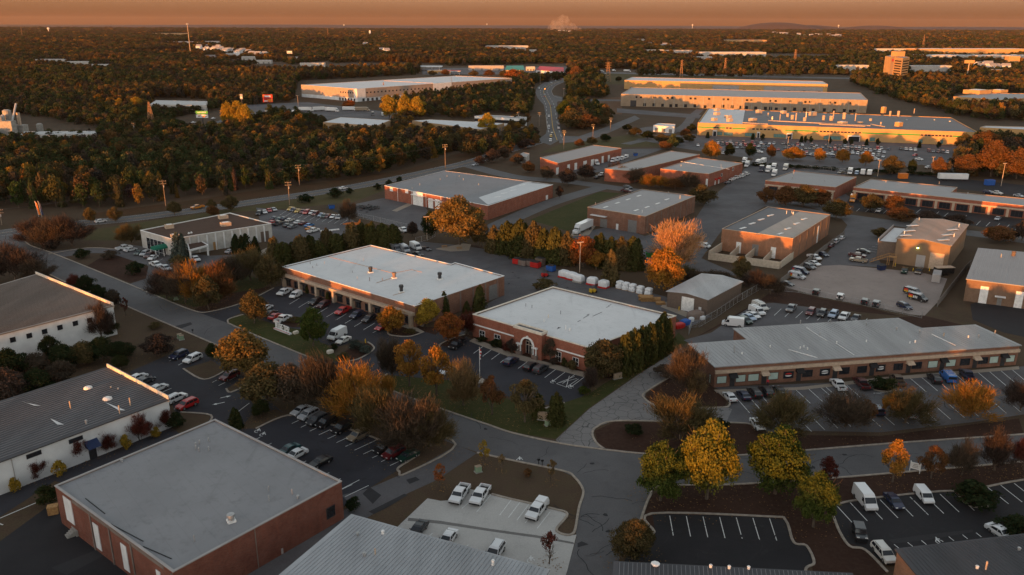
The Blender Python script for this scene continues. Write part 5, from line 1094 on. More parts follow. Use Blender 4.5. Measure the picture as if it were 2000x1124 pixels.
# auction lot
g11='used cars in the lot beside the white office'
for k,c,p,t,l in[('suv','black',(506,420),(-9,10),'black car at the left end of the far row'),('sedan','white',(517,417),(9,10),'white car beside the black one in the far row'),('sedan','red',(526,414),(9,9),'red car between two white cars in the far row'),('sedan','silver',(535,412),(12,7),'silver car right of the red one in the far row'),
    ('sedan','yellow',(568,411),(-12,6),'yellow taxi leftmost of two'),('sedan','navy',(573,413),(-12,7),'navy car between the yellow taxis'),('sedan','yellow',(582,415),(-12,7),'yellow taxi rightmost of two'),('sedan','maroon',(592,416),(-12,7),'maroon car right of the yellow taxis'),('suv','red',(599,418),(-12,7),'red utility car beside a maroon one'),('sedan','white',(610,418),(-12,7),'white car between red and maroon cars'),('suv','maroon',(616,421),(-12,7),'maroon utility car right of a white car'),('sedan','lblue',(628,423),(-12,7),'pale blue car in the long row'),('sedan','green',(633,425),(-12,7),'dark green car in the long row'),('sedan','maroon',(640,425),(-12,7),'maroon car third from the row end'),('sedan','white',(651,426),(-12,7),'white car second from the row end'),('suv','silver',(663,428),(-12,7),'silver car at the row end by the brush'),
    ('sedan','navy',(537,429),(14,-5),'navy sedan in the middle block'),('sedan','teal',(546,431),(14,-5),'teal sedan in the middle block'),('sedan','navy',(555,430),(14,-5),'dark blue sedan beside the cream one'),('sedan','offwhite',(566,433),(14,-5),'cream long sedan in the middle block'),('sedan','red',(532,437),(14,-5),'red sedan at the white office corner'),('pickup','dgrey',(544,440),(14,-5),'charcoal pickup in the middle block'),('sedan','dgrey',(562,443),(14,-5),'charcoal sedan in the front block'),('sedan','white',(583,437),(14,-5),'white sedan beside a maroon one in the front block'),('sedan','maroon',(593,439),(14,-5),'maroon sedan in the front block'),('sedan','sky',(604,443),(14,-5),'bright blue sedan in the front block'),('sedan','grey',(571,446),(14,-5),'grey sedan in the front block'),('sedan','orange',(606,449),(14,-5),'orange damaged car behind the white pickup'),('pickup','white',(612,454),(16,-5),'white pickup with orange load nearest the conifers')]:car(k,c,p,t,l,g11)
# middle yards
g12='white vehicles by the middle brick rows'
for i,(k,c,p,t,l)in enumerate([('van','white',(1198,317),(-14,6),'white van leftmost at the dock row'),('van','white',(1206,315),(-14,6),'white van second at the dock row'),('workvan','white',(1214,313),(-14,6),'white van third at the dock row'),('workvan','white',(1222,310),(-14,6),'white van fourth at the dock row'),('boxtruck','white',(1163,322),(14,5),'white box trailer beside the dock row'),('sedan','black',(1166,349),(14,-6),'black car under the bare tree'),('pickup','white',(1175,344),(14,-6),'white pickup behind the black car under the bare tree'),
    ('suv','dgrey',(1226,369),(14,3),'charcoal car above the red pickup on the park road'),('pickup','darkred',(1224,376),(14,2),'red pickup on the park road'),('sedan','grey',(1421,359),(14,-3),'grey car first beside the double roofed warehouse'),('sedan','white',(1430,353),(14,-4),'white car second beside the double roofed warehouse'),('pickup','white',(1438,350),(14,-4),'white pickup third beside the double roofed warehouse'),('pickup','white',(1448,347),(14,-4),'white pickup fourth beside the double roofed warehouse'),('pickup','white',(1457,343),(14,-4),'white pickup fifth beside the double roofed warehouse'),
    ('boxtruck','white',(1459,326),(-8,8),'white box truck at the warehouse corner'),('boxtruck','white',(1454,319),(-8,8),'white box truck behind the warehouse corner'),('boxtruck','white',(1480,323),(-12,5),'white box truck with long boom'),('boxtruck','white',(1490,320),(-12,5),'second white box truck with long boom'),('boxtruck','navy',(1487,335),(-6,8),'blue fronted truck among the white trucks'),('boxtruck','white',(1500,336),(-6,8),'white truck beside the blue fronted one'),('boxtruck','white',(1511,331),(-6,8),'white box truck in the truck yard'),('boxtruck','white',(1512,344),(-8,8),'white box truck nearest the bay fronted unit'),('boxtruck','offwhite',(1534,332),(-8,8),'cream box truck rightmost in the truck yard'),
    ('boxtruck','white',(1660,340),(-4,8),'white step van behind the bay fronted unit'),('smallvan','lblue',(1673,341),(-5,8),'pale blue van beside two white boxes'),('boxtruck','white',(1685,342),(4,-8),'white box trailer left of its twin'),('boxtruck','white',(1698,343),(4,-8),'white box trailer right of its twin'),('sedan','tan',(1642,339),(-12,3),'tan car at the fence corner'),('boxtruck','orange',(1665,394),(-5,10),'orange and white box truck at the row corner'),('sedan','white',(1716,414),(-10,8),'white sedan alone before the long bay row'),('sedan','silver',(1948,430),(-10,8),'silver sedan at the right end of the bay row'),('suv','navy',(1930,379),(14,2),'blue car behind the bay row'),('pickup','offwhite',(1945,380),(14,2),'cream pickup behind the bay row'),('sedan','silver',(1989,385),(10,2),'silver car at the right edge behind the bay row'),
    ('smallvan','white',(1376,484),(18,3),'small white van with dark lettering beside the walled yards'),('semi','white',(1131,456),(-20,9),'white semi truck backed to the brick depot dock')]):car(k,c,p,t,l,g12)
# far factory lot : each car a thing, nothing but colour tells them apart at this size
g13='cars in the far factory lot'
CN=dict(white='white',silver='silver',dgrey='charcoal',black='black',maroon='maroon',navy='navy',grey='grey',red='red',tan='tan')
rows=[((1392,278),(1520,283),16),((1402,283),(1500,288),12),((1440,290),(1520,294),9),((1530,283),(1640,289),13),((1532,290),(1655,296),16),((1545,297),(1655,303),12),((1650,288),(1735,293),13),((1655,293),(1735,300),10),((1665,301),(1725,308),7),((1760,293),(1850,300),11),((1575,304),(1640,309),6)]
cl=['white','white','white','silver','silver','dgrey','black','maroon','navy','grey','red','tan']
place=['west','west','middle','middle','middle','middle','east','east','east','far east','middle']
for ri,(a,bq,n)in enumerate(rows):
    for i in range(n):
        if rng.random()<.12:continue
        t=i/(n-1);c=rng.choice(cl);k=rng.choice(['sedan','sedan','suv','suv','pickup','smallvan'])
        car(k,c,(a[0]+(bq[0]-a[0])*t,a[1]+(bq[1]-a[1])*t),(rng.choice((-6,6)),9),'small %s car in the %s rows of the far factory lot'%(CN[c],place[ri]),g13,False)
for k,c,p,t,l in[('sedan','red',(1787,305),(-14,4),'red car alone on the far factory lot'),('sedan','white',(1795,313),(14,2),'white car below the red one on the far factory lot'),('sedan','white',(1813,329),(14,-2),'white car by the lamp post of the factory lot'),('suv','white',(1483,299),(14,2),'white car on the grass edge road of the factory lot'),('pickup','white',(1414,302),(14,2),'white car beside the bright orange tree'),('suv','white',(1710,313),(14,2),'white utility car lowest in the factory lot'),('sedan','white',(1363,286),(4,10),'white car at the left end of the factory lot'),('sedan','white',(1584,304),(12,-3),'white sedan between two orange trees'),('sedan','white',(1620,303),(12,4),'white sedan beside a lamp post on the lot')]:car(k,c,p,t,l,g13,False)
g14='cars on the highway'
for i,(p,c)in enumerate([((1075,277),'white'),((1076,268),'yellow'),((1078,264),'tan'),((1072,253),'silver'),((1072,248),'white'),((1072,229),'white'),((1091,253),'silver'),((1091,245),'grey'),((1078,208),'maroon'),((1063,190),'red'),((1064,186),'silver'),((1053,174),'white'),((1077,163),'white'),((1085,159),'silver'),((1064,181),'dgrey'),((1096,156),'red'),((1106,153),'white')]):
    car(rng.choice(['sedan','suv','smallvan']),c,p,(0,10 if i not in(6,7)else-10),['white car lowest on the highway at the junction','yellow taxi above the lowest white car','tan car behind the taxi','silver car in the stopped file','white car in the stopped file','white car alone in mid highway','silver car in the right hand lane','grey car in the right hand lane','maroon car below the signals','red car waiting at the signals','silver car waiting at the signals','white car in the turning lane','white car on the upper bend','silver car on the upper bend','charcoal car above the signals','red car on the top bend','white car on the top bend'][i],g14,False)
for i,(p,k,c)in enumerate([((1176,141),'boxtruck','white'),((1199,139.5),'boxtruck','white'),((1228,141),'semi','white'),((1387,147),'semi','tan'),((1260,143),'sedan','silver'),((1290,144),'sedan','dgrey'),((1310,145),'suv','white'),((1345,147),'sedan','navy'),((1372,148.5),'sedan','tan'),((1415,149),'suv','silver'),((1183,145),'sedan','white')]):
    car(k,c,p,(20,1),['white truck leftmost on the far freeway','white truck second on the far freeway','white trailer truck on the far freeway','sun gilded trailer truck on the far freeway','silver car on the far freeway','charcoal car on the far freeway','white car on the far freeway','navy car on the far freeway','tan car behind the gilded truck','silver car ahead of the gilded truck','white car below the first freeway trucks'][i],'traffic on the far freeway',False)
g15='trucks in the yard below the long warehouse'
for i,(p,k,c,t)in enumerate([((520,224),'boxtruck','offwhite',(0,10)),((527,220),'boxtruck','silver',(3,10)),((538,224),'boxtruck','white',(0,10)),((557,224),'boxtruck','white',(0,10)),((563,223),'boxtruck','navy',(0,10)),((573,223),'boxtruck','white',(0,10)),((581,221),'boxtruck','orange',(0,10)),((605,218),'semi','white',(20,0)),((632,217),'semi','white',(20,-1)),((655,219),'semi','white',(20,1)),((690,217),'semi','white',(20,0)),((715,218),'semi','tan',(20,0)),((748,227),'boxtruck','white',(3,10)),((728,226),'boxtruck','grey',(6,8))]):
    car(k,c,p,t,['cream box truck first in the truck yard row','silver box truck behind the cream one','white box truck third in the truck yard row','white box truck left of the blue one','blue box truck in the truck yard row','white box truck right of the blue one','orange box truck in the truck yard row','white trailer left of the trailer line','white trailer second of the trailer line','white trailer mid trailer line','white trailer fourth of the trailer line','sunlit trailer at the end of the trailer line','white tractor truck alone below the docks','grey truck beside the white tractor truck'][i],g15,False)
for p,l in(((378,241),'white car left of the green billboard'),((417,233),'white car right of the green billboard')):car('sedan','white',p,(16,-3),l,None,False)
# ---------------------------------------------------------------- trees
def leafmat(name,inst=False,lo=.6,hi=1.35):
    def f(n,o):
        if inst:src=node(n,'ShaderNodeAttribute',attribute_type='INSTANCER',attribute_name='col').outputs['Color']
        else:src=node(n,'ShaderNodeObjectInfo').outputs['Color']
        t=node(n,'ShaderNodeAttribute',attribute_name='tint').outputs['Fac']
        a=n.nodes.new('ShaderNodeVectorMath');a.operation='SCALE';n.links.new(src,a.inputs[0]);n.links.new(ramp(n,t,0,1,lo,hi),a.inputs['Scale'])
        hs=n.nodes.new('ShaderNodeHueSaturation');n.links.new(a.outputs[0],hs.inputs['Color']);n.links.new(ramp(n,t,0,1,.515,.485),hs.inputs['Hue'])
        d=node(n,'ShaderNodeBsdfDiffuse');tr=node(n,'ShaderNodeBsdfTranslucent');m=node(n,'ShaderNodeMixShader');m.inputs[0].default_value=.22
        n.links.new(hs.outputs[0],d.inputs[0]);n.links.new(hs.outputs[0],tr.inputs[0]);n.links.new(d.outputs[0],m.inputs[1]);n.links.new(tr.outputs[0],m.inputs[2]);n.links.new(m.outputs[0],o.inputs[0])
    return nmat(name,f)
LEAF,LEAFI=leafmat('leaves'),leafmat('forest_leaves',True)
BARK=plain('bark',(.10,.075,.055),.95,var=.3,scale=2)
def quads_mesh(name,C,size,tint,mat,N=None,aspect=1.,up=None):
    """many leaf-sized faces: C centres, N plane normals (random if None)"""
    n=len(C)
    if N is None:N=nrg.normal(size=(n,3))
    N=N/np.linalg.norm(N,axis=1,keepdims=True)
    r=nrg.normal(size=(n,3))if up is None else up+nrg.normal(size=(n,3))*.25
    U=np.cross(N,r);U/=np.linalg.norm(U,axis=1,keepdims=True)+1e-9;V=np.cross(N,U)
    s=(size*nrg.uniform(.6,1.35,n))[:,None]/2;V=V*aspect
    P=np.stack([C-U*s-V*s,C+U*s*.9-V*s*.7,C+U*s*.8+V*s,C-U*s+V*s*.8],1).reshape(-1,3)
    me=bpy.data.meshes.new(name);me.vertices.add(4*n);me.vertices.foreach_set('co',P.astype(np.float32).ravel())
    me.loops.add(4*n);me.loops.foreach_set('vertex_index',np.arange(4*n,dtype=np.int32));me.polygons.add(n);me.polygons.foreach_set('loop_start',np.arange(0,4*n,4,dtype=np.int32))
    a=me.attributes.new('tint','FLOAT','FACE');a.data.foreach_set('value',np.clip(tint,0,1).astype(np.float32))
    me.materials.append(mat);me.update(calc_edges=True);return me
def dirs(n):d=nrg.normal(size=(n,3));return d/np.linalg.norm(d,axis=1,keepdims=True)
def crown_round(nl,n,size,z0=.15,mat=LEAF,w=.5,rl=.30,sq=.3,name='crown'):
    """lobed crown in a unit box (height 1, width 1): leaf shells on many lobes, gaps between, ragged edge"""
    zc,zh=(1+z0)/2,(1-z0)/2
    d=dirs(nl);k=nrg.uniform(.5,.82,nl)[:,None]
    c=d*k*np.array([w,w,zh]);c[0]=(0,0,zh*.8);tp=1-sq*np.clip(c[:,2]/zh,-1,1)-.25*np.clip(-c[:,2]/zh-.4,0,1);c[:,0]*=tp;c[:,1]*=tp
    r=nrg.uniform(.5,1.15,nl)*rl
    idx=nrg.integers(0,nl,n);dd=dirs(n);dd[:,2]=np.where(nrg.random(n)<.6,np.abs(dd[:,2]),dd[:,2])
    rad=r[idx]*(1-.4*nrg.random(n)**2)*np.where(nrg.random(n)<.14,nrg.uniform(1,1.4,n),1)
    P=c[idx]+dd*rad[:,None]*np.array([1,1,min(1.3,zh/w*.9)]);P[:,2]=np.clip(P[:,2]+zc,z0*.6,1.04)
    lob=nrg.random(nl);t=.3*lob[idx]+.7*nrg.random(n)
    P[:,:2]+=nrg.normal(size=(n,2))*rl*.12;P[:,2]+=nrg.normal(size=n)*rl*.1
    return quads_mesh(name,P,size,t,mat,N=dd+nrg.normal(size=(n,3))*.9)
def crown_cone(n,size,mat=LEAF,spires=5,base=.02,flare=.5,name='crown'):
    P=[];T=[];N=[]
    for s in range(spires):
        a=nrg.uniform(0,6.28);off=0 if s==0 else nrg.uniform(.10,.24);h=1 if s==0 else nrg.uniform(.72,.95);m=n//spires
        z=nrg.random(m)**1.25;az=nrg.uniform(0,6.28,m);wob=.75+.35*np.sin(az*5+z*23+s)*np.sin(z*31+s)
        r=(flare if s==0 else flare*.66)*(1-z)**.55*wob*nrg.uniform(.7,1.0,m)
        p=np.stack([off*math.cos(a)+r*np.cos(az),off*math.sin(a)+r*np.sin(az),base+z*(h-base)],1);P.append(p)
        T.append(.5*nrg.random(m)+.5*np.clip(wob-.4,0,1));N.append(np.stack([np.cos(az),np.sin(az),.5*np.ones(m)],1)+nrg.normal(size=(m,3))*.6)
    P=np.concatenate(P);return quads_mesh(name,P,size,np.concatenate(T),mat,N=np.concatenate(N),aspect=1.5)
def crown_bare(n,mat=LEAF,z0=.12,leaf=0,name='crown',vase=1.0,wid=.0075):
    """fine twigs rising along limbs: thin long faces, open between"""
    nl=26;d=dirs(nl);d[:,2]=np.abs(d[:,2])*1.1+.25;d/=np.linalg.norm(d,axis=1,keepdims=True)
    tips=d*np.array([.52,.52,1-z0])*nrg.uniform(.75,1.02,nl)[:,None];tips[:,2]=np.clip(tips[:,2],.15,1-z0)
    idx=nrg.integers(0,nl,n);t=nrg.uniform(.3,1.0,n)**.7
    base=tips[idx]*t[:,None]+nrg.normal(size=(n,3))*np.array([.06,.06,.05]);dirv=tips[idx]/np.linalg.norm(tips[idx],axis=1,keepdims=True)+nrg.normal(size=(n,3))*.45;dirv[:,2]+=.35
    dirv/=np.linalg.norm(dirv,axis=1,keepdims=True);L=nrg.uniform(.05,.13,n)[:,None]
    side_=np.cross(dirv,nrg.normal(size=(n,3)));side_/=np.linalg.norm(side_,axis=1,keepdims=True);w=wid*nrg.uniform(.6,1.3,n)[:,None]
    base[:,2]+=z0;A=base-side_*w/2;B_=base+side_*w/2;Cc=base+dirv*L+side_*w*.15;D_=base+dirv*L-side_*w*.15
    P=np.stack([A,B_,Cc,D_],1).reshape(-1,3);me=bpy.data.meshes.new(name);m=n
    tint=nrg.random(n)
    me.vertices.add(4*m);me.vertices.foreach_set('co',P.astype(np.float32).ravel());me.loops.add(4*m);me.loops.foreach_set('vertex_index',np.arange(4*m,dtype=np.int32));me.polygons.add(m);me.polygons.foreach_set('loop_start',np.arange(0,4*m,4,dtype=np.int32))
    a=me.attributes.new('tint','FLOAT','FACE');a.data.foreach_set('value',tint.astype(np.float32));me.materials.append(mat);me.update(calc_edges=True)
    return me
def trunk_mesh(kind):
    mb=MB();r=random.Random(sum(map(ord,kind)))
    top=dict(bare=.35,round=.5,oval=.6,cone=.9,spruce=.9,shrub=.4,vase=.3)[kind]
    w=.022
    pts=[Vector((0,0,0))]
    for k in range(4):pts.append(pts[-1]+Vector((r.uniform(-.015,.015),r.uniform(-.015,.015),top/4)))
    for k in range(4):mb.cyl(pts[k],pts[k+1],w*(1.2-.22*k),w*(1.2-.22*(k+1)),7,cap=False)
    if kind!='cone':
        for k in range(11):
            a=k*2.4;s=pts[1+k%3];e=s+Vector((math.cos(a)*r.uniform(.18,.34),math.sin(a)*r.uniform(.18,.34),r.uniform(.25,.5)));m=s.lerp(e,.5)+Vector((0,0,.04))
            mb.cyl(s,m,w*.5,w*.32,5,cap=False);mb.cyl(m,e,w*.32,w*.1,5,cap=False)
            for q in range(2):e2=m+(e-m)*r.uniform(.3,.7)+Vector((r.uniform(-.14,.14),r.uniform(-.14,.14),r.uniform(.1,.25)));mb.cyl(m,e2,w*.22,w*.06,4,cap=False)
    return mb.mesh('trunk',BARK)
TK={}
def tree_kind(kind):
    if kind not in TK:
        b={'oak':'round','maple':'oval','big':'oval','leyland':'cone','spruce':'cone','bare':'bare','half':'bare','shrub':'shrub','glow':'vase','young':'oval'}[kind]
        V=[]
        for v in range(1 if kind in('glow',)else 3):
            if kind=='oak':c=crown_round(44,8500,.034,.08,rl=.17)
            elif kind=='maple':c=crown_round(34,5000,.034,.2,rl=.15,sq=.4)
            elif kind=='big':c=crown_round(75,19000,.025,.06,rl=.135,sq=.42)
            elif kind=='leyland':c=crown_cone(5600,.042,flare=.6,spires=7)
            elif kind=='spruce':c=crown_cone(3600,.05,spires=3,flare=.5)
            elif kind=='bare':c=crown_bare(9500,wid=.0085)
            elif kind=='half':c=crown_bare(7500,wid=.0115)
            elif kind=='glow':c=crown_bare(7000,wid=.008)
            elif kind=='young':c=crown_round(12,900,.045,.3,rl=.16)
            else:c=crown_round(14,1500,.07,.05,rl=.24)
            V.append(c)
        TK[kind]=(trunk_mesh(b),V)
    return TK[kind]
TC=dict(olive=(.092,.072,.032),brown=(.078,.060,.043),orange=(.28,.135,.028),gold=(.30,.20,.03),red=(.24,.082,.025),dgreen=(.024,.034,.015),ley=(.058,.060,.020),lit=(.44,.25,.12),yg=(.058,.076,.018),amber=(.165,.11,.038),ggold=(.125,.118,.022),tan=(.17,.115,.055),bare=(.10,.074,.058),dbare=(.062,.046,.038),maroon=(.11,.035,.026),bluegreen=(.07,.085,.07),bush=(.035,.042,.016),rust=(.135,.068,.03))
NT=[0]
TALT={'olive':('bearing dull olive leaves'),}
def tree(kind,bx,by,ty,w,col,label,group=None,name=None,cat=None,tr=1.0,hmin=None):
    g=G(bx,by);h=max(.6,hgt((bx,by),(bx,ty)));wm=w/ppm(Vector((g.x,g.y,h*.5)))*{'big':1.0,'oak':1.1,'maple':1.12,'bare':1.22,'half':1.2}.get(kind,1)
    trunk,V=tree_kind(kind)
    nm=name or{'leyland':'conifer_tree','spruce':'conifer_tree','shrub':'shrub','bare':'bare_tree','glow':'bare_tree'}.get(kind,'autumn_tree' if col in('orange','gold','red','rust','maroon')else 'leafy_tree')
    root=thing(nm,label,cat or('shrub' if kind=='shrub' else 'tree'),g,rng.uniform(0,6.28),group)
    cr=bpy.data.objects.new('crown' if kind!='shrub' else 'foliage',V[NT[0]%len(V)]);COL.objects.link(cr);cr.parent=root;cr.scale=(wm,wm,h)
    c=TC[col];j=rng.uniform(.88,1.14);cr.color=(c[0]*j,c[1]*j,c[2]*j,1)
    if not(kind=='shrub' and h<2):
        t=bpy.data.objects.new('trunk',trunk);COL.objects.link(t);t.parent=root;t.scale=((wm*.55+h*.45)*tr,(wm*.55+h*.45)*tr,h)
    NT[0]+=1
    return root
T_=tree
# lower right
T_('big',1290,978,862,104,'yg','olive green maple left of the tall gold one at the side street corner');T_('big',1380,975,818,118,'ggold','tall maple with glowing gold top, tallest at the lower street')
T_('big',1514,965,833,122,'yg','broad green and gold maple right of the tall gold one');T_('big',1588,1030,918,88,'yg','green maple in front of the dark corner lot');T_('big',1236,1094,1014,90,'olive','rusty green round tree at the dark empty lot corner')
T_('maple',1743,942,860,48,'orange','small orange tree left of the white sign on the lower verge');T_('maple',1818,935,868,46,'rust','small rusty tree right of the white sign on the lower verge');T_('half',1878,928,856,52,'brown','thin brown tree third along the lower verge');T_('half',1942,920,836,54,'dbare','dark bare tree fourth along the lower verge');T_('half',1998,918,852,46,'maroon','dark tree at the end of the lower verge, cut by the photo edge');T_('maple',1614,944,892,36,'maroon','small dark red tree behind the green maple')
for q in((1330,858,768,112,'olive','wide bare brown tree leftmost in the shop lot island row'),(1524,848,772,100,'olive','bare brown tree second in the shop lot island row'),(1650,834,762,92,'brown','bare brown tree third in the shop lot island row'),(1768,826,760,98,'olive','bare brown tree with gold left side, fourth in the island row'),(1992,802,742,60,'dbare','dark bare tree at the right end of the island row')):T_('bare',*q)
T_('maple',1688,832,782,42,'rust','low orange tree beside the third bare tree of the island row');T_('half',1896,816,748,88,'orange','orange topped tree fifth in the shop lot island row');T_('maple',1738,815,768,34,'orange','small orange tree against the fourth bare tree of the island row')
T_('bare',1342,768,668,66,'brown','tall bare tree at the left end of the shop strip');T_('half',1356,775,720,40,'tan','short tan tree below the tall bare tree at the shop strip');T_('shrub',1404,838,818,34,'dgreen','dark evergreen bush beside the gold maple top');T_('shrub',1240,848,830,36,'dgreen','low dark bush in the island by the cracked drive');T_('shrub',1298,735,715,40,'brown','low brown shrub on the verge of the cracked drive')
# arched office
T_('oak',1178,738,668,82,'olive','olive brown oak at the right corner of the arched office')
for i,q in enumerate(((1222,730,650,46),(1236,722,640,46),(1251,714,636,46),(1266,706,630,44),(1281,696,624,42),(1294,684,609,44))):T_('leyland',*q,'ley',['first','second','third','fourth','fifth','tallest and last'][i]+' green conifer from the oak along the arched office wall','conifers beside the arched office')
T_('bare',1152,765,712,26,'dbare','dark bare shrub tree left of the oak by the arched office');T_('maple',1075,705,662,34,'brown','brown small tree right of the white arch');T_('maple',1000,692,662,24,'dbare','dark small tree left of the white arch');T_('shrub',968,678,664,24,'dgreen','round dark shrub under the second office window');T_('shrub',977,680,664,10,'bush','pointed green shrub beside the second office window')
T_('shrub',941,667,658,20,'bush','low shrub under the first office window');T_('shrub',1101,717,700,12,'bush','pointed green shrub beside the third office window');T_('shrub',1117,722,706,24,'olive','olive shrub under the fourth office window');T_('shrub',1083,712,700,20,'dbare','dark shrub right of the entrance plinth');T_('shrub',1139,770,756,24,'yg','yellow green bush at the lot corner by the oak');T_('shrub',990,686,672,20,'maroon','dark red shrub left of the entrance')
g='street trees in front of the arched office'
for q in(('maple',1025,825,742,58,'olive','tan olive street tree rightmost of the office lawn'),('leyland',1050,815,768,34,'ley','small conifer behind the stone sign block'),('leyland',1086,828,766,40,'ley','conifer right of the stone sign block'),('maple',961,810,733,44,'rust','rusty street tree right of the flagpole'),('half',905,792,700,58,'tan','thinning tan tree left of the flagpole'),('maple',853,772,679,64,'orange','orange topped tree beside the white sports car'),('maple',800,754,664,56,'orange','bright orange tree second along the office lawn'),('bare',766,738,655,50,'brown','bare brown tree first along the office lawn')):T_(*q,g)
# long brick office front
T_('oak',765,650,599,52,'orange','round vivid orange tree at the end of the long office');T_('oak',834,636,586,50,'gold','golden tree at the corner of the long office');T_('oak',877,668,613,58,'red','rusty red tree between the two brick offices');T_('half',914,655,608,34,'maroon','dark red tree at the left corner of the arched office')
T_('spruce',868,618,570,28,'ley','conifer on the side wall of the long office');T_('spruce',938,607,557,34,'ley','conifer beside the grey roller door');T_('spruce',912,612,588,20,'ley','small conifer between two larger ones at the side wall')
for x,y,t,l in((600,573,556,'left'),(620,580,563,'middle'),(640,588,569,'right')):T_('leyland',x,y,t,9,'ley','slim green conifer, %s of three under the cream canopy'%l,'slim conifers under the canopy')
T_('oak',497,632,571,56,'olive','olive tree with gold top at the drive into the long office lot');T_('oak',612,676,603,54,'yg','olive green tree right of the lawn letter sign')
for q in((575,630,620,24,'olive','shrub behind the lawn letter sign'),(696,684,665,26,'bluegreen','grey green bush at the top of the kerbed island'),(716,690,676,24,'bluegreen','grey green bush at the tip of the kerbed island'),(673,705,690,26,'olive','olive bush at the street end of the kerbed island'),(800,652,643,22,'olive','low shrub in the drive island'),(728,613,603,18,'bluegreen','pale shrub at the long office front'),(652,685,672,16,'dgreen','dark bush by the pale boulder')):T_('shrub',*q)
# lower left street side
T_('oak',477,735,646,100,'amber','large round rusty brown tree on the street corner');T_('oak',522,790,712,100,'olive','large brown tree beside the dark lot');T_('oak',575,790,712,76,'brown','brown tree right of the larger one above the dark lot');T_('oak',510,815,782,34,'bush','round green bush tree under the large brown trees');T_('spruce',460,836,796,34,'bush','clipped green cone tree beside the workshop roof');T_('oak',417,702,671,26,'bush','round green small tree by the left lot')
T_('bare',640,802,684,104,'brown','tall bare brown tree between street and dark lot');T_('half',700,814,708,104,'orange','glowing orange tree in the thicket by the street');T_('half',672,810,740,50,'tan','tan tree left of the glowing orange one');T_('bare',745,850,750,100,'olive','bare tree left in the brown thicket');T_('bare',800,872,765,120,'brown','bare tree in the middle of the brown thicket');T_('bare',842,872,780,84,'olive','bare tree right in the brown thicket');T_('half',752,800,735,50,'orange','small orange tree behind the brown thicket')
T_('young',945,908,862,27,'gold','thin yellow sapling by the street');T_('young',980,920,888,18,'tan','tan sapling right of the yellow one');T_('young',1076,944,898,27,'tan','pale sapling near the side street corner');T_('young',859,952,907,30,'red','thin red sapling beside the drive');T_('young',1073,1102,1040,38,'maroon','red brown sapling in the concrete lot island');T_('shrub',1030,930,916,18,'rust','small rust shrub on the brown verge')
T_('shrub',1898,985,944,84,'dgreen','large rounded hedge in the kerbed bulge of the corner lot');T_('shrub',1716,760,738,36,'dgreen','left half of the oval hedge at the shop strip');T_('shrub',1734,762,741,34,'bush','right half of the oval hedge at the shop strip');T_('shrub',1985,1045,1015,70,'dgreen','dark hedge behind the corner building roof')
# around the ribbed roof warehouse and white block warehouse
for i,q in enumerate(((72,935,890,40),(157,902,854,38),(208,882,834,36),(272,860,808,46),(322,838,798,34))):T_('half',*q,'maroon',['first','second','third','fourth','fifth'][i]+' from the left of the dark red crape myrtles along the white wall','dark red trees along the white wall')
for i,q in enumerate(((30,962,934,22),(118,932,900,24),(248,877,850,22),(306,855,835,18))):T_('shrub',*q,'gold',['first','second','third','fourth'][i]+' from the left of the yellow shrubs along the white wall','yellow shrubs along the white wall')
T_('shrub',92,985,950,44,'bush','large rounded green bush at the workshop corner');T_('shrub',690,996,975,30,'dgreen','dark green shrub at the right workshop corner');T_('shrub',345,835,808,36,'dgreen','dark shrub at the end of the white wall')
T_('bare',200,662,584,42,'dbare','tall bare tan tree against the white block wall');T_('half',152,665,630,18,'tan','thin bare tree against the white block wall');T_('oak',218,655,627,34,'dgreen','dark evergreen right of the bare tan tree')
for i,q in enumerate(((25,745,680,74,'dgreen'),(72,735,690,56,'brown'),(100,705,655,40,'dgreen'),(130,720,672,60,'dgreen'),(165,712,668,56,'olive'),(200,706,660,60,'dgreen'),(238,700,668,50,'dgreen'),(20,790,720,70,'dbare'),(75,775,720,60,'dgreen'),(120,752,705,56,'brown'))):T_('oak',*q,'dark bushy tree in the hedge below the white block warehouse','hedge trees below the white block warehouse')
T_('oak',236,722,694,30,'bush','round green bush at the corner of the ribbed roof');T_('oak',312,695,652,62,'dbare','dark dead looking round shrub in the left field');T_('shrub',303,642,630,24,'olive','low flat bush in the left field');T_('young',246,618,580,16,'maroon','small dark red tree at the street edge by the white block warehouse')
T_('oak',170,575,538,40,'dgreen','dark green pine behind the white block warehouse parapet');T_('oak',195,590,556,34,'dgreen','dark pine second behind the white block warehouse parapet');T_('oak',222,600,566,30,'brown','brown tree third behind the white block warehouse parapet');T_('half',146,562,535,24,'maroon','reddish thin tree at the street beside the white block warehouse');T_('bare',30,548,472,92,'dbare','wide dark bare tree at the far left street');T_('bare',75,552,500,54,'brown','dark bare tree beside the wide one at the far left street')
# road corner thicket, white office
for q in((70,478,422,62,'dbare','bare tree leftmost at the road corner'),(105,484,424,70,'brown','bare tree second at the road corner'),(142,482,416,66,'dbare','bare tree rightmost at the road corner')):T_('bare',*q,'bare trees at the road corner')
for q in((178,436,406,24),(226,433,405,26),(341,420,394,27)):T_('oak',*q,'olive','small olive tree beside the main road left of the orange truck','small trees along the main road')
for q in((415,416,390,20),(450,412,382,30)):T_('oak',*q,'olive','small olive tree beside the main road right of the orange truck','small trees along the main road')
T_('oak',416,424,402,26,'rust','low rust bush tree below the orange truck');T_('bare',256,478,434,44,'olive','olive bare tree at the left end of the white office');T_('spruce',350,508,453,40,'bluegreen','blue grey conifer beside the green canopy');T_('shrub',350,520,500,44,'olive','olive shrub below the blue grey conifer')
for i,q in enumerate(((462,492,458,30),(482,494,456,36),(500,496,462,26))):T_('spruce',*q,'dgreen',['left','middle','right'][i]+' dark conifer against the white office wall','dark conifers at the white office wall')
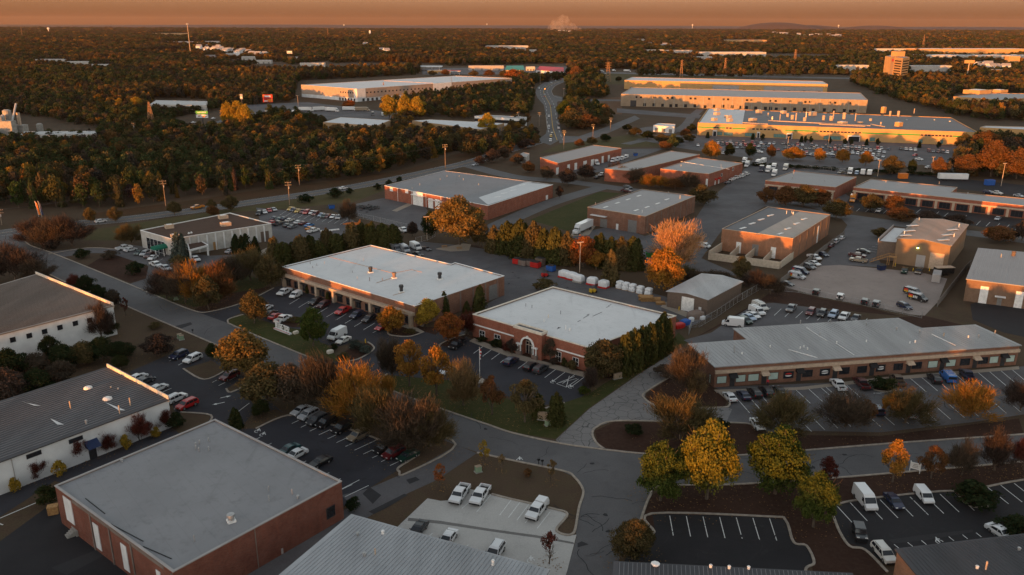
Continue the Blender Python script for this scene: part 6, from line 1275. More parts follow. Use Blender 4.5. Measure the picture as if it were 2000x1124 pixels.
for q in((325,585,518,56,'dbare','bare tree leftmost in the thicket below the white office'),(362,592,512,62,'brown','bare tree second in the thicket below the white office'),(455,560,500,56,'brown','bare tree at the right of the orange thicket'),(490,548,482,70,'olive','wide bare tree beside the long office corner')):T_('bare',*q)
T_('half',385,590,513,66,'orange','orange topped tree in the thicket below the white office');T_('half',428,592,515,60,'rust','rust topped tree right of the orange one in the thicket');T_('oak',408,605,540,54,'olive','olive tree in front of the orange thicket');T_('oak',530,562,500,52,'olive','olive tree with gold side at the long office back corner')
for q in((100,488,470,30,'dbare','dark shrub at the office drive mouth'),(160,505,487,28,'dgreen','dark hedge bush left in the office drive island'),(215,505,490,30,'brown','brown bush in the office drive island'),(265,535,512,36,'dgreen','dark bush at the tip of the office drive island')):T_('shrub',*q)
for i,x in enumerate(range(538,740,17)):
    y=512-(x-538)*.16+(i%2)*5;T_('leyland',x,y,y-50+(i%3)*8-(8 if i>8 else 0),40+i%2*6,'ley' if i%3 else 'olive','green conifer number %d from the left in the long row behind the long office'%(i+1),'conifers behind the long office')
for i,x in enumerate((728,748,768)):T_('leyland',x,488-i*2,434+i*2,48,'ley',('first','second','third')[i]+' of three taller conifers at the right end of the long row','conifers behind the long office')
# around the brick warehouse
T_('big',898,478,383,108,'amber','huge round rusty oak in front of the brick warehouse');T_('oak',841,466,414,32,'dgreen','dark evergreen left of the huge oak');T_('oak',806,462,434,20,'dbare','dark small tree by the yard gate');T_('oak',938,482,436,40,'olive','olive tree right of the huge oak');T_('half',682,434,392,34,'brown','bare tree by the blue container')
for q in((598,396,380,28),(655,386,369,30),(683,380,368,14),(737,371,359,16),(760,365,352,14),(781,358,346,14)):T_('shrub',*q,'dgreen','round dark bush on the grass along the main road','round bushes along the main road')
# middle conifers
for i,q in enumerate(((965,492,440,40),(990,496,432,52),(1016,502,428,54),(1042,506,432,52),(1062,512,446,46),(1084,514,444,52),(1108,516,452,46),(1172,518,456,48),(1192,522,462,48),(1212,524,462,48),(1234,526,462,54))):
    T_('leyland',*q,'ley' if i%3 else 'olive','conifer number %d from the left of the gold tipped row between yard and brick depot'%(i+1),'gold tipped conifers in the middle')
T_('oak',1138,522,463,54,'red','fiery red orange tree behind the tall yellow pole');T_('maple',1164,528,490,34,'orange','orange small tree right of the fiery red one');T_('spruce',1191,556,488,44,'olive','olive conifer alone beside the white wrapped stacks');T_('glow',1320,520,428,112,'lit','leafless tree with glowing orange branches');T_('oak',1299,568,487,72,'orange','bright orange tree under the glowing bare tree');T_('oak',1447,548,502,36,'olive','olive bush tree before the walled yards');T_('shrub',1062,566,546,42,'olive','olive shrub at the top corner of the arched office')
for q in((1360,560,530,50,'brown'),(1400,556,528,56,'brown'),(1475,566,530,50,'dbare'),(1505,575,540,44,'brown'),(1340,548,520,40,'olive')):T_('half',*q,'brown scrub tree behind the brown shed','scrub trees behind the brown shed')
# right middle
for i,q in enumerate(((1203,345,318,34,'dbare'),(1215,350,325,30,'orange'),(1240,358,328,40,'brown'),(1268,366,342,36,'orange'),(1290,368,345,42,'orange'),(1318,370,346,36,'rust'),(1345,372,338,40,'brown'),(1330,352,338,26,'orange'),(1252,340,322,26,'rust'))):T_('half',*q,'autumn tree in the thicket before the double roofed warehouse','thicket before the double roofed warehouse')
T_('oak',1371,400,362,48,'olive','dark olive tree beside the brick depot');T_('oak',1144,352,322,34,'dbare','bare round tree at the park road');T_('oak',1108,362,330,38,'dbare','bare round tree left of the other at the park road');T_('oak',1068,350,325,30,'brown','brown round tree further left on the park road');T_('oak',1032,338,316,28,'rust','rusty round tree at the dock row');T_('oak',1093,386,364,16,'dbare','small dark tree at the warehouse corner')
for q in((1495,398,366,32,'rust'),(1535,402,365,50,'rust'),(1568,404,362,52,'olive'),(1600,404,370,44,'rust'),(1632,428,390,50,'olive'),(1700,412,380,46,'olive'),(1745,414,382,40,'rust'),(1760,432,405,48,'rust'),(1812,440,412,46,'dbare'),(1868,446,420,50,'dbare'),(1950,472,442,56,'rust'),(1995,470,432,40,'dbare'),(1720,465,445,34,'olive')):T_('oak',*q,'rounded brown orange street tree along the bay fronted rows','trees along the bay fronted rows')
for q in((1388,312,276,34,'orange','bright orange tree at the corner of the factory lot'),(1424,308,280,20,'dgreen','dark tree right of the bright orange one'),(1465,308,280,20,'dgreen','second dark tree on the factory verge'),(1505,310,284,20,'rust','rust tree on the factory verge'),(1549,314,288,44,'orange','wide orange tree on the factory verge'),(1600,316,290,24,'orange','orange tree right of the wide one on the factory verge'),(1645,318,292,26,'orange','orange tree third on the factory verge'),(1690,324,296,26,'orange','orange tree fourth on the factory verge'),(1742,340,305,38,'olive','big olive tree at the right of the factory verge'),(1780,340,312,16,'dgreen','thin dark tree beside the big olive one'),(1831,345,308,28,'rust','rust tree by the right lamp post'),(1885,345,302,44,'rust','broad rust tree below the factory end'),(1880,298,262,34,'olive','olive tree at the factory corner'),(1935,345,275,60,'rust','tall rust tree at the right factory corner'),(1985,350,290,60,'rust','rust tree at the right edge of the photo'),(1920,310,258,60,'rust','rust tree against the tan sided unit'),(1975,312,268,70,'brown','brown tree against the tan sided unit at the photo edge')):T_('oak',*q)
for i,(x,y)in enumerate(((1470,273),(1489,275),(1620,282),(1565,278),(1573,279),(1583,280),(1692,284),(1714,284),(1832,290),(1382,270),(1650,284),(1662,284),(1795,289))):T_('shrub' if i%3 else 'leyland',x,y,y-13,8,'dgreen','small dark ornamental against the cream factory wall','ornamentals at the factory wall')
for q in((1120,250,218,60,'olive'),(1148,252,224,50,'rust'),(1104,232,198,34,'yg'),(1170,246,226,40,'olive'),(1135,226,200,36,'rust'),(1116,208,182,34,'dgreen'),(1140,195,170,36,'dgreen'),(1125,160,130,30,'rust'),(1150,162,136,40,'dgreen'),(1208,160,150,12,'dgreen')):T_('oak',*q,'clump tree on the right side of the highway','trees right of the highway')
for q in((952,262,222,36,'gold'),(465,250,198,34,'gold'),(447,250,200,24,'gold'),(482,252,205,30,'gold'),(760,232,186,34,'gold'),(790,232,186,30,'gold'),(815,232,190,34,'gold'),(235,215,192,16,'gold'),(268,215,190,22,'gold')):T_('oak',*q,'bright gold tree standing out of the dark woods','gold trees in the woods')
T_('oak',1003,165,136,40,'red','scarlet tree before the teal roofed shop');T_('oak',682,212,196,26,'red','scarlet tree below the long white warehouse')
for q in((1240,266,250,26,'olive'),(1265,272,256,28,'dgreen'),(1292,280,262,30,'olive'),(1320,284,268,30,'dgreen'),(1346,278,262,26,'olive'),(1182,276,262,22,'dgreen'),(1156,283,268,20,'olive'),(1132,288,272,20,'rust'),(1350,258,242,16,'dgreen'),(1338,268,252,20,'rust'),(1225,256,243,20,'dgreen'),(1300,292,276,30,'rust')):T_('oak',*q,'low bushy tree on the grass between highway junction and factory lot','trees between junction and factory')
for i,x in enumerate(range(1440,1840,17)):
    if i%7!=5:T_('shrub',x,322+(x-1440)*.055+(i%2),316+(x-1440)*.055,19,'dgreen','low dark hedge bush along the lower edge of the factory lot','hedge bushes below the factory lot')
for q in((962,318,292,30,'dbare'),(985,312,285,30,'brown'),(1010,322,300,26,'brown'),(1028,290,272,34,'dbare'),(938,322,305,24,'dbare')):T_('oak',*q,'rounded bare brown tree at the bend of the main road','bare trees at the road bend')
for q in((1010,160,140,22,'rust'),(985,152,138,20,'olive'),(955,150,137,22,'rust'),(925,150,138,18,'olive'),(1025,156,143,14,'dgreen'),(870,148,136,18,'rust'),(845,148,138,16,'olive'),(1112,146,132,16,'dgreen')):T_('oak',*q,'small tree before the roadside shops','trees before the roadside shops')
# ---------------------------------------------------------------- the woods
ALLOW=[[(-220,40),(-220,452),(0,432),(160,414),(330,396),(500,374),(700,348),(800,328),(880,300),(960,276),(1000,266),(1026,246),(1036,236),(1040,200),(1040,165),(1140,150),(2220,150),(2220,40)],[(1640,150),(1690,178),(1720,186),(1870,228),(1930,236),(2220,242),(2220,150)],[(1895,262),(2220,262),(2220,352),(1960,352),(1850,345),(1880,300)],[(1095,205),(1130,200),(1200,236),(1170,250),(1110,258),(1092,235)],[(955,277),(1045,263),(1046,280),(1000,298),(920,310),(900,303)],[(1100,160),(1215,160),(1210,195),(1110,190)],[(1240,280),(1330,288),(1320,294),(1240,290)]]
CLEAR=[[(572,185),(585,158),(890,143),(1010,148),(1008,168),(880,192),(700,214),(575,208)],[(480,206),(590,198),(770,208),(790,228),(770,240),(480,234)],[(615,262),(660,226),(770,232),(765,262)],[(800,256),(803,230),(840,229),(995,238),(985,266),(930,268)],[(918,238),(945,220),(1040,226),(1035,242)],[(285,220),(300,192),(410,194),(410,218)],[(330,232),(480,205),(500,232),(440,252),(370,262)],[(0,276),(0,225),(50,225),(195,252),(195,272)],
    [(815,147),(822,130),(1112,124),(1112,150),(1040,160),(1000,148),(890,146)],[(440,126),(450,118),(560,122),(560,130)],[(1030,178),(1135,142),(1150,150),(1110,168),(1106,195),(1110,285),(1044,285),(1062,250),(1058,205)],[(1160,134),(1470,143),(1710,149),(1710,157),(1640,160),(1620,150),(1240,147),(1215,160),(1215,195),(1190,195),(1175,160)],
    [(1200,148),(1625,153),(1700,178),(1722,232),(1925,240),(1925,290),(1200,292),(1204,230)],[(1715,154),(1722,143),(1905,147),(1905,155)],[(1850,214),(1862,184),(2120,180),(2120,214)],[(1905,280),(1905,246),(2120,246),(2120,280)],[(560,132),(640,118),(660,132),(600,140)],[(1085,268),(1240,225),(1250,240),(1150,282)]]
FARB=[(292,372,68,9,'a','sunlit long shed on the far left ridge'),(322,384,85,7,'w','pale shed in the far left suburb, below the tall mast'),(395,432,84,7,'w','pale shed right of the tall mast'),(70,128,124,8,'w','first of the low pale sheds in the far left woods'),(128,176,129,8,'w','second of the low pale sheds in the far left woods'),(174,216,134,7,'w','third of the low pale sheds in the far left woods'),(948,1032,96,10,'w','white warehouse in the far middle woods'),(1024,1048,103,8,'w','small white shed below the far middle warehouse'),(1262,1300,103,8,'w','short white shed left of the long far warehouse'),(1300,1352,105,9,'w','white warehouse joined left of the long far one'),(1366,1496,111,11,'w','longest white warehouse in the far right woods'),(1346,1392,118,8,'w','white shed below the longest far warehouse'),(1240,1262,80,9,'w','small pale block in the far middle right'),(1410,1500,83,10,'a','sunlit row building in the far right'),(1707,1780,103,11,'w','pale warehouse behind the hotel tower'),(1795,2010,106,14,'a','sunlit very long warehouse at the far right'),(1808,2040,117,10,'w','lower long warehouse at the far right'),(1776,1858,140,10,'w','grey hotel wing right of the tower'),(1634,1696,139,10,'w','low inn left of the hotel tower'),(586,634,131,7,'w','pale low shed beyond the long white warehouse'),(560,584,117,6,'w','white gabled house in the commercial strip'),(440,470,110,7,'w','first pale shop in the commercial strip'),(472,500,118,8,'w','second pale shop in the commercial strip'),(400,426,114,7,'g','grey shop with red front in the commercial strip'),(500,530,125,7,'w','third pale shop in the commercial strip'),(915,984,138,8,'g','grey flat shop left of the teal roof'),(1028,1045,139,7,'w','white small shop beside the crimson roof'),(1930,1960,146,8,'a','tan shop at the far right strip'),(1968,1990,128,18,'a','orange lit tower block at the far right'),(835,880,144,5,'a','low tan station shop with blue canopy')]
for a,b_,y,h,k,l in FARB:CLEAR.append([(a-5,y+4),(a,y-1.5),(b_,y-1.5),(b_+3,y+4),(b_-(b_-a)*.2,y+8),(a+(b_-a)*.3,y+6)])
def wooded(x,y):return any(inside(x,y,p)for p in ALLOW)and not any(inside(x,y,p)for p in CLEAR)
FC=[((.074,.064,.030),30,'olive brown'),((.046,.058,.024),38,'dull green'),((.10,.062,.026),12,'rust'),((.058,.049,.036),20,'dark brown'),((.20,.115,.028),5,'orange')]
fw_=[w for _,w,_ in FC]
# near: 7 m jittered grid; far: spacing grows with distance
pts=[]
d=360.0
while d<11000:
    sp_=max(7.2,d*.0068);x0,x1=proj((0,d,0))[0],0
    half=d*.68+20
    nx=int(2*half/sp_)
    for i in range(nx):
        X=-half+(i+rng.random())*sp_;Y=d+rng.random()*sp_
        px,py=proj((X,Y,0))
        if-200<px<2200 and wooded(px,py):
            # thin bands and openings far away
            if Y>900 and math.sin(X*.004+1.3*math.sin(Y*.0021))*math.sin(Y*.0033+.7*math.sin(X*.003))>.72:continue
            pts.append((X,Y,sp_))
    d+=sp_
pts.sort(key=lambda p:p[1])
NEAR=max(100,318-sum(1 for o in COL.objects if o.get('category')=='tree'))
def forest_h(X,Y,s):
    px,py=proj((X,Y,0))
    if 232<py<292 and(590<px<1060 or px<215)or 205<py<262 and 270<px<520:return rng.uniform(5,8.5)
    return(rng.uniform(7,12)if Y<1100 else rng.uniform(8,14))*(1+.2*math.sin(X*.02)*math.cos(Y*.017))*min(1.6,max(1,s/16))
fkinds=[crown_round(14,1100,.062,.1,rl=.22,name='c0'),crown_round(18,1100,.06,.12,rl=.19,name='c1'),crown_round(10,900,.065,.15,rl=.24,w=.42,name='c2'),crown_cone(950,.062,spires=4,flare=.46,name='c3'),crown_round(22,1200,.058,.08,rl=.17,name='c4')]
ftrunk=trunk_mesh('round')
# the trees nearest the road are things
nearset=[p for p in pts if-40<proj((p[0],p[1],8))[0]<2040][:NEAR];ns=set(nearset)
for X,Y,s in nearset:
    c,_,nm=rng.choices(FC,fw_)[0];px,py=proj((X,Y,0));h=forest_h(X,Y,s);k=rng.randrange(5)
    where='left' if px<350 else 'middle' if px<700 else 'right'
    r=thing('woodland_tree','%s %s tree at the %s front edge of the dark woods'%(nm,'pointed' if k==3 else 'rounded',where),'tree',(X,Y,0),rng.uniform(0,6.28),'front trees of the dark woods')
    w=h*rng.uniform(.55,.85)*(.62 if k==3 else 1)
    o=bpy.data.objects.new('crown',TK.setdefault(('f',k),fkinds[k].copy()));COL.objects.link(o);o.parent=r;o.scale=(w,w,h);o.color=(*[v*rng.uniform(.85,1.2)for v in c],1);o.data.materials[0]=LEAF
    t=bpy.data.objects.new('trunk',ftrunk);COL.objects.link(t);t.parent=r;t.scale=(h*.5,h*.5,h)
rest=[p for p in pts if p not in ns]
fp=[];fs=[];fr=[];fk=[];fc=[]
def add_f(X,Y,h,w,k=None):
    q=math.sin(X*.0105+2*math.sin(Y*.006))*math.sin(Y*.0085+1.4*math.sin(X*.008));c,_,nm=rng.choices(FC,[fw_[0],fw_[1]*max(.1,1-1.6*q),fw_[2]*max(.1,1+1.9*q),fw_[3],fw_[4]*max(.1,1+2.2*q)])[0];j=rng.uniform(.75,1.3)
    fp.append((X,Y,0));fs.append((w,w,h));fr.append(rng.uniform(0,6.28));fk.append(rng.randrange(5)if k is None else k);fc.append((c[0]*j,c[1]*j,c[2]*j))
for X,Y,s in rest:h=forest_h(X,Y,s);add_f(X,Y,h,max(h*rng.uniform(.6,.95),s*1.15))
# unseen tree rows added behind the camera, heights shaped to shade the foreground
hv=Vector((SUNV.x,SUNV.y,0)).normalized();pv=Vector((-hv.y,hv.x,0))
for row in range(4):
    u=-900
    while u<900:
        p=hv*(250+row*9+rng.uniform(-3,3))+pv*u;hh=rng.uniform(11.5,15.5)+1.8*math.sin(u*.045)+(.8 if-300<u<-150 else 1.5 if-150<=u<-85 else 2.0 if-85<=u<45 else 0);add_f(p.x,p.y,hh,hh*rng.uniform(.6,.9));u+=rng.uniform(4,7)
for i in range(70):  # unseen low trees added to block sun and sky glow on the brick workshop
    t_=rng.uniform(-4,34);u=rng.uniform(-142,-74);p=pv*u-hv*t_
    if proj((p.x,p.y,9))[1]<1135 or p.y<5:continue
    hh=rng.uniform(7.2,8.8);add_f(p.x,p.y,hh,hh*.8)
me=bpy.data.meshes.new('forest');me.from_pydata(fp,[],[])
for nm,ty,arr,key in(('siz','FLOAT_VECTOR',fs,'vector'),('rot','FLOAT',fr,'value'),('kind','INT',fk,'value'),('col','FLOAT_COLOR',[(*c,1)for c in fc],'color')):
    a=me.attributes.new(nm,ty,'POINT');a.data.foreach_set(key,np.array(arr,dtype=np.int32 if ty=='INT' else np.float32).ravel())
fo=bpy.data.objects.new('forest',me);COL.objects.link(fo);tag(fo,'autumn woods of countless small trees reaching to the horizon','forest',kind='stuff')
src=bpy.data.collections.new('forest_kinds')
for i,m_ in enumerate(fkinds):m_.materials[0]=LEAFI;o=bpy.data.objects.new('forest_kind_%d'%i,m_);src.objects.link(o)
ng=bpy.data.node_groups.new('forest_scatter','GeometryNodeTree');ng.interface.new_socket('Geometry',in_out='INPUT',socket_type='NodeSocketGeometry');ng.interface.new_socket('Geometry',in_out='OUTPUT',socket_type='NodeSocketGeometry')
gi,go=ng.nodes.new('NodeGroupInput'),ng.nodes.new('NodeGroupOutput');ip=ng.nodes.new('GeometryNodeInstanceOnPoints');ci=ng.nodes.new('GeometryNodeCollectionInfo');ci.inputs[0].default_value=src;ci.inputs[1].default_value=True;ci.inputs[2].default_value=True
def nattr(nm,ty):x=ng.nodes.new('GeometryNodeInputNamedAttribute');x.data_type=ty;x.inputs[0].default_value=nm;return[o for o in x.outputs if o.enabled and o.name=='Attribute'][0]
cx=ng.nodes.new('ShaderNodeCombineXYZ');ng.links.new(nattr('rot','FLOAT'),cx.inputs[2])
ng.links.new(gi.outputs[0],ip.inputs['Points']);ng.links.new(ci.outputs[0],ip.inputs['Instance']);ip.inputs['Pick Instance'].default_value=True
ng.links.new(nattr('kind','INT'),ip.inputs['Instance Index']);ng.links.new(cx.outputs[0],ip.inputs['Rotation']);ng.links.new(nattr('siz','FLOAT_VECTOR'),ip.inputs['Scale']);ng.links.new(ip.outputs[0],go.inputs[0])
fo.modifiers.new('scatter','NODES').node_group=ng
print('forest',len(fp),'near',len(nearset),'trees',NT[0],'cars',NCAR[0])
# ---------------------------------------------------------------- far buildings, towers, hills, smoke
for a,b_,y,h,k,l in FARB:
    A_,B_=G(a,y),G(b_,y);d=(B_-A_).normalized();n=Vector((-d.y,d.x,0));dep=max(14,(B_-A_).length*.22)
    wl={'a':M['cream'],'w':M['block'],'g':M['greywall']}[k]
    b=building('distant_building',l,'building',None,h,wl,RF['far']if k!='g' else RF['fargrey'],.3,M['trim']if k=='a' else None,1.0,world=[A_,A_+n*dep,B_+n*dep,B_])
    Lb=edge(b,3)[3];nd=max(3,min(12,int(Lb/14)))
    for j in range(nd):u=Lb*(j+.5)/nd;wrect(b,3,u-1.6,u+1.6,.1,min(h*.5,3.5),.2,'door',M['gdoor'])
def rod(name,label,cat,bx,by,ty,r,mat,arms=(),group=None,build=None):
    g=G(bx,by);h=hgt((bx,by),(bx,ty));t=thing(name,label,cat,g,0,group)
    mb=MB(g);mb.cyl(g,g+Vector((0,0,h)),r,r*.7,8);mb.build('pole',mat,t)
    return t,g,h
def utility_pole(bx,by,ty,label,lit=False,ang=.3):
    t,g,h=rod('utility_pole',label,'pole',bx,by,ty,.2,M['pole'],group='utility poles')
    d=Vector((math.cos(ang),math.sin(ang),0))
    for dz in(.5,1.7):
        mb=MB(g);c=g+Vector((0,0,h-dz));mb.cyl(c-d*1.4,c+d*1.4,.09,n=4);mb.build('crossarm',M['pole'],t)
        for s in(-1.2,-.5,.5,1.2):mb=MB(g);mb.cyl(c+d*s,c+d*s+Vector((0,0,.35)),.07,n=6);mb.build('insulator',M['steel'],t)
    mb=MB(g);mb.cyl(g+Vector((.3,-.2,h-3.2)),g+Vector((.3,-.2,h-2.3)),.25,n=8);mb.build('transformer',M['steel'],t)
    return g,h
ends=[]
for bx,by,ty,l in((324,403,352,'wooden utility pole against the woods left of the orange truck'),(566,401,355,'double armed utility pole at the grass by the used cars'),(585,362,322,'utility pole at the wood edge above the used cars'),(870,332,282,'utility pole behind the brick warehouse'),(4,440,408,'pale utility pole at the left photo edge'),(264,270,240,'utility pole with crossarm in the left woods'),(1053,247,220,'utility pole at the grass beside the highway'),(1158,267,243,'utility pole at the junction side road'),(1012,248,219,'utility pole before the ribbon windowed office'),(1101,292,255,'signal mast pole at the lower highway junction'),(1192,256,230,'thin pole along the junction side road')):
    ends.append(utility_pole(bx,by,ty,l))
w=MB()
for(g0,h0),(g1,h1)in((ends[4],ends[0]),(ends[0],ends[2]),(ends[2],ends[3])):
    for o in(-1.2,1.2):
        a,c=g0+Vector((o*.95,o*.3,h0-.2)),g1+Vector((o*.95,o*.3,h1-.2));p=a
        for k in range(1,9):t=k/8;q=a.lerp(c,t)-Vector((0,0,4*1.6*t*(1-t)));w.cyl(p,q,.03,n=3,cap=False);p=q
tag(w.build('power_line',M['dark']),'thin power lines strung between the poles along the main road','wire')
def lamp_post(bx,by,ty,label,mat=M['tan']):
    t,g,h=rod('lamp_post',label,'lamp post',bx,by,ty,.16,mat,group='parking lamp posts');c=g+Vector((0,0,h))
    mb=MB(g);mb.box(c-Vector((0,0,.1)),2.2,.5,.28,.4);mb.build('lamp_head',mat,t)
for q in((1132,532,474,'tall pole glowing yellow before the fiery red tree'),(1714,345,313,'sunlit lamp post behind the bay fronted units'),(1819,336,307,'sunlit lamp post at the right of the factory lot'),(1955,364,319,'tall sunlit lamp post in the right trees'),(834,468,424,'grey lamp post at the small yard gate'),(1617,290,262,'thin lamp post in the factory lot'),(1537,299,268,'thin lamp post among the factory cars'),(1101,190,173,'white lamp post at the upper junction'),(583,214,187,'lamp post in the truck yard'),(764,230,207,'lamp post right of the truck yard'),(1105,171,160,'short lamp post on the highway bend'),(1055,164,143,'lamp post beside the crimson roofed shop'),(1039,190,171,'sunlit post left of the highway')):lamp_post(*q)
def lattice(bx,by,ty,w,label,mat,arms=True,name='transmission_tower',cat='tower',grp='lattice towers'):
    g=G(bx,by);h=hgt((bx,by),(bx,ty));t=thing(name,label,cat,g,0,grp);mb=MB(g);n=8;up=Vector((0,0,1))
    for(sx,sy)in((-1,-1),(1,-1),(1,1),(-1,1)):
        mb.cyl(g+Vector((sx*w,sy*w,0)),g+Vector((sx*w*.18,sy*w*.18,h)),.22,.14,4)
    for k in range(n):
        z0,z1=h*k/n,h*(k+1)/n;w0,w1=w*(1-.82*k/n),w*(1-.82*(k+1)/n)
        for s in(-1,1):mb.cyl(g+Vector((-w0,s*w0,z0)),g+Vector((w1,s*w1,z1)),.12,n=3);mb.cyl(g+Vector((w0,s*w0,z0)),g+Vector((-w1,s*w1,z1)),.12,n=3);mb.cyl(g+Vector((s*w0,-w0,z0)),g+Vector((s*w1,w1,z1)),.12,n=3)
    mb.build('lattice_mast',mat,t)
    if arms:
        for f in(.72,.84,.96):mb=MB(g);a=w*1.1;mb.cyl(g+Vector((-a,0,h*f)),g+Vector((a,0,h*f)),.2,n=4);mb.cyl(g+Vector((-a,0,h*f)),g+Vector((0,0,h*f+2.2)),.12,n=3);mb.cyl(g+Vector((a,0,h*f)),g+Vector((0,0,h*f+2.2)),.12,n=3);mb.build('crossarm',mat,t)
rust=plain('rusted_steel',(.30,.17,.09),.8)
for q in((1187,160,122,4,'lattice power tower at the brown field'),(1330,152,118,2.2,'slim lattice tower left of two in the far field'),(1415,147,114,2.2,'slim lattice tower right of two in the far field'),(1551,131,97,3,'lattice tower in the far right woods')):lattice(*q,rust)
for q in((296,244,199,2.2,'orange lit lattice mast beside the long grey shed'),(750,190,161,1.6,'orange lattice mast before the long white warehouse'),(1802,96,68,3,'lattice mast on the far right horizon'),(44,74,52,3,'lattice mast at the far left horizon'),(641,76,55,3,'lattice mast in the far middle woods'),(942,52,42,2.5,'dark mast on the middle horizon')):lattice(*q,rust,False,'radio_mast','mast')
t,g,h=rod('cell_mast','very tall orange lit cell mast rising over the left horizon','mast',373,112,46,.9,M['tan']);mb=MB(g)
for k in range(6):a=k*1.047;mb.box(g+Vector((math.cos(a)*2,math.sin(a)*2,h-3)),.6,.6,3,a)
mb.build('antenna',M['white'],t)
def water_tower(bx,by,ty,label,r,kind=0):
    g=G(bx,by);h=hgt((bx,by),(bx,ty));t=thing('water_tower',label,'water tower',g,0,'water towers');up=Vector((0,0,1));mb=MB(g)
    mb.cyl(g,g+up*(h-r),r*(.28 if not kind else .9),r*(.22 if not kind else .9),12);mb.build('stem',M['white'],t);mb=MB(g);pr=[(.25,0),(.8,.35),(1,.8),(.95,1.25),(.6,1.6),(.1,1.75)]
    for(r0,z0),(r1,z1)in zip(pr[:-1],pr[1:]):mb.cyl(g+up*(h-r*1.75+z0*r),g+up*(h-r*1.75+z1*r),r*r0,r*r1,14)
    mb.build('tank',M['white'],t,True)
for q in((96,66,54,'water tower on the far left horizon',9,0),(672,54,48,'tiny water tower on the horizon left of the middle',12,0),(723,72,59.5,'pale cylinder tank in the far middle woods',6,1),(951,54,46.5,'water tower on the horizon left of the smoke',12,0),(1352,57,48,'water tower on the horizon right of the smoke',12,0),(1637,58,49,'orange lit water tower on the right horizon',12,0)):water_tower(*q)
def billboard(bx,by,ty,panels,label,wpx,name='billboard'):
    g=G(bx,by);h=hgt((bx,by),(bx,ty));k=ppm(g);w=wpx/k;t=thing(name,label,'billboard',g,0);mb=MB(g);mb.cyl(g,g+Vector((0,0,h*.9)),.45,n=8);mb.build('post',M['dark'],t)
    n=len(panels)
    for i,(cols)in enumerate(panels):
        z1=h-i*h*.26;z0=z1-h*.235;mb=MB(g);mb.box(g+Vector((0,-.3,z0)),w,.5,z1-z0)
        hh=(z1-z0)
        for j,(fx,fz,fw,fh,mi)in enumerate(cols[1:]):mb.box(g+Vector((w*(fx-.5),-.56-.01*j,z0+hh*fz)),w*fw,.03,hh*fh,0,mi)
        mb.build('panel',[cols[0]]+[M['whitewall'],M['red'],M['green_stripe'],M['orange'],M['black']],t)
gg=plain('bright_green',(.08,.34,.07),.6)
billboard(397,244,217,[(gg,(.2,.35,.07,.35,1),(.32,.38,.07,.35,1),(.44,.4,.07,.35,1),(.56,.42,.07,.35,1),(.68,.44,.07,.35,1),(.8,.46,.07,.35,1),(.7,.05,.5,.18,3)),(M['whitewall'],(.2,.3,.06,.5,5),(.3,.3,.06,.5,5),(.42,.35,.05,.4,5),(.62,.2,.2,.45,4),(.82,.4,.2,.12,5))],'double billboard, green panel above a white one, in the left woods',23)
billboard(525,215,185,[(M['red'],(.5,.3,.6,.45,1),(.08,.3,.14,.6,4)),(M['red'],(.72,.15,.5,.7,4),(.3,.2,.4,.25,1))],'double billboard with red and white panels beside the truck yard',19)
billboard(567,122,100,[(M['whitewall'],(.5,.15,.8,.2,5))],'white billboard in the far commercial strip',10);billboard(475,226,184,[(M['greywall'],(.5,.2,.8,.3,1))],'small tall pole sign left of the red billboard',5)
t,g,h=rod('sign_mast','tall orange lit roadside sign mast right of the hotel tower','sign',1889,148,119,.9,M['tan']);mb=MB(g);mb.box(g+Vector((0,0,h-4)),16,2,5,0);mb.build('panel',M['cream'],t)
t=thing('fuel_station','red topped fuel station with canopy left of the teal roof','station',G(884,146));g=t.location;mb=MB(g);mb.box(g+Vector((0,0,5)),26,18,1.0);mb.box(g+Vector((0,0,6.002)),26.4,18.4,.5,0,1);mb.build('canopy',[M['whitewall'],M['red']],t)
for x in(-11,-4,4,11):mb=MB(g);mb.box(g+Vector((x,0,0)),.8,.8,5);mb.build('post',M['white'],t)
t=thing('fuel_station','white canopied fuel station at the left of the station row','station',G(836,138));g=t.location;mb=MB(g);mb.box(g+Vector((0,0,6)),50,26,1.6);mb.build('canopy',M['whitewall'],t)
for x in(-20,-7,7,20):mb=MB(g);mb.box(g+Vector((x,0,0)),.8,.8,6);mb.build('post',M['white'],t)
# concrete plant
t=thing('concrete_plant','grey concrete silos and hopper tower in the left woods','silo plant',G(25,272));g0=t.location
for x,y,ty,r,m_ in((8,272,229,2.6,'concrete'),(22,268,216,2.9,'concrete'),(13,270,226,1.4,'steel'),(80,262,243,2.2,'concrete')):
    g=G(x,y);h=hgt((x,y),(x,ty));mb=MB(g0);mb.cyl(g,g+Vector((0,0,h)),r,n=16);mb.cyl(g+Vector((0,0,h)),g+Vector((0,0,h+.8)),r,r*.5,16);mb.build('silo',M[m_],t)
for x,y,ty,w_,m_ in((20,272,236,9,'concrete'),(40,268,244,10,'concrete'),(43,268,220,2,'tan')):
    g=G(x,y);h=hgt((x,y),(x,ty));mb=MB(g0);mb.box(g,w_,w_*.7,h);mb.build('hopper',M[m_],t)
mb=MB(g0);mb.cyl(G(30,270)+Vector((0,0,12)),G(43,268)+Vector((0,0,24)),.7,n=6);mb.build('conveyor',M['steel'],t)
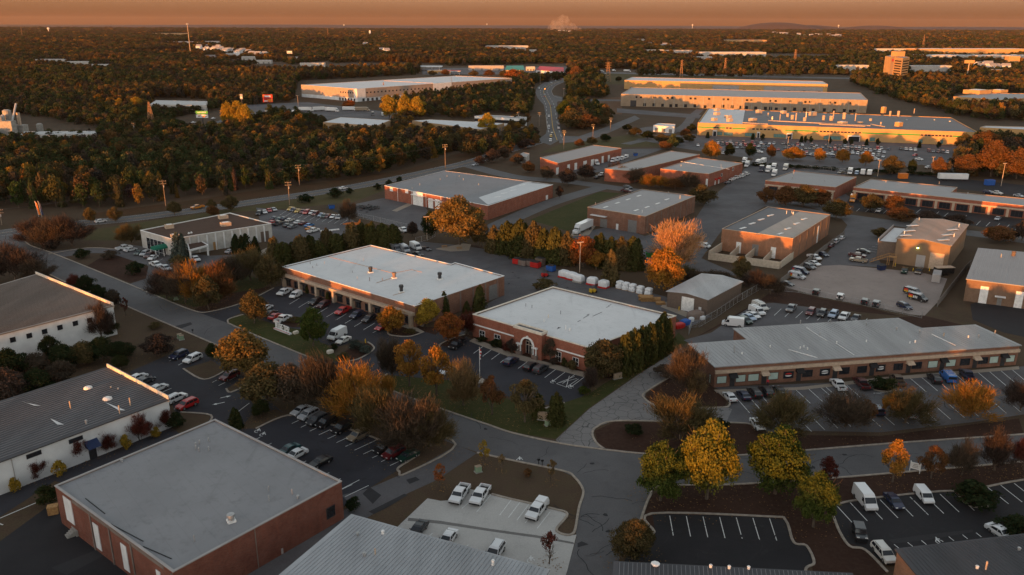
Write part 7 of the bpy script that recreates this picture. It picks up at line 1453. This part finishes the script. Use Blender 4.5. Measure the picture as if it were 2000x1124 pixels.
# tiny far houses, each one a thing
hm_=MB();hm_.box((0,0,0),13,10,7);hm_.face([(-6.5,-5,7),(6.5,-5,7),(6.5,0,11),(-6.5,0,11)],1);hm_.face([(6.5,5,7),(-6.5,5,7),(-6.5,0,11),(6.5,0,11)],1);hm_.face([(-6.5,5,7),(-6.5,-5,7),(-6.5,0,11)]);hm_.face([(6.5,-5,7),(6.5,5,7),(6.5,0,11)])
hme=hm_.mesh('house',[M['whitewall'],RF['fargrey']])
for(x0,x1,y0,y1,n,l,gr)in((1508,1640,67,80,46,'tiny pale house in the far right hillside suburb','far suburb houses'),(385,530,92,120,34,'small pale house or shop in the far left commercial strip','far left strip houses'),(1230,1330,88,100,9,'tiny house in the far middle right woods','far middle houses'),(1080,1122,63,68,7,'tiny lit house below the steam plume','houses below the steam'),(700,760,88,112,5,'tiny house in the far middle woods','far middle woods houses'),(1900,1990,132,148,8,'small lit building along the far right strip','far right strip buildings')):
    for k in range(n):
        t_=rng.random();x=x0+(x1-x0)*t_;y=y0+(y1-y0)*(t_*.7+.3*rng.random());g=G(x,y);sc=rng.uniform(.8,1.3)*(1 if y>85 else 1.35)
        o=bpy.data.objects.new('distant_house',hme);COL.objects.link(o);o.location=(g.x,g.y,3 if y>85 else 7);o.rotation_euler=(0,0,rng.uniform(-.5,.5));o.scale=(sc,)*3;tag(o,l,'house',gr)
# hills on the horizon and the steam plume
hm=plain('hill_woods',(.045,.033,.035),1)
def hill(name,cx,y0,wpx,top,D,seed=0):
    c=Vector((ray(cx,y0).x,ray(cx,y0).y,0)).normalized()*D;k=ppm(Vector((c.x,c.y,40)));W_=wpx/k;H_=CAMH+(proj((c.x,c.y,CAMH))[1]-top)/k
    mb=MB();n=40;rr=[1,.82,.6,.38,.18,0];d=Vector((-c.y,c.x,0)).normalized();e=c.normalized();rows=[]
    for r in rr:rows.append([c+d*(W_/2*r*math.cos(a))+e*(W_*.22*r*math.sin(a))+Vector((0,0,H_*(1-r*r)*(1+.09*math.sin(3*a+seed)*r)))for a in[2*math.pi*j/n for j in range(n)]])
    for i in range(len(rr)-1):
        for j in range(n):mb.face([rows[i][j],rows[i][(j+1)%n],rows[i+1][(j+1)%n],rows[i+1][j]])
    tag(mb.build('hill',hm,None,True),kind='structure')
hill('hill',1518,50,170,44.5,14000);hill('hill',1585,50,140,49.5,15000,1);hill('hill',1712,50,150,50.3,14500,2);hill('hill',1000,50,900,49.8,16500,3);hill('hill',1330,50,900,50.8,16000,4);hill('hill',560,50,900,48.2,17000,5);hill('hill',1900,50,700,52.5,16000,6)
def plume():
    def f(n,o):
        v=node(n,'ShaderNodeVolumePrincipled');v.inputs['Color'].default_value=(.72,.56,.44,1);v.inputs['Anisotropy'].default_value=0
        t=noise(n,.013,6,.75,node(n,'ShaderNodeTexCoord').outputs['Object']);n.links.new(ramp(n,t,.43,.66,0,.02),v.inputs['Density']);n.links.new(v.outputs[0],o.inputs['Volume'])
    m=nmat('steam',f)
    D=9000;o=ray(1120,53);c=Vector((o.x,o.y,0)).normalized()*D;k=ppm(Vector((c.x,c.y,60)));d=Vector((c.y,-c.x,0)).normalized();up=Vector((0,0,1))
    import bmesh
    bm=bmesh.new();r=random.Random(5)
    for x,y,rad in((1131,50,5),(1124,48,6),(1117,45,8),(1110,44,9),(1102,43,11),(1094,43,11),(1086,44,10),(1078,46,8),(1100,34,9),(1105,37,9),(1092,36,8),(1098,28,7),(1104,29,6),(1083,38,7),(1090,29,4),(1075,50,5),(1090,50,8),(1110,50,8)):
        p=c+d*((x-1120)/k)+up*max(12,CAMH-80+8+(51-y)/k);s=bmesh.ops.create_icosphere(bm,subdivisions=2,radius=rad/k*1.12,matrix=Matrix.Translation(p-c))
        for v in s['verts']:v.co+=Vector((r.uniform(-1,1),r.uniform(-1,1),r.uniform(-1,1)))*rad/k*.12
    me=bpy.data.meshes.new('steam_plume');bm.to_mesh(me);bm.free()
    me.materials.append(m)
    ob=bpy.data.objects.new('smoke',me);COL.objects.link(ob);ob.location=c;rm=ob.modifiers.new('merge','REMESH');rm.mode='VOXEL';rm.voxel_size=5;rm.use_smooth_shade=True;tag(ob,'billowing steam plume lit orange on the far horizon','smoke',kind='stuff')
plume()
# ---------------------------------------------------------------- fences, walls, yards
def fence(pxs,h,label,mat,step=3,solid=False,name='fence',group=None):
    P=[G(*q)for q in pxs];t=thing(name,label,'fence',P[0],0,group);mb=MB(P[0]);line=[]
    for a,c in zip(P[:-1],P[1:]):
        n=max(1,int((c-a).length/step));line+=[a.lerp(c,k/n)for k in range(n)]
    line.append(P[-1]);up=Vector((0,0,1))
    for p in line:mb=MB(P[0]);mb.cyl(p,p+up*h,.06 if not solid else .1,n=5);mb.build('post',mat,t)
    pn=MB(P[0])
    for a,c in zip(line[:-1],line[1:]):
        if solid:nn=Vector((-(c-a).y,(c-a).x,0)).normalized()*.05;q=[a-nn,c-nn,c+nn,a+nn];pn.hexa([v+up*.05 for v in q],[v+up*(h-.1)for v in q],0,True)
        else:
            for z in(.1,h-.05):pn.cyl(a+up*z,c+up*z,.035,n=4)
            m=int(h/.45)
            for k in range(m):pn.cyl(a+up*(k*h/m),c+up*((k+1.0)*h/m),.012,n=3,cap=False);pn.cyl(a+up*((k+1.0)*h/m),c+up*(k*h/m),.012,n=3,cap=False)
    pn.build('panel' if solid else 'wire_mesh',mat,t)
gw=plain('weathered_boards',(.17,.15,.135),.9)
fence([(1524,556),(1560,530),(1600,497),(1648,462)],2.2,'grey board fence between orange workshop and gravel yard',gw,2.5,True)
fence([(1830,600),(1850,575),(1885,530),(1895,520)],2.2,'grey board fence on the right of the gravel yard',gw,2.5,True)
fence([(1365,640),(1400,620),(1440,592),(1485,566)],2.4,'wire fence along the brown shed yard',M['steel'])
fence([(1490,566),(1560,572),(1690,598),(1800,622)],1.8,'wire fence between gravel yard and rear lot',M['steel'],4)
fence([(1345,655),(1350,640),(1365,640)],2.2,'short wire gate fence at the shop strip corner',M['steel'],2)
fence([(690,425),(730,432),(770,442),(812,452)],2.2,'wire fence below the brick warehouse yard',M['steel'],4);fence([(812,475),(835,470),(850,462)],2.2,'wire gate fence by the grey lamp post',M['steel'],2)
fence([(1545,328),(1640,336),(1700,342)],2,'wire fence behind the bay fronted units',M['steel'],4)
# walled yards of the orange workshop
wy=thing('yard_wall','low cream block wall enclosing small yards at the orange workshop','wall',G(1382,505));c0=wy.location
wm=plain('cream_block_wall',(.50,.42,.33),.9)
def wallseg(a,bq,h0,h1=None,w=.3,nm='wall_section'):
    A_,B_=G(*a),G(*bq);d=(B_-A_).normalized();n=Vector((-d.y,d.x,0))*w/2;q=[A_-n,B_-n,B_+n,A_+n];h1=h0 if h1 is None else h1;mb=MB(c0)
    mb.hexa(q,[q[0]+Vector((0,0,h0)),q[1]+Vector((0,0,h1)),q[2]+Vector((0,0,h1)),q[3]+Vector((0,0,h0))]);mb.build(nm,wm,wy)
wallseg((1383,507),(1522,526),2.6);wallseg((1523,525),(1548,507),2.4,3.0);wallseg((1384,504),(1414,487),2.6,3.2)
for a in((1425,507,1448,491),(1454,512,1478,496),(1490,517,1508,503)):wallseg(a[:2],a[2:],2.2,3.2,.25)
# ---------------------------------------------------------------- yard goods behind the arched office
def lump(mb,c,sx,sy,sz,rz,m=0,r=rng):
    """a wrapped, slightly sagging load"""
    n=10;ca,sa=math.cos(rz),math.sin(rz);rings=[]
    for z,f in((0,1),(.55,1.03),(.85,.97),(1,.72)):
        rings.append([Vector((c[0]+ca*x-sa*y,c[1]+sa*x+ca*y,c[2]+sz*z*r.uniform(.96,1.03)))for x,y in[(sx/2*f*max(-1,min(1,1.35*math.cos(t)))*r.uniform(.96,1.03),sy/2*f*max(-1,min(1,1.35*math.sin(t))))for t in[2*math.pi*k/n for k in range(n)]]])
    i=len(mb.v)
    for rg in rings:mb.v.extend([tuple(p-mb.o)for p in rg])
    for a in range(3):
        for k in range(n):j=(k+1)%n;mb.f.append((i+a*n+k,i+a*n+j,i+(a+1)*n+j,i+(a+1)*n+k));mb.m.append(m)
    mb.f.append(tuple(i+3*n+k for k in range(n)));mb.m.append(m)
ya=math.atan2((G(1280,585)-G(1090,545)).y,(G(1280,585)-G(1090,545)).x)
for i,(x,y,s,red)in enumerate(((1102,542,3.4,1),(1116,546,3.6,1),(1130,551,3.3,0),(1157,556,3.2,1),(1179,562,3.0,1))):
    g=G(x,y);t=thing('wrapped_machine',['first','second','third','fourth','last'][i]+' from the left of the big white wrapped machines in the back yard','wrapped load',g,0,'white wrapped machines');mb=MB(g);lump(mb,g+Vector((0,0,.35)),s,2.5,2.1,ya);mb.build('cover',M['wrap'],t,False)
    mb=MB(g);mb.box(g,s*1.02,2.7,.55,ya);mb.build('base',M['red']if red else M['concrete'],t)
for i,(x,y)in enumerate(((1210,563),(1222,566),(1235,569),(1250,573),(1266,577))):
    g=G(x,y);t=thing('wrapped_pallet',['first','second','third','fourth','last'][i]+' from the left of the white wrapped pallet stacks','pallet',g,0,'white wrapped pallets');mb=MB(g);lump(mb,g+Vector((0,0,.15)),2.0,2.2,1.3,ya+.1);lump(mb,g+Vector((.1,.1,1.45)),1.9,2.0,.9,ya-.1);mb.build('wrapped_bags',M['wrap'],t)
    mb=MB(g);mb.box(g,2.1,2.2,.15,ya);mb.build('pallet_base',M['wood'],t)
def lumber(x,y,label,n,sx,sy,mat=M['wood']):
    g=G(x,y);t=thing('lumber_stack',label,'lumber stack',g,0,'timber stacks');mb=MB(g)
    for k in range(n):
        for j in range(5):mb.box(g+Vector((rng.uniform(-.25,.25),(j-2)*sy/5+rng.uniform(-.05,.05),k*.24+.02+j*.003)),sx*rng.uniform(.85,1.1),sy/6,.14,rng.uniform(-.06,.06))
    mb.build('planks',mat,t)
lumber(1262,587,'larger tan timber stack before the wrapped pallets',6,4.2,3);lumber(1280,588,'smaller tan timber stack beside the brown shed',4,3,2.4);lumber(1290,594,'low timber stack nearest the brown shed',3,2.6,2)
for x,y,c,l,s in((1010,516,'red','red crate load at the left end of the yard row',2.6),(1022,519,'b_red','rust coloured crate load in the yard row',3),(1036,520,'b_red','rust coloured load before the brown bin',3),(1046,523,'red','low red trailer load in the yard row',3.2),(1055,519,'brownwall','tall brown bin at the conifers',3),(1076,530,'blue','bright blue tank beside the red forklift',2.6)):
    g=G(x,y);t=thing('yard_load',l,'load',g,0,'loads in the back yard');mb=MB(g);mb.box(g+Vector((0,0,.25)),s,2.2,1.7 if c!='brownwall' else 2.4,ya);mb.build('crate',M[c],t);mb=MB(g);mb.box(g,s*.95,2.0,.24,ya);mb.box(g+Vector((0,0,2.0 if c!='brownwall' else 2.66)),s*.8,1.5,.3,ya+.15);mb.build('frame',M['dark'],t)
def forklift(x,y,col,label):
    g=G(x,y);t=thing('forklift',label,'forklift',g,ya+1.2);o=Vector();up=Vector((0,0,1))
    mb=MB();mb.box((-.5,0,.35),1.9,1.2,.8);mb.box((-1.2,0,.4),.6,1.2,1.0);mb.build('body',col,t);mb=MB()
    for sx in(-.9,.45):
        for sy in(-.5,.5):mb.cyl((sx,sy,1.1),(sx*.9,sy,2.15),.05,n=5)
    mb.box((-.25,0,2.15),1.4,1.1,.08);mb.build('cage',M['dark'],t);mb=MB()
    for sy in(-.4,.4):mb.box((.75,sy,.1),.12,.12,2.6);mb.box((1.4,sy,.12),1.2,.14,.06)
    mb.build('mast',M['dark'],t)
    for sx in(-.95,.4):
        for sy in(-.6,.6):mb=MB();mb.cyl((sx,sy-.1,.32),(sx,sy+.1,.32),.32,n=10);mb.build('wheel',M['black'],t)
forklift(1160,572,M['yellow'],'tan yellow forklift before the wrapped machines');forklift(1066,541,M['red'],'red forklift beside the blue tank')
# tarpaulin heap at the brown shed
for x,y,sx,sy,sz,c,l in((1358,622,4.5,3,2.2,'b_orange','rust tarpaulin heap beside the brown shed door'),(1338,634,3,2,1.4,'blue','blue covered pile below the rust heap'),(1326,640,3.2,2,1.3,'red','red pallet pile at the arched office corner'),(1371,624,1.6,1.4,1,'wrap','small white bag beside the rust heap'),(1350,628,1.4,1.2,1.2,'wrap','white bundle between blue and rust piles')):
    g=G(x,y);mb=MB(g);lump(mb,g,sx,sy,sz,.6);tag(mb.build('covered_pile',M[c]),l,'pile','covered piles by the brown shed')
g=G(718,408);mb=MB(g)
for k in range(60):mb.box(g+Vector((rng.gauss(0,3.2),rng.gauss(0,2),rng.uniform(0,1))),rng.uniform(.6,2),rng.uniform(.3,.9),rng.uniform(.2,.6),rng.uniform(0,3))
tag(mb.build('scrap_heap',M['dark']),'dark scrap heap in the brick warehouse yard','scrap heap',kind='stuff')
for x,y,c,l in((648,408,'blue','bright blue dumpster on the grass by the used cars'),(1721,528,'navy','navy dumpster before the timber stair'),(1074+195,502,'green_stripe','small dark green dumpster by the bare glowing tree'),(1241,305,'blue','blue dumpster at the dock row yard')):
    g=G(x,y);t=thing('dumpster',l,'dumpster',g,.4,'dumpsters');mb=MB();q=[(-1.3,-.9),(1.3,-.9),(1.3,.9),(-1.3,.9)]
    mb.hexa([Vector((a*.85,c2*.85,.15))for a,c2 in q],[Vector((a,c2,1.7))for a,c2 in q],0,True);mb.build('bin',M[c],t);mb=MB();mb.hexa([Vector((a*1.03,c2*1.03,1.7+(c2>0)*.3))for a,c2 in q],[Vector((a*1.03,c2*1.03,1.8+(c2>0)*.3))for a,c2 in q]);mb.build('lid',M['carblack'],t)
    mb=MB()
    for s in(-1,1):mb.box((s*1.3,0,1.0),.2,1.2,.25)
    mb.build('lifting_pocket',M['dark'],t)
g=G(690,438);t=thing('beam_stack','bright orange steel beams lying on the used car lot','beams',g,-.15);
for k in range(4):mb=MB();mb.box((0,(k-1.5)*.9,0),8-k*.7,.35,.3,.05*k);mb.box((2.5,(k-1.5)*.9,.31),.3,.4,.8+.2*k);mb.build('beam',M['orange'],t)
g=G(638,452);mb=MB(g);mb.box(g,5,.9,.5,.35);mb.box(g+Vector((3.2,1.7,0)),3,.8,.45,.4);tag(mb.build('barrier',M['white']),'white concrete barrier lying in the used car lot','barrier')
for x,y,sx,l in((1828,548,6.5,'grey container by the tan workshop'),):
    g=G(x,y);t=thing('container',l,'container',g,1.05);mb=MB();mb.box((0,0,.15),sx,2.4,2.6);mb.build('box',M['greywall'],t);mb=MB()
    for k in range(14):mb.box((-sx/2+.25+k*sx/14,-1.22,.3),.12,.06,2.3)
    mb.box((-sx/2-.03,0,.3),.06,.08,2.3);mb.build('ribs',M['greywall'],t)
g=G(1842,537);t=thing('flatbed_trailer','dark equipment trailer with brown roof beside the grey container','trailer',g,.1);mb=MB();mb.box((0,0,.7),6,2.3,1.9);mb.build('box',M['black'],t);mb=MB();mb.box((0,0,2.62),6.3,2.5,.18);mb.build('roof',M['tan'],t)
for s in(-1,1):
    for x in(-.6,.6):mb=MB();mb.cyl((x,s*1.2,.38),(x,s*1.0,.38),.38,n=10);mb.build('wheel',M['black'],t)
g=G(1860,353);t=thing('trailer','long white box trailer behind the bay fronted row','trailer',g,-.12);mb=MB();mb.box((0,0,1.0),15,2.5,2.8);mb.build('box',M['whitewall'],t)
for x in(-5,-3.6):
    for s in(-1,1):mb=MB();mb.cyl((x,s*1.2,.48),(x,s*.95,.48),.48,n=10);mb.build('wheel',M['black'],t)
mb=MB();mb.box((5,0,0),.2,1.6,1.0);mb.build('landing_leg',M['dark'],t)
for x,y,c,l in((1763,349,'orange','orange container behind the bay fronted row'),(1932,362,'blue','small blue shed on a slab behind the bay fronted row')):
    g=G(x,y);t=thing('storage_box',l,'container',g,.1);mb=MB();mb.box((0,0,.1),4.5,2.6,2.6);mb.build('box',M[c],t);mb=MB();mb.box((0,0,2.7),4.7,2.8,.12);mb.build('lid',M[c],t)
# condensers behind the workshop wall
for x,y,l in((521,1092,'nearest of three'),(534,1087,'middle of three'),(546,1082,'farthest of three')):
    g=G(x,y);t=thing('condenser_unit','grey air conditioning condenser, %s beside the workshop wall'%l,'condenser',g,.7,'condensers at the workshop wall');mb=MB();mb.box((0,0,.1),.95,.95,1.0);mb.build('case',M['greywall'],t);mb=MB();mb.cyl((0,0,1.1),(0,0,1.16),.38,n=12);mb.build('fan_grille',M['dark'],t)
g=G(105,1003);t=thing('crate_stack','brown crate beside the shaded loading door of the workshop','crate',g,.4);mb=MB();mb.box((0,0,0),1.6,1.3,1.4);mb.build('crate',M['wood'],t);mb=MB();mb.box((0,0,1.4),1.7,1.4,.1);mb.build('lid',M['wood'],t)
g=G(162,1038);t=thing('dock_steps','concrete landing with steps below a workshop door','steps',g,.75);mb=MB();mb.box((0,0,0),2.6,2.2,1.1);mb.build('landing',M['concrete'],t);mb=MB()
for k in range(4):mb.box((-1.5-k*.3,0,0),.3,1.4,.9-k*.22)
mb.build('step',M['concrete'],t)
# flagpole with flag
g=G(937,746);h=hgt((937,746),(937,680));t=thing('flagpole','white flagpole with hanging flag before the arched office','flagpole',g);mb=MB(g);mb.cyl(g,g+Vector((0,0,h)),.09,.05,8);mb.build('pole',M['white'],t);mb=MB(g);mb.cyl(g+Vector((0,0,h)),g+Vector((0,0,h+.2)),.12,n=8);mb.build('finial',M['tan'],t)
mb=MB(g)
for k in range(6):
    z=h-.3-k*.42;m_=k%2
    mb.face([g+Vector((.07,0,z)),g+Vector((.35+.1*math.sin(k),.05,z-.1)),g+Vector((.35+.1*math.sin(k+1),.02,z-.52)),g+Vector((.07,0,z-.42))],m_)
mb.build('flag',[M['red'],M['whitewall']],t);mb=MB(g);mb.box(g,2.4,2.4,.25,.4);mb.build('base',M['kerb'],t)
# lawn sign of upright white letters on a plinth
A_,B_=G(538,643),G(567,654);d=(B_-A_).normalized();t=thing('letter_sign','row of upright white letters on a long plinth on the lawn','sign',(A_+B_)/2,math.atan2(d.y,d.x));L_=(B_-A_).length
mb=MB();mb.box((0,0,0),L_+.6,.8,.4);mb.build('plinth',M['whitewall'],t);mb=MB();mb.box((0,-.52,.42),L_+.6,.05,.12);mb.build('stripe',M['red'],t)
S7={'H':[(0,0,0,1),(1,0,1,1),(0,.5,1,.5)],'I':[(.5,0,.5,1)],'R':[(0,0,0,1),(0,1,1,.9),(1,.9,1,.55),(0,.52,1,.5),(.3,.5,1,0)],'T':[(.5,0,.5,1),(0,1,1,1)],'P':[(0,0,0,1),(0,1,1,.95),(1,.95,1,.5),(0,.5,1,.5)],'K':[(0,0,0,1),(0,.45,1,1),(.2,.5,1,0)],'E':[(0,0,0,1),(0,1,.9,1),(0,.5,.8,.5),(0,0,.9,0)],'S':[(1,.9,.1,1),(.1,1,.1,.55),(.1,.5,.9,.45),(.9,.45,.9,0),(.9,0,0,.05)]}
for k,ch in enumerate('HIRETPR'):
    mb=MB();w_=L_/12;x0=-L_/2+.3+k*L_/7.4
    for x1,z1,x2,z2 in S7[ch]:mb.cyl((x0+x1*w_,0,.42+z1*1.6),(x0+x2*w_,0,.42+z2*1.6),.12,n=5)
    mb.build('letter',M['white'],t)
for x,y,s,l in((578,652,.7,'pale boulder right of the lawn letter sign'),(645,690,.8,'pale boulder at the lawn corner by the street')):
    g=G(x,y);mb=MB(g);lump(mb,g,s*2,s*1.3,s*1.1,.8);tag(mb.build('boulder',M['trim']),l,'boulder')
# small street things
for x,y,l in((934,922,'taller green utility box at the brown verge'),(351,661,'green utility box at the left street verge'),(355,664,'second green utility box at the left street verge'),(344,586,'round green utility box under the bare thicket'),(1070,831,'small green utility box by the stone sign block')):
    g=G(x,y);t=thing('utility_box',l,'utility box',g,.5,'green utility boxes');mb=MB();mb.box((0,0,.1),1.1,.8,1.1);mb.build('case',plain('utility_green',(.22,.30,.20),.6),t);mb=MB();mb.box((0,0,0),1.4,1.1,.12);mb.build('pad',M['concrete'],t);mb=MB();mb.box((0,0,1.2),1.15,.85,.06);mb.build('lid',M['conc_l'],t)
for x,y,l in((1052,909,'left of two dark mailboxes at the street kerb'),(1059,911,'right of two dark mailboxes at the street kerb'),(756,728,'dark mailbox at the office drive corner'),(377,653,'dark mailbox at the left street kerb')):
    g=G(x,y);t=thing('mailbox',l,'mailbox',g,.3,'kerbside mailboxes');mb=MB();mb.box((0,0,0),.14,.14,1.05);mb.build('post',M['dark'],t);mb=MB();mb.box((0,0,1.05),.5,.28,.2);mb.cyl((-.25,0,1.25),(.25,0,1.25),.14,n=10);mb.build('box',M['black'],t)
g=G(1062,821);t=thing('stone_sign','pale stone sign block between two small conifers','sign',g,-.3);mb=MB();mb.box((0,0,.2),2.6,.45,1.7);mb.build('panel',M['conc_l'],t);mb=MB();mb.box((0,0,0),3,.8,.2);mb.build('base',M['concrete'],t)
g=G(1206,740);t=thing('ground_sign','small pale ground sign at the right of the oak','sign',g,.5);mb=MB();mb.box((0,0,.15),2.2,.4,1.3);mb.build('panel',M['conc_l'],t);mb=MB();mb.box((0,0,0),2.5,.7,.15);mb.build('base',M['concrete'],t)
g=G(1786,923);t=thing('post_sign','white post sign with grey lines on the lower verge','sign',g,-.55);mb=MB();mb.box((0,0,.7),1.6,.1,1.3)
for k in range(3):mb.box((0,-.06,1.0+k*.3),1.1-.2*k,.03,.12,0,1)
mb.build('panel',[M['white'],M['greywall']],t)
for s in(-.85,.85):mb=MB();mb.box((s,0,0),.14,.14,2.2);mb.build('post',M['white'],t)
for x,y,l in((1326,607,'yellow bollard left of the shed roller door'),(714,671,'yellow marker post at the kerbed island tip'),(1783,531,'yellow bollard left of the tan workshop doors'),(1815,530,'yellow bollard right of the tan workshop doors'),(1748,521,'yellow bollard below the timber stair')):
    g=G(x,y);t=thing('bollard',l,'bollard',g,0,'yellow bollards');mb=MB();mb.cyl((0,0,0),(0,0,1.2),.14,n=10);mb.cyl((0,0,1.2),(0,0,1.28),.14,.06,10);mb.build('post',M['yellow'],t);mb=MB();mb.cyl((0,0,0),(0,0,.06),.22,n=10);mb.build('base',M['concrete'],t)
g=G(50,455);t=thing('road_marker','red marker sign at the road corner','sign',g,.2);mb=MB();mb.box((0,0,0),.1,.1,1.6);mb.build('post',M['steel'],t);mb=MB();mb.box((0,-.06,1.0),1.3,.06,1.0);mb.build('panel',M['red'],t)
for x,dx,c,l in((76,0,'orange','left orange striped feather sign at the main road'),(82,0,'navy','right dark feather sign at the main road')):
    g=G(x,424);t=thing('feather_sign',l,'sign',g,0,'feather signs');mb=MB();mb.cyl((0,0,0),(-.6,0,7),.07,n=5);mb.build('pole',M['white'],t);mb=MB();mb.face([(0,-.02,1),(.9,-.02,.8),(.2,-.02,5.8),(-.6,-.02,6.9)]);mb.face([(-.6,.02,6.9),(.2,.02,5.8),(.9,.02,.8),(0,.02,1)]);mb.build('banner',M[c],t)
g=G(869,490);
for x,y,l in((868,484,'picnic table nearest the round lawn kerb'),(897,487,'picnic table under the huge oak')):
    g=G(x,y);t=thing('picnic_table',l,'table',g,.5,'picnic tables');mb=MB();mb.box((0,0,.72),2,.8,.06);mb.build('table_top',M['wood'],t)
    for s in(-1,1):mb=MB();mb.box((0,s*.75,.42),2,.28,.05);mb.build('bench',M['wood'],t);mb=MB();mb.box((s*.7,0,0),.1,1.5,.1);mb.box((s*.7,0,.1),.1,.12,.62);mb.build('leg',M['wood'],t)
# signals at the upper junction, warm lights on the workshop and fuel forecourt
for x,y,col,l in((1064,178,(1,.25,.03),'amber traffic signal at the upper junction'),(1090,224,(1,.5,.04),'amber warning light beside the highway')):
    g=G(x,y+6);t=thing('traffic_signal',l,'signal',g,0,'highway signals');mb=MB();mb.cyl((0,0,0),(0,0,6),.12,n=6);mb.build('pole',M['dark'],t);mb=MB();mb.box((0,-.2,5.2),.8,.5,1.6);mb.build('signal_head',M['dark'],t);mb=MB();mb.cyl((0,-.48,6),(0,-.55,6),.4,n=10);mb.build('lens',glow('signal_amber',col,4),t)
T_l=thing('wall_lamp','lit greenish lamp on the tan workshop front','lamp',T.c);p,d,nr,_=edge(T,3);u,z=on_wall(T,3,1793,484);q=p+d*u+nr*.02+Vector((0,0,z));T_l.location=q
mb=MB(q);mb.box(q,.5,.3,.35,math.atan2(d.y,d.x));mb.build('housing',M['dark'],T_l);mb=MB(q);mb.box(q+nr*.2-Vector((0,0,.2)),.5,.3,.2,math.atan2(d.y,d.x));mb.build('bulb',glow('lamp_green',(.75,1,.25),9),T_l)
# one shopper at a shop door
import bmesh as _bm
def person(x,y,label):
    g=G(x,y);me=bpy.data.meshes.new('person');V=[(0,0,.92),(0,0,1.15),(0,0,1.42),(0,0,1.52),(0,.02,1.66),(-.1,0,.88),(-.11,.03,.5),(-.11,-.02,.06),(-.11,.14,.03),(.1,0,.88),(.12,-.06,.5),(.13,-.14,.06),(.13,0,.03),(-.2,0,1.4),(-.27,.03,1.13),(-.25,.12,.9),(.2,0,1.4),(.27,.02,1.13),(.24,.14,.92)]
    E=[(0,1),(1,2),(2,3),(3,4),(0,5),(5,6),(6,7),(7,8),(0,9),(9,10),(10,11),(11,12),(2,13),(13,14),(14,15),(2,16),(16,17),(17,18)]
    me.from_pydata(V,E,[]);ob=bpy.data.objects.new('person',me);COL.objects.link(ob);ob.location=g;ob.rotation_euler=(0,0,2.6);sk=ob.modifiers.new('skin','SKIN')
    rad=[.15,.14,.16,.06,.105,.09,.065,.045,.04,.09,.065,.045,.04,.07,.05,.04,.07,.05,.04]
    for i,r in enumerate(rad):me.skin_vertices[0].data[i].radius=(r,r)
    me.skin_vertices[0].data[0].use_root=True;ob.modifiers.new('sub','SUBSURF').levels=1
    def f(n,o):
        c=node(n,'ShaderNodeTexCoord');s=n.nodes.new('ShaderNodeSeparateXYZ');n.links.new(c.outputs['Object'],s.inputs[0]);r=n.nodes.new('ShaderNodeValToRGB');r.color_ramp.interpolation='CONSTANT';e=r.color_ramp.elements
        e[0].position=0;e[0].color=(.02,.025,.05,1);e[1].position=.48;e[1].color=(.5,.03,.05,1);x=e.new(.76);x.color=(.4,.22,.15,1);x=e.new(.86);x.color=(.03,.02,.015,1)
        mlt=mul(n,s.outputs['Z'],.5);n.links.new(mlt,r.inputs[0]);bsdf(n,o,r.outputs[0],.85)
    me.materials.append(nmat('clothes_and_skin',f));tag(ob,label,'person')
person(1499,754,'person in red top and dark trousers standing at a shop door')
# ---------------------------------------------------------------- haze over the whole place
HZ=0.5/42000
mb=MB();q=[Vector((x,y,0))for x,y in((-33000,-33000),(33000,-33000),(33000,33000),(-33000,33000))]
mb.hexa([v+Vector((0,0,-1))for v in q],[v+Vector((0,0,260))for v in q],0,True)
hz=mb.build('haze',nmat('haze_air',lambda n,o:None));tag(hz,'thin warm evening haze over the whole valley','haze',kind='stuff')
n_=hz.data.materials[0].node_tree;hv_=n_.nodes.new('ShaderNodeVolumePrincipled');hv_.inputs['Color'].default_value=(.72,.52,.42,1);hv_.inputs['Density'].default_value=HZ;hv_.inputs['Anisotropy'].default_value=.1
n_.links.new(hv_.outputs[0],[x for x in n_.nodes if x.type=='OUTPUT_MATERIAL'][0].inputs['Volume'])

# fallen leaves on the verges and lots under the autumn trees
lv=[];lc=[]
for o in[o for o in COL.objects if o.type=='EMPTY' and o.get('category')=='tree' and o.location.y<300]:
    cr=[c for c in o.children if c.name.startswith('crown')][0];n=int(min(130,14*cr.scale.x))
    for k in range(n):
        a,r=rng.uniform(0,6.28),cr.scale.x*.75*rng.random()**.6;lv.append((o.location.x+r*math.cos(a),o.location.y+r*math.sin(a),.11+.004*(k%3)));lc.append(rng.random())
lm=quads_mesh('fallen_leaves',np.array(lv),.16,np.array(lc),plain('leaf_litter',(.20,.11,.035),.95,var=.5,scale=.7),N=np.tile([0,0,1.],(len(lv),1))+nrg.normal(size=(len(lv),3))*.15)
lo=bpy.data.objects.new('fallen_leaves',lm);COL.objects.link(lo);tag(lo,'scattered fallen leaves under the autumn trees','leaves',kind='stuff')
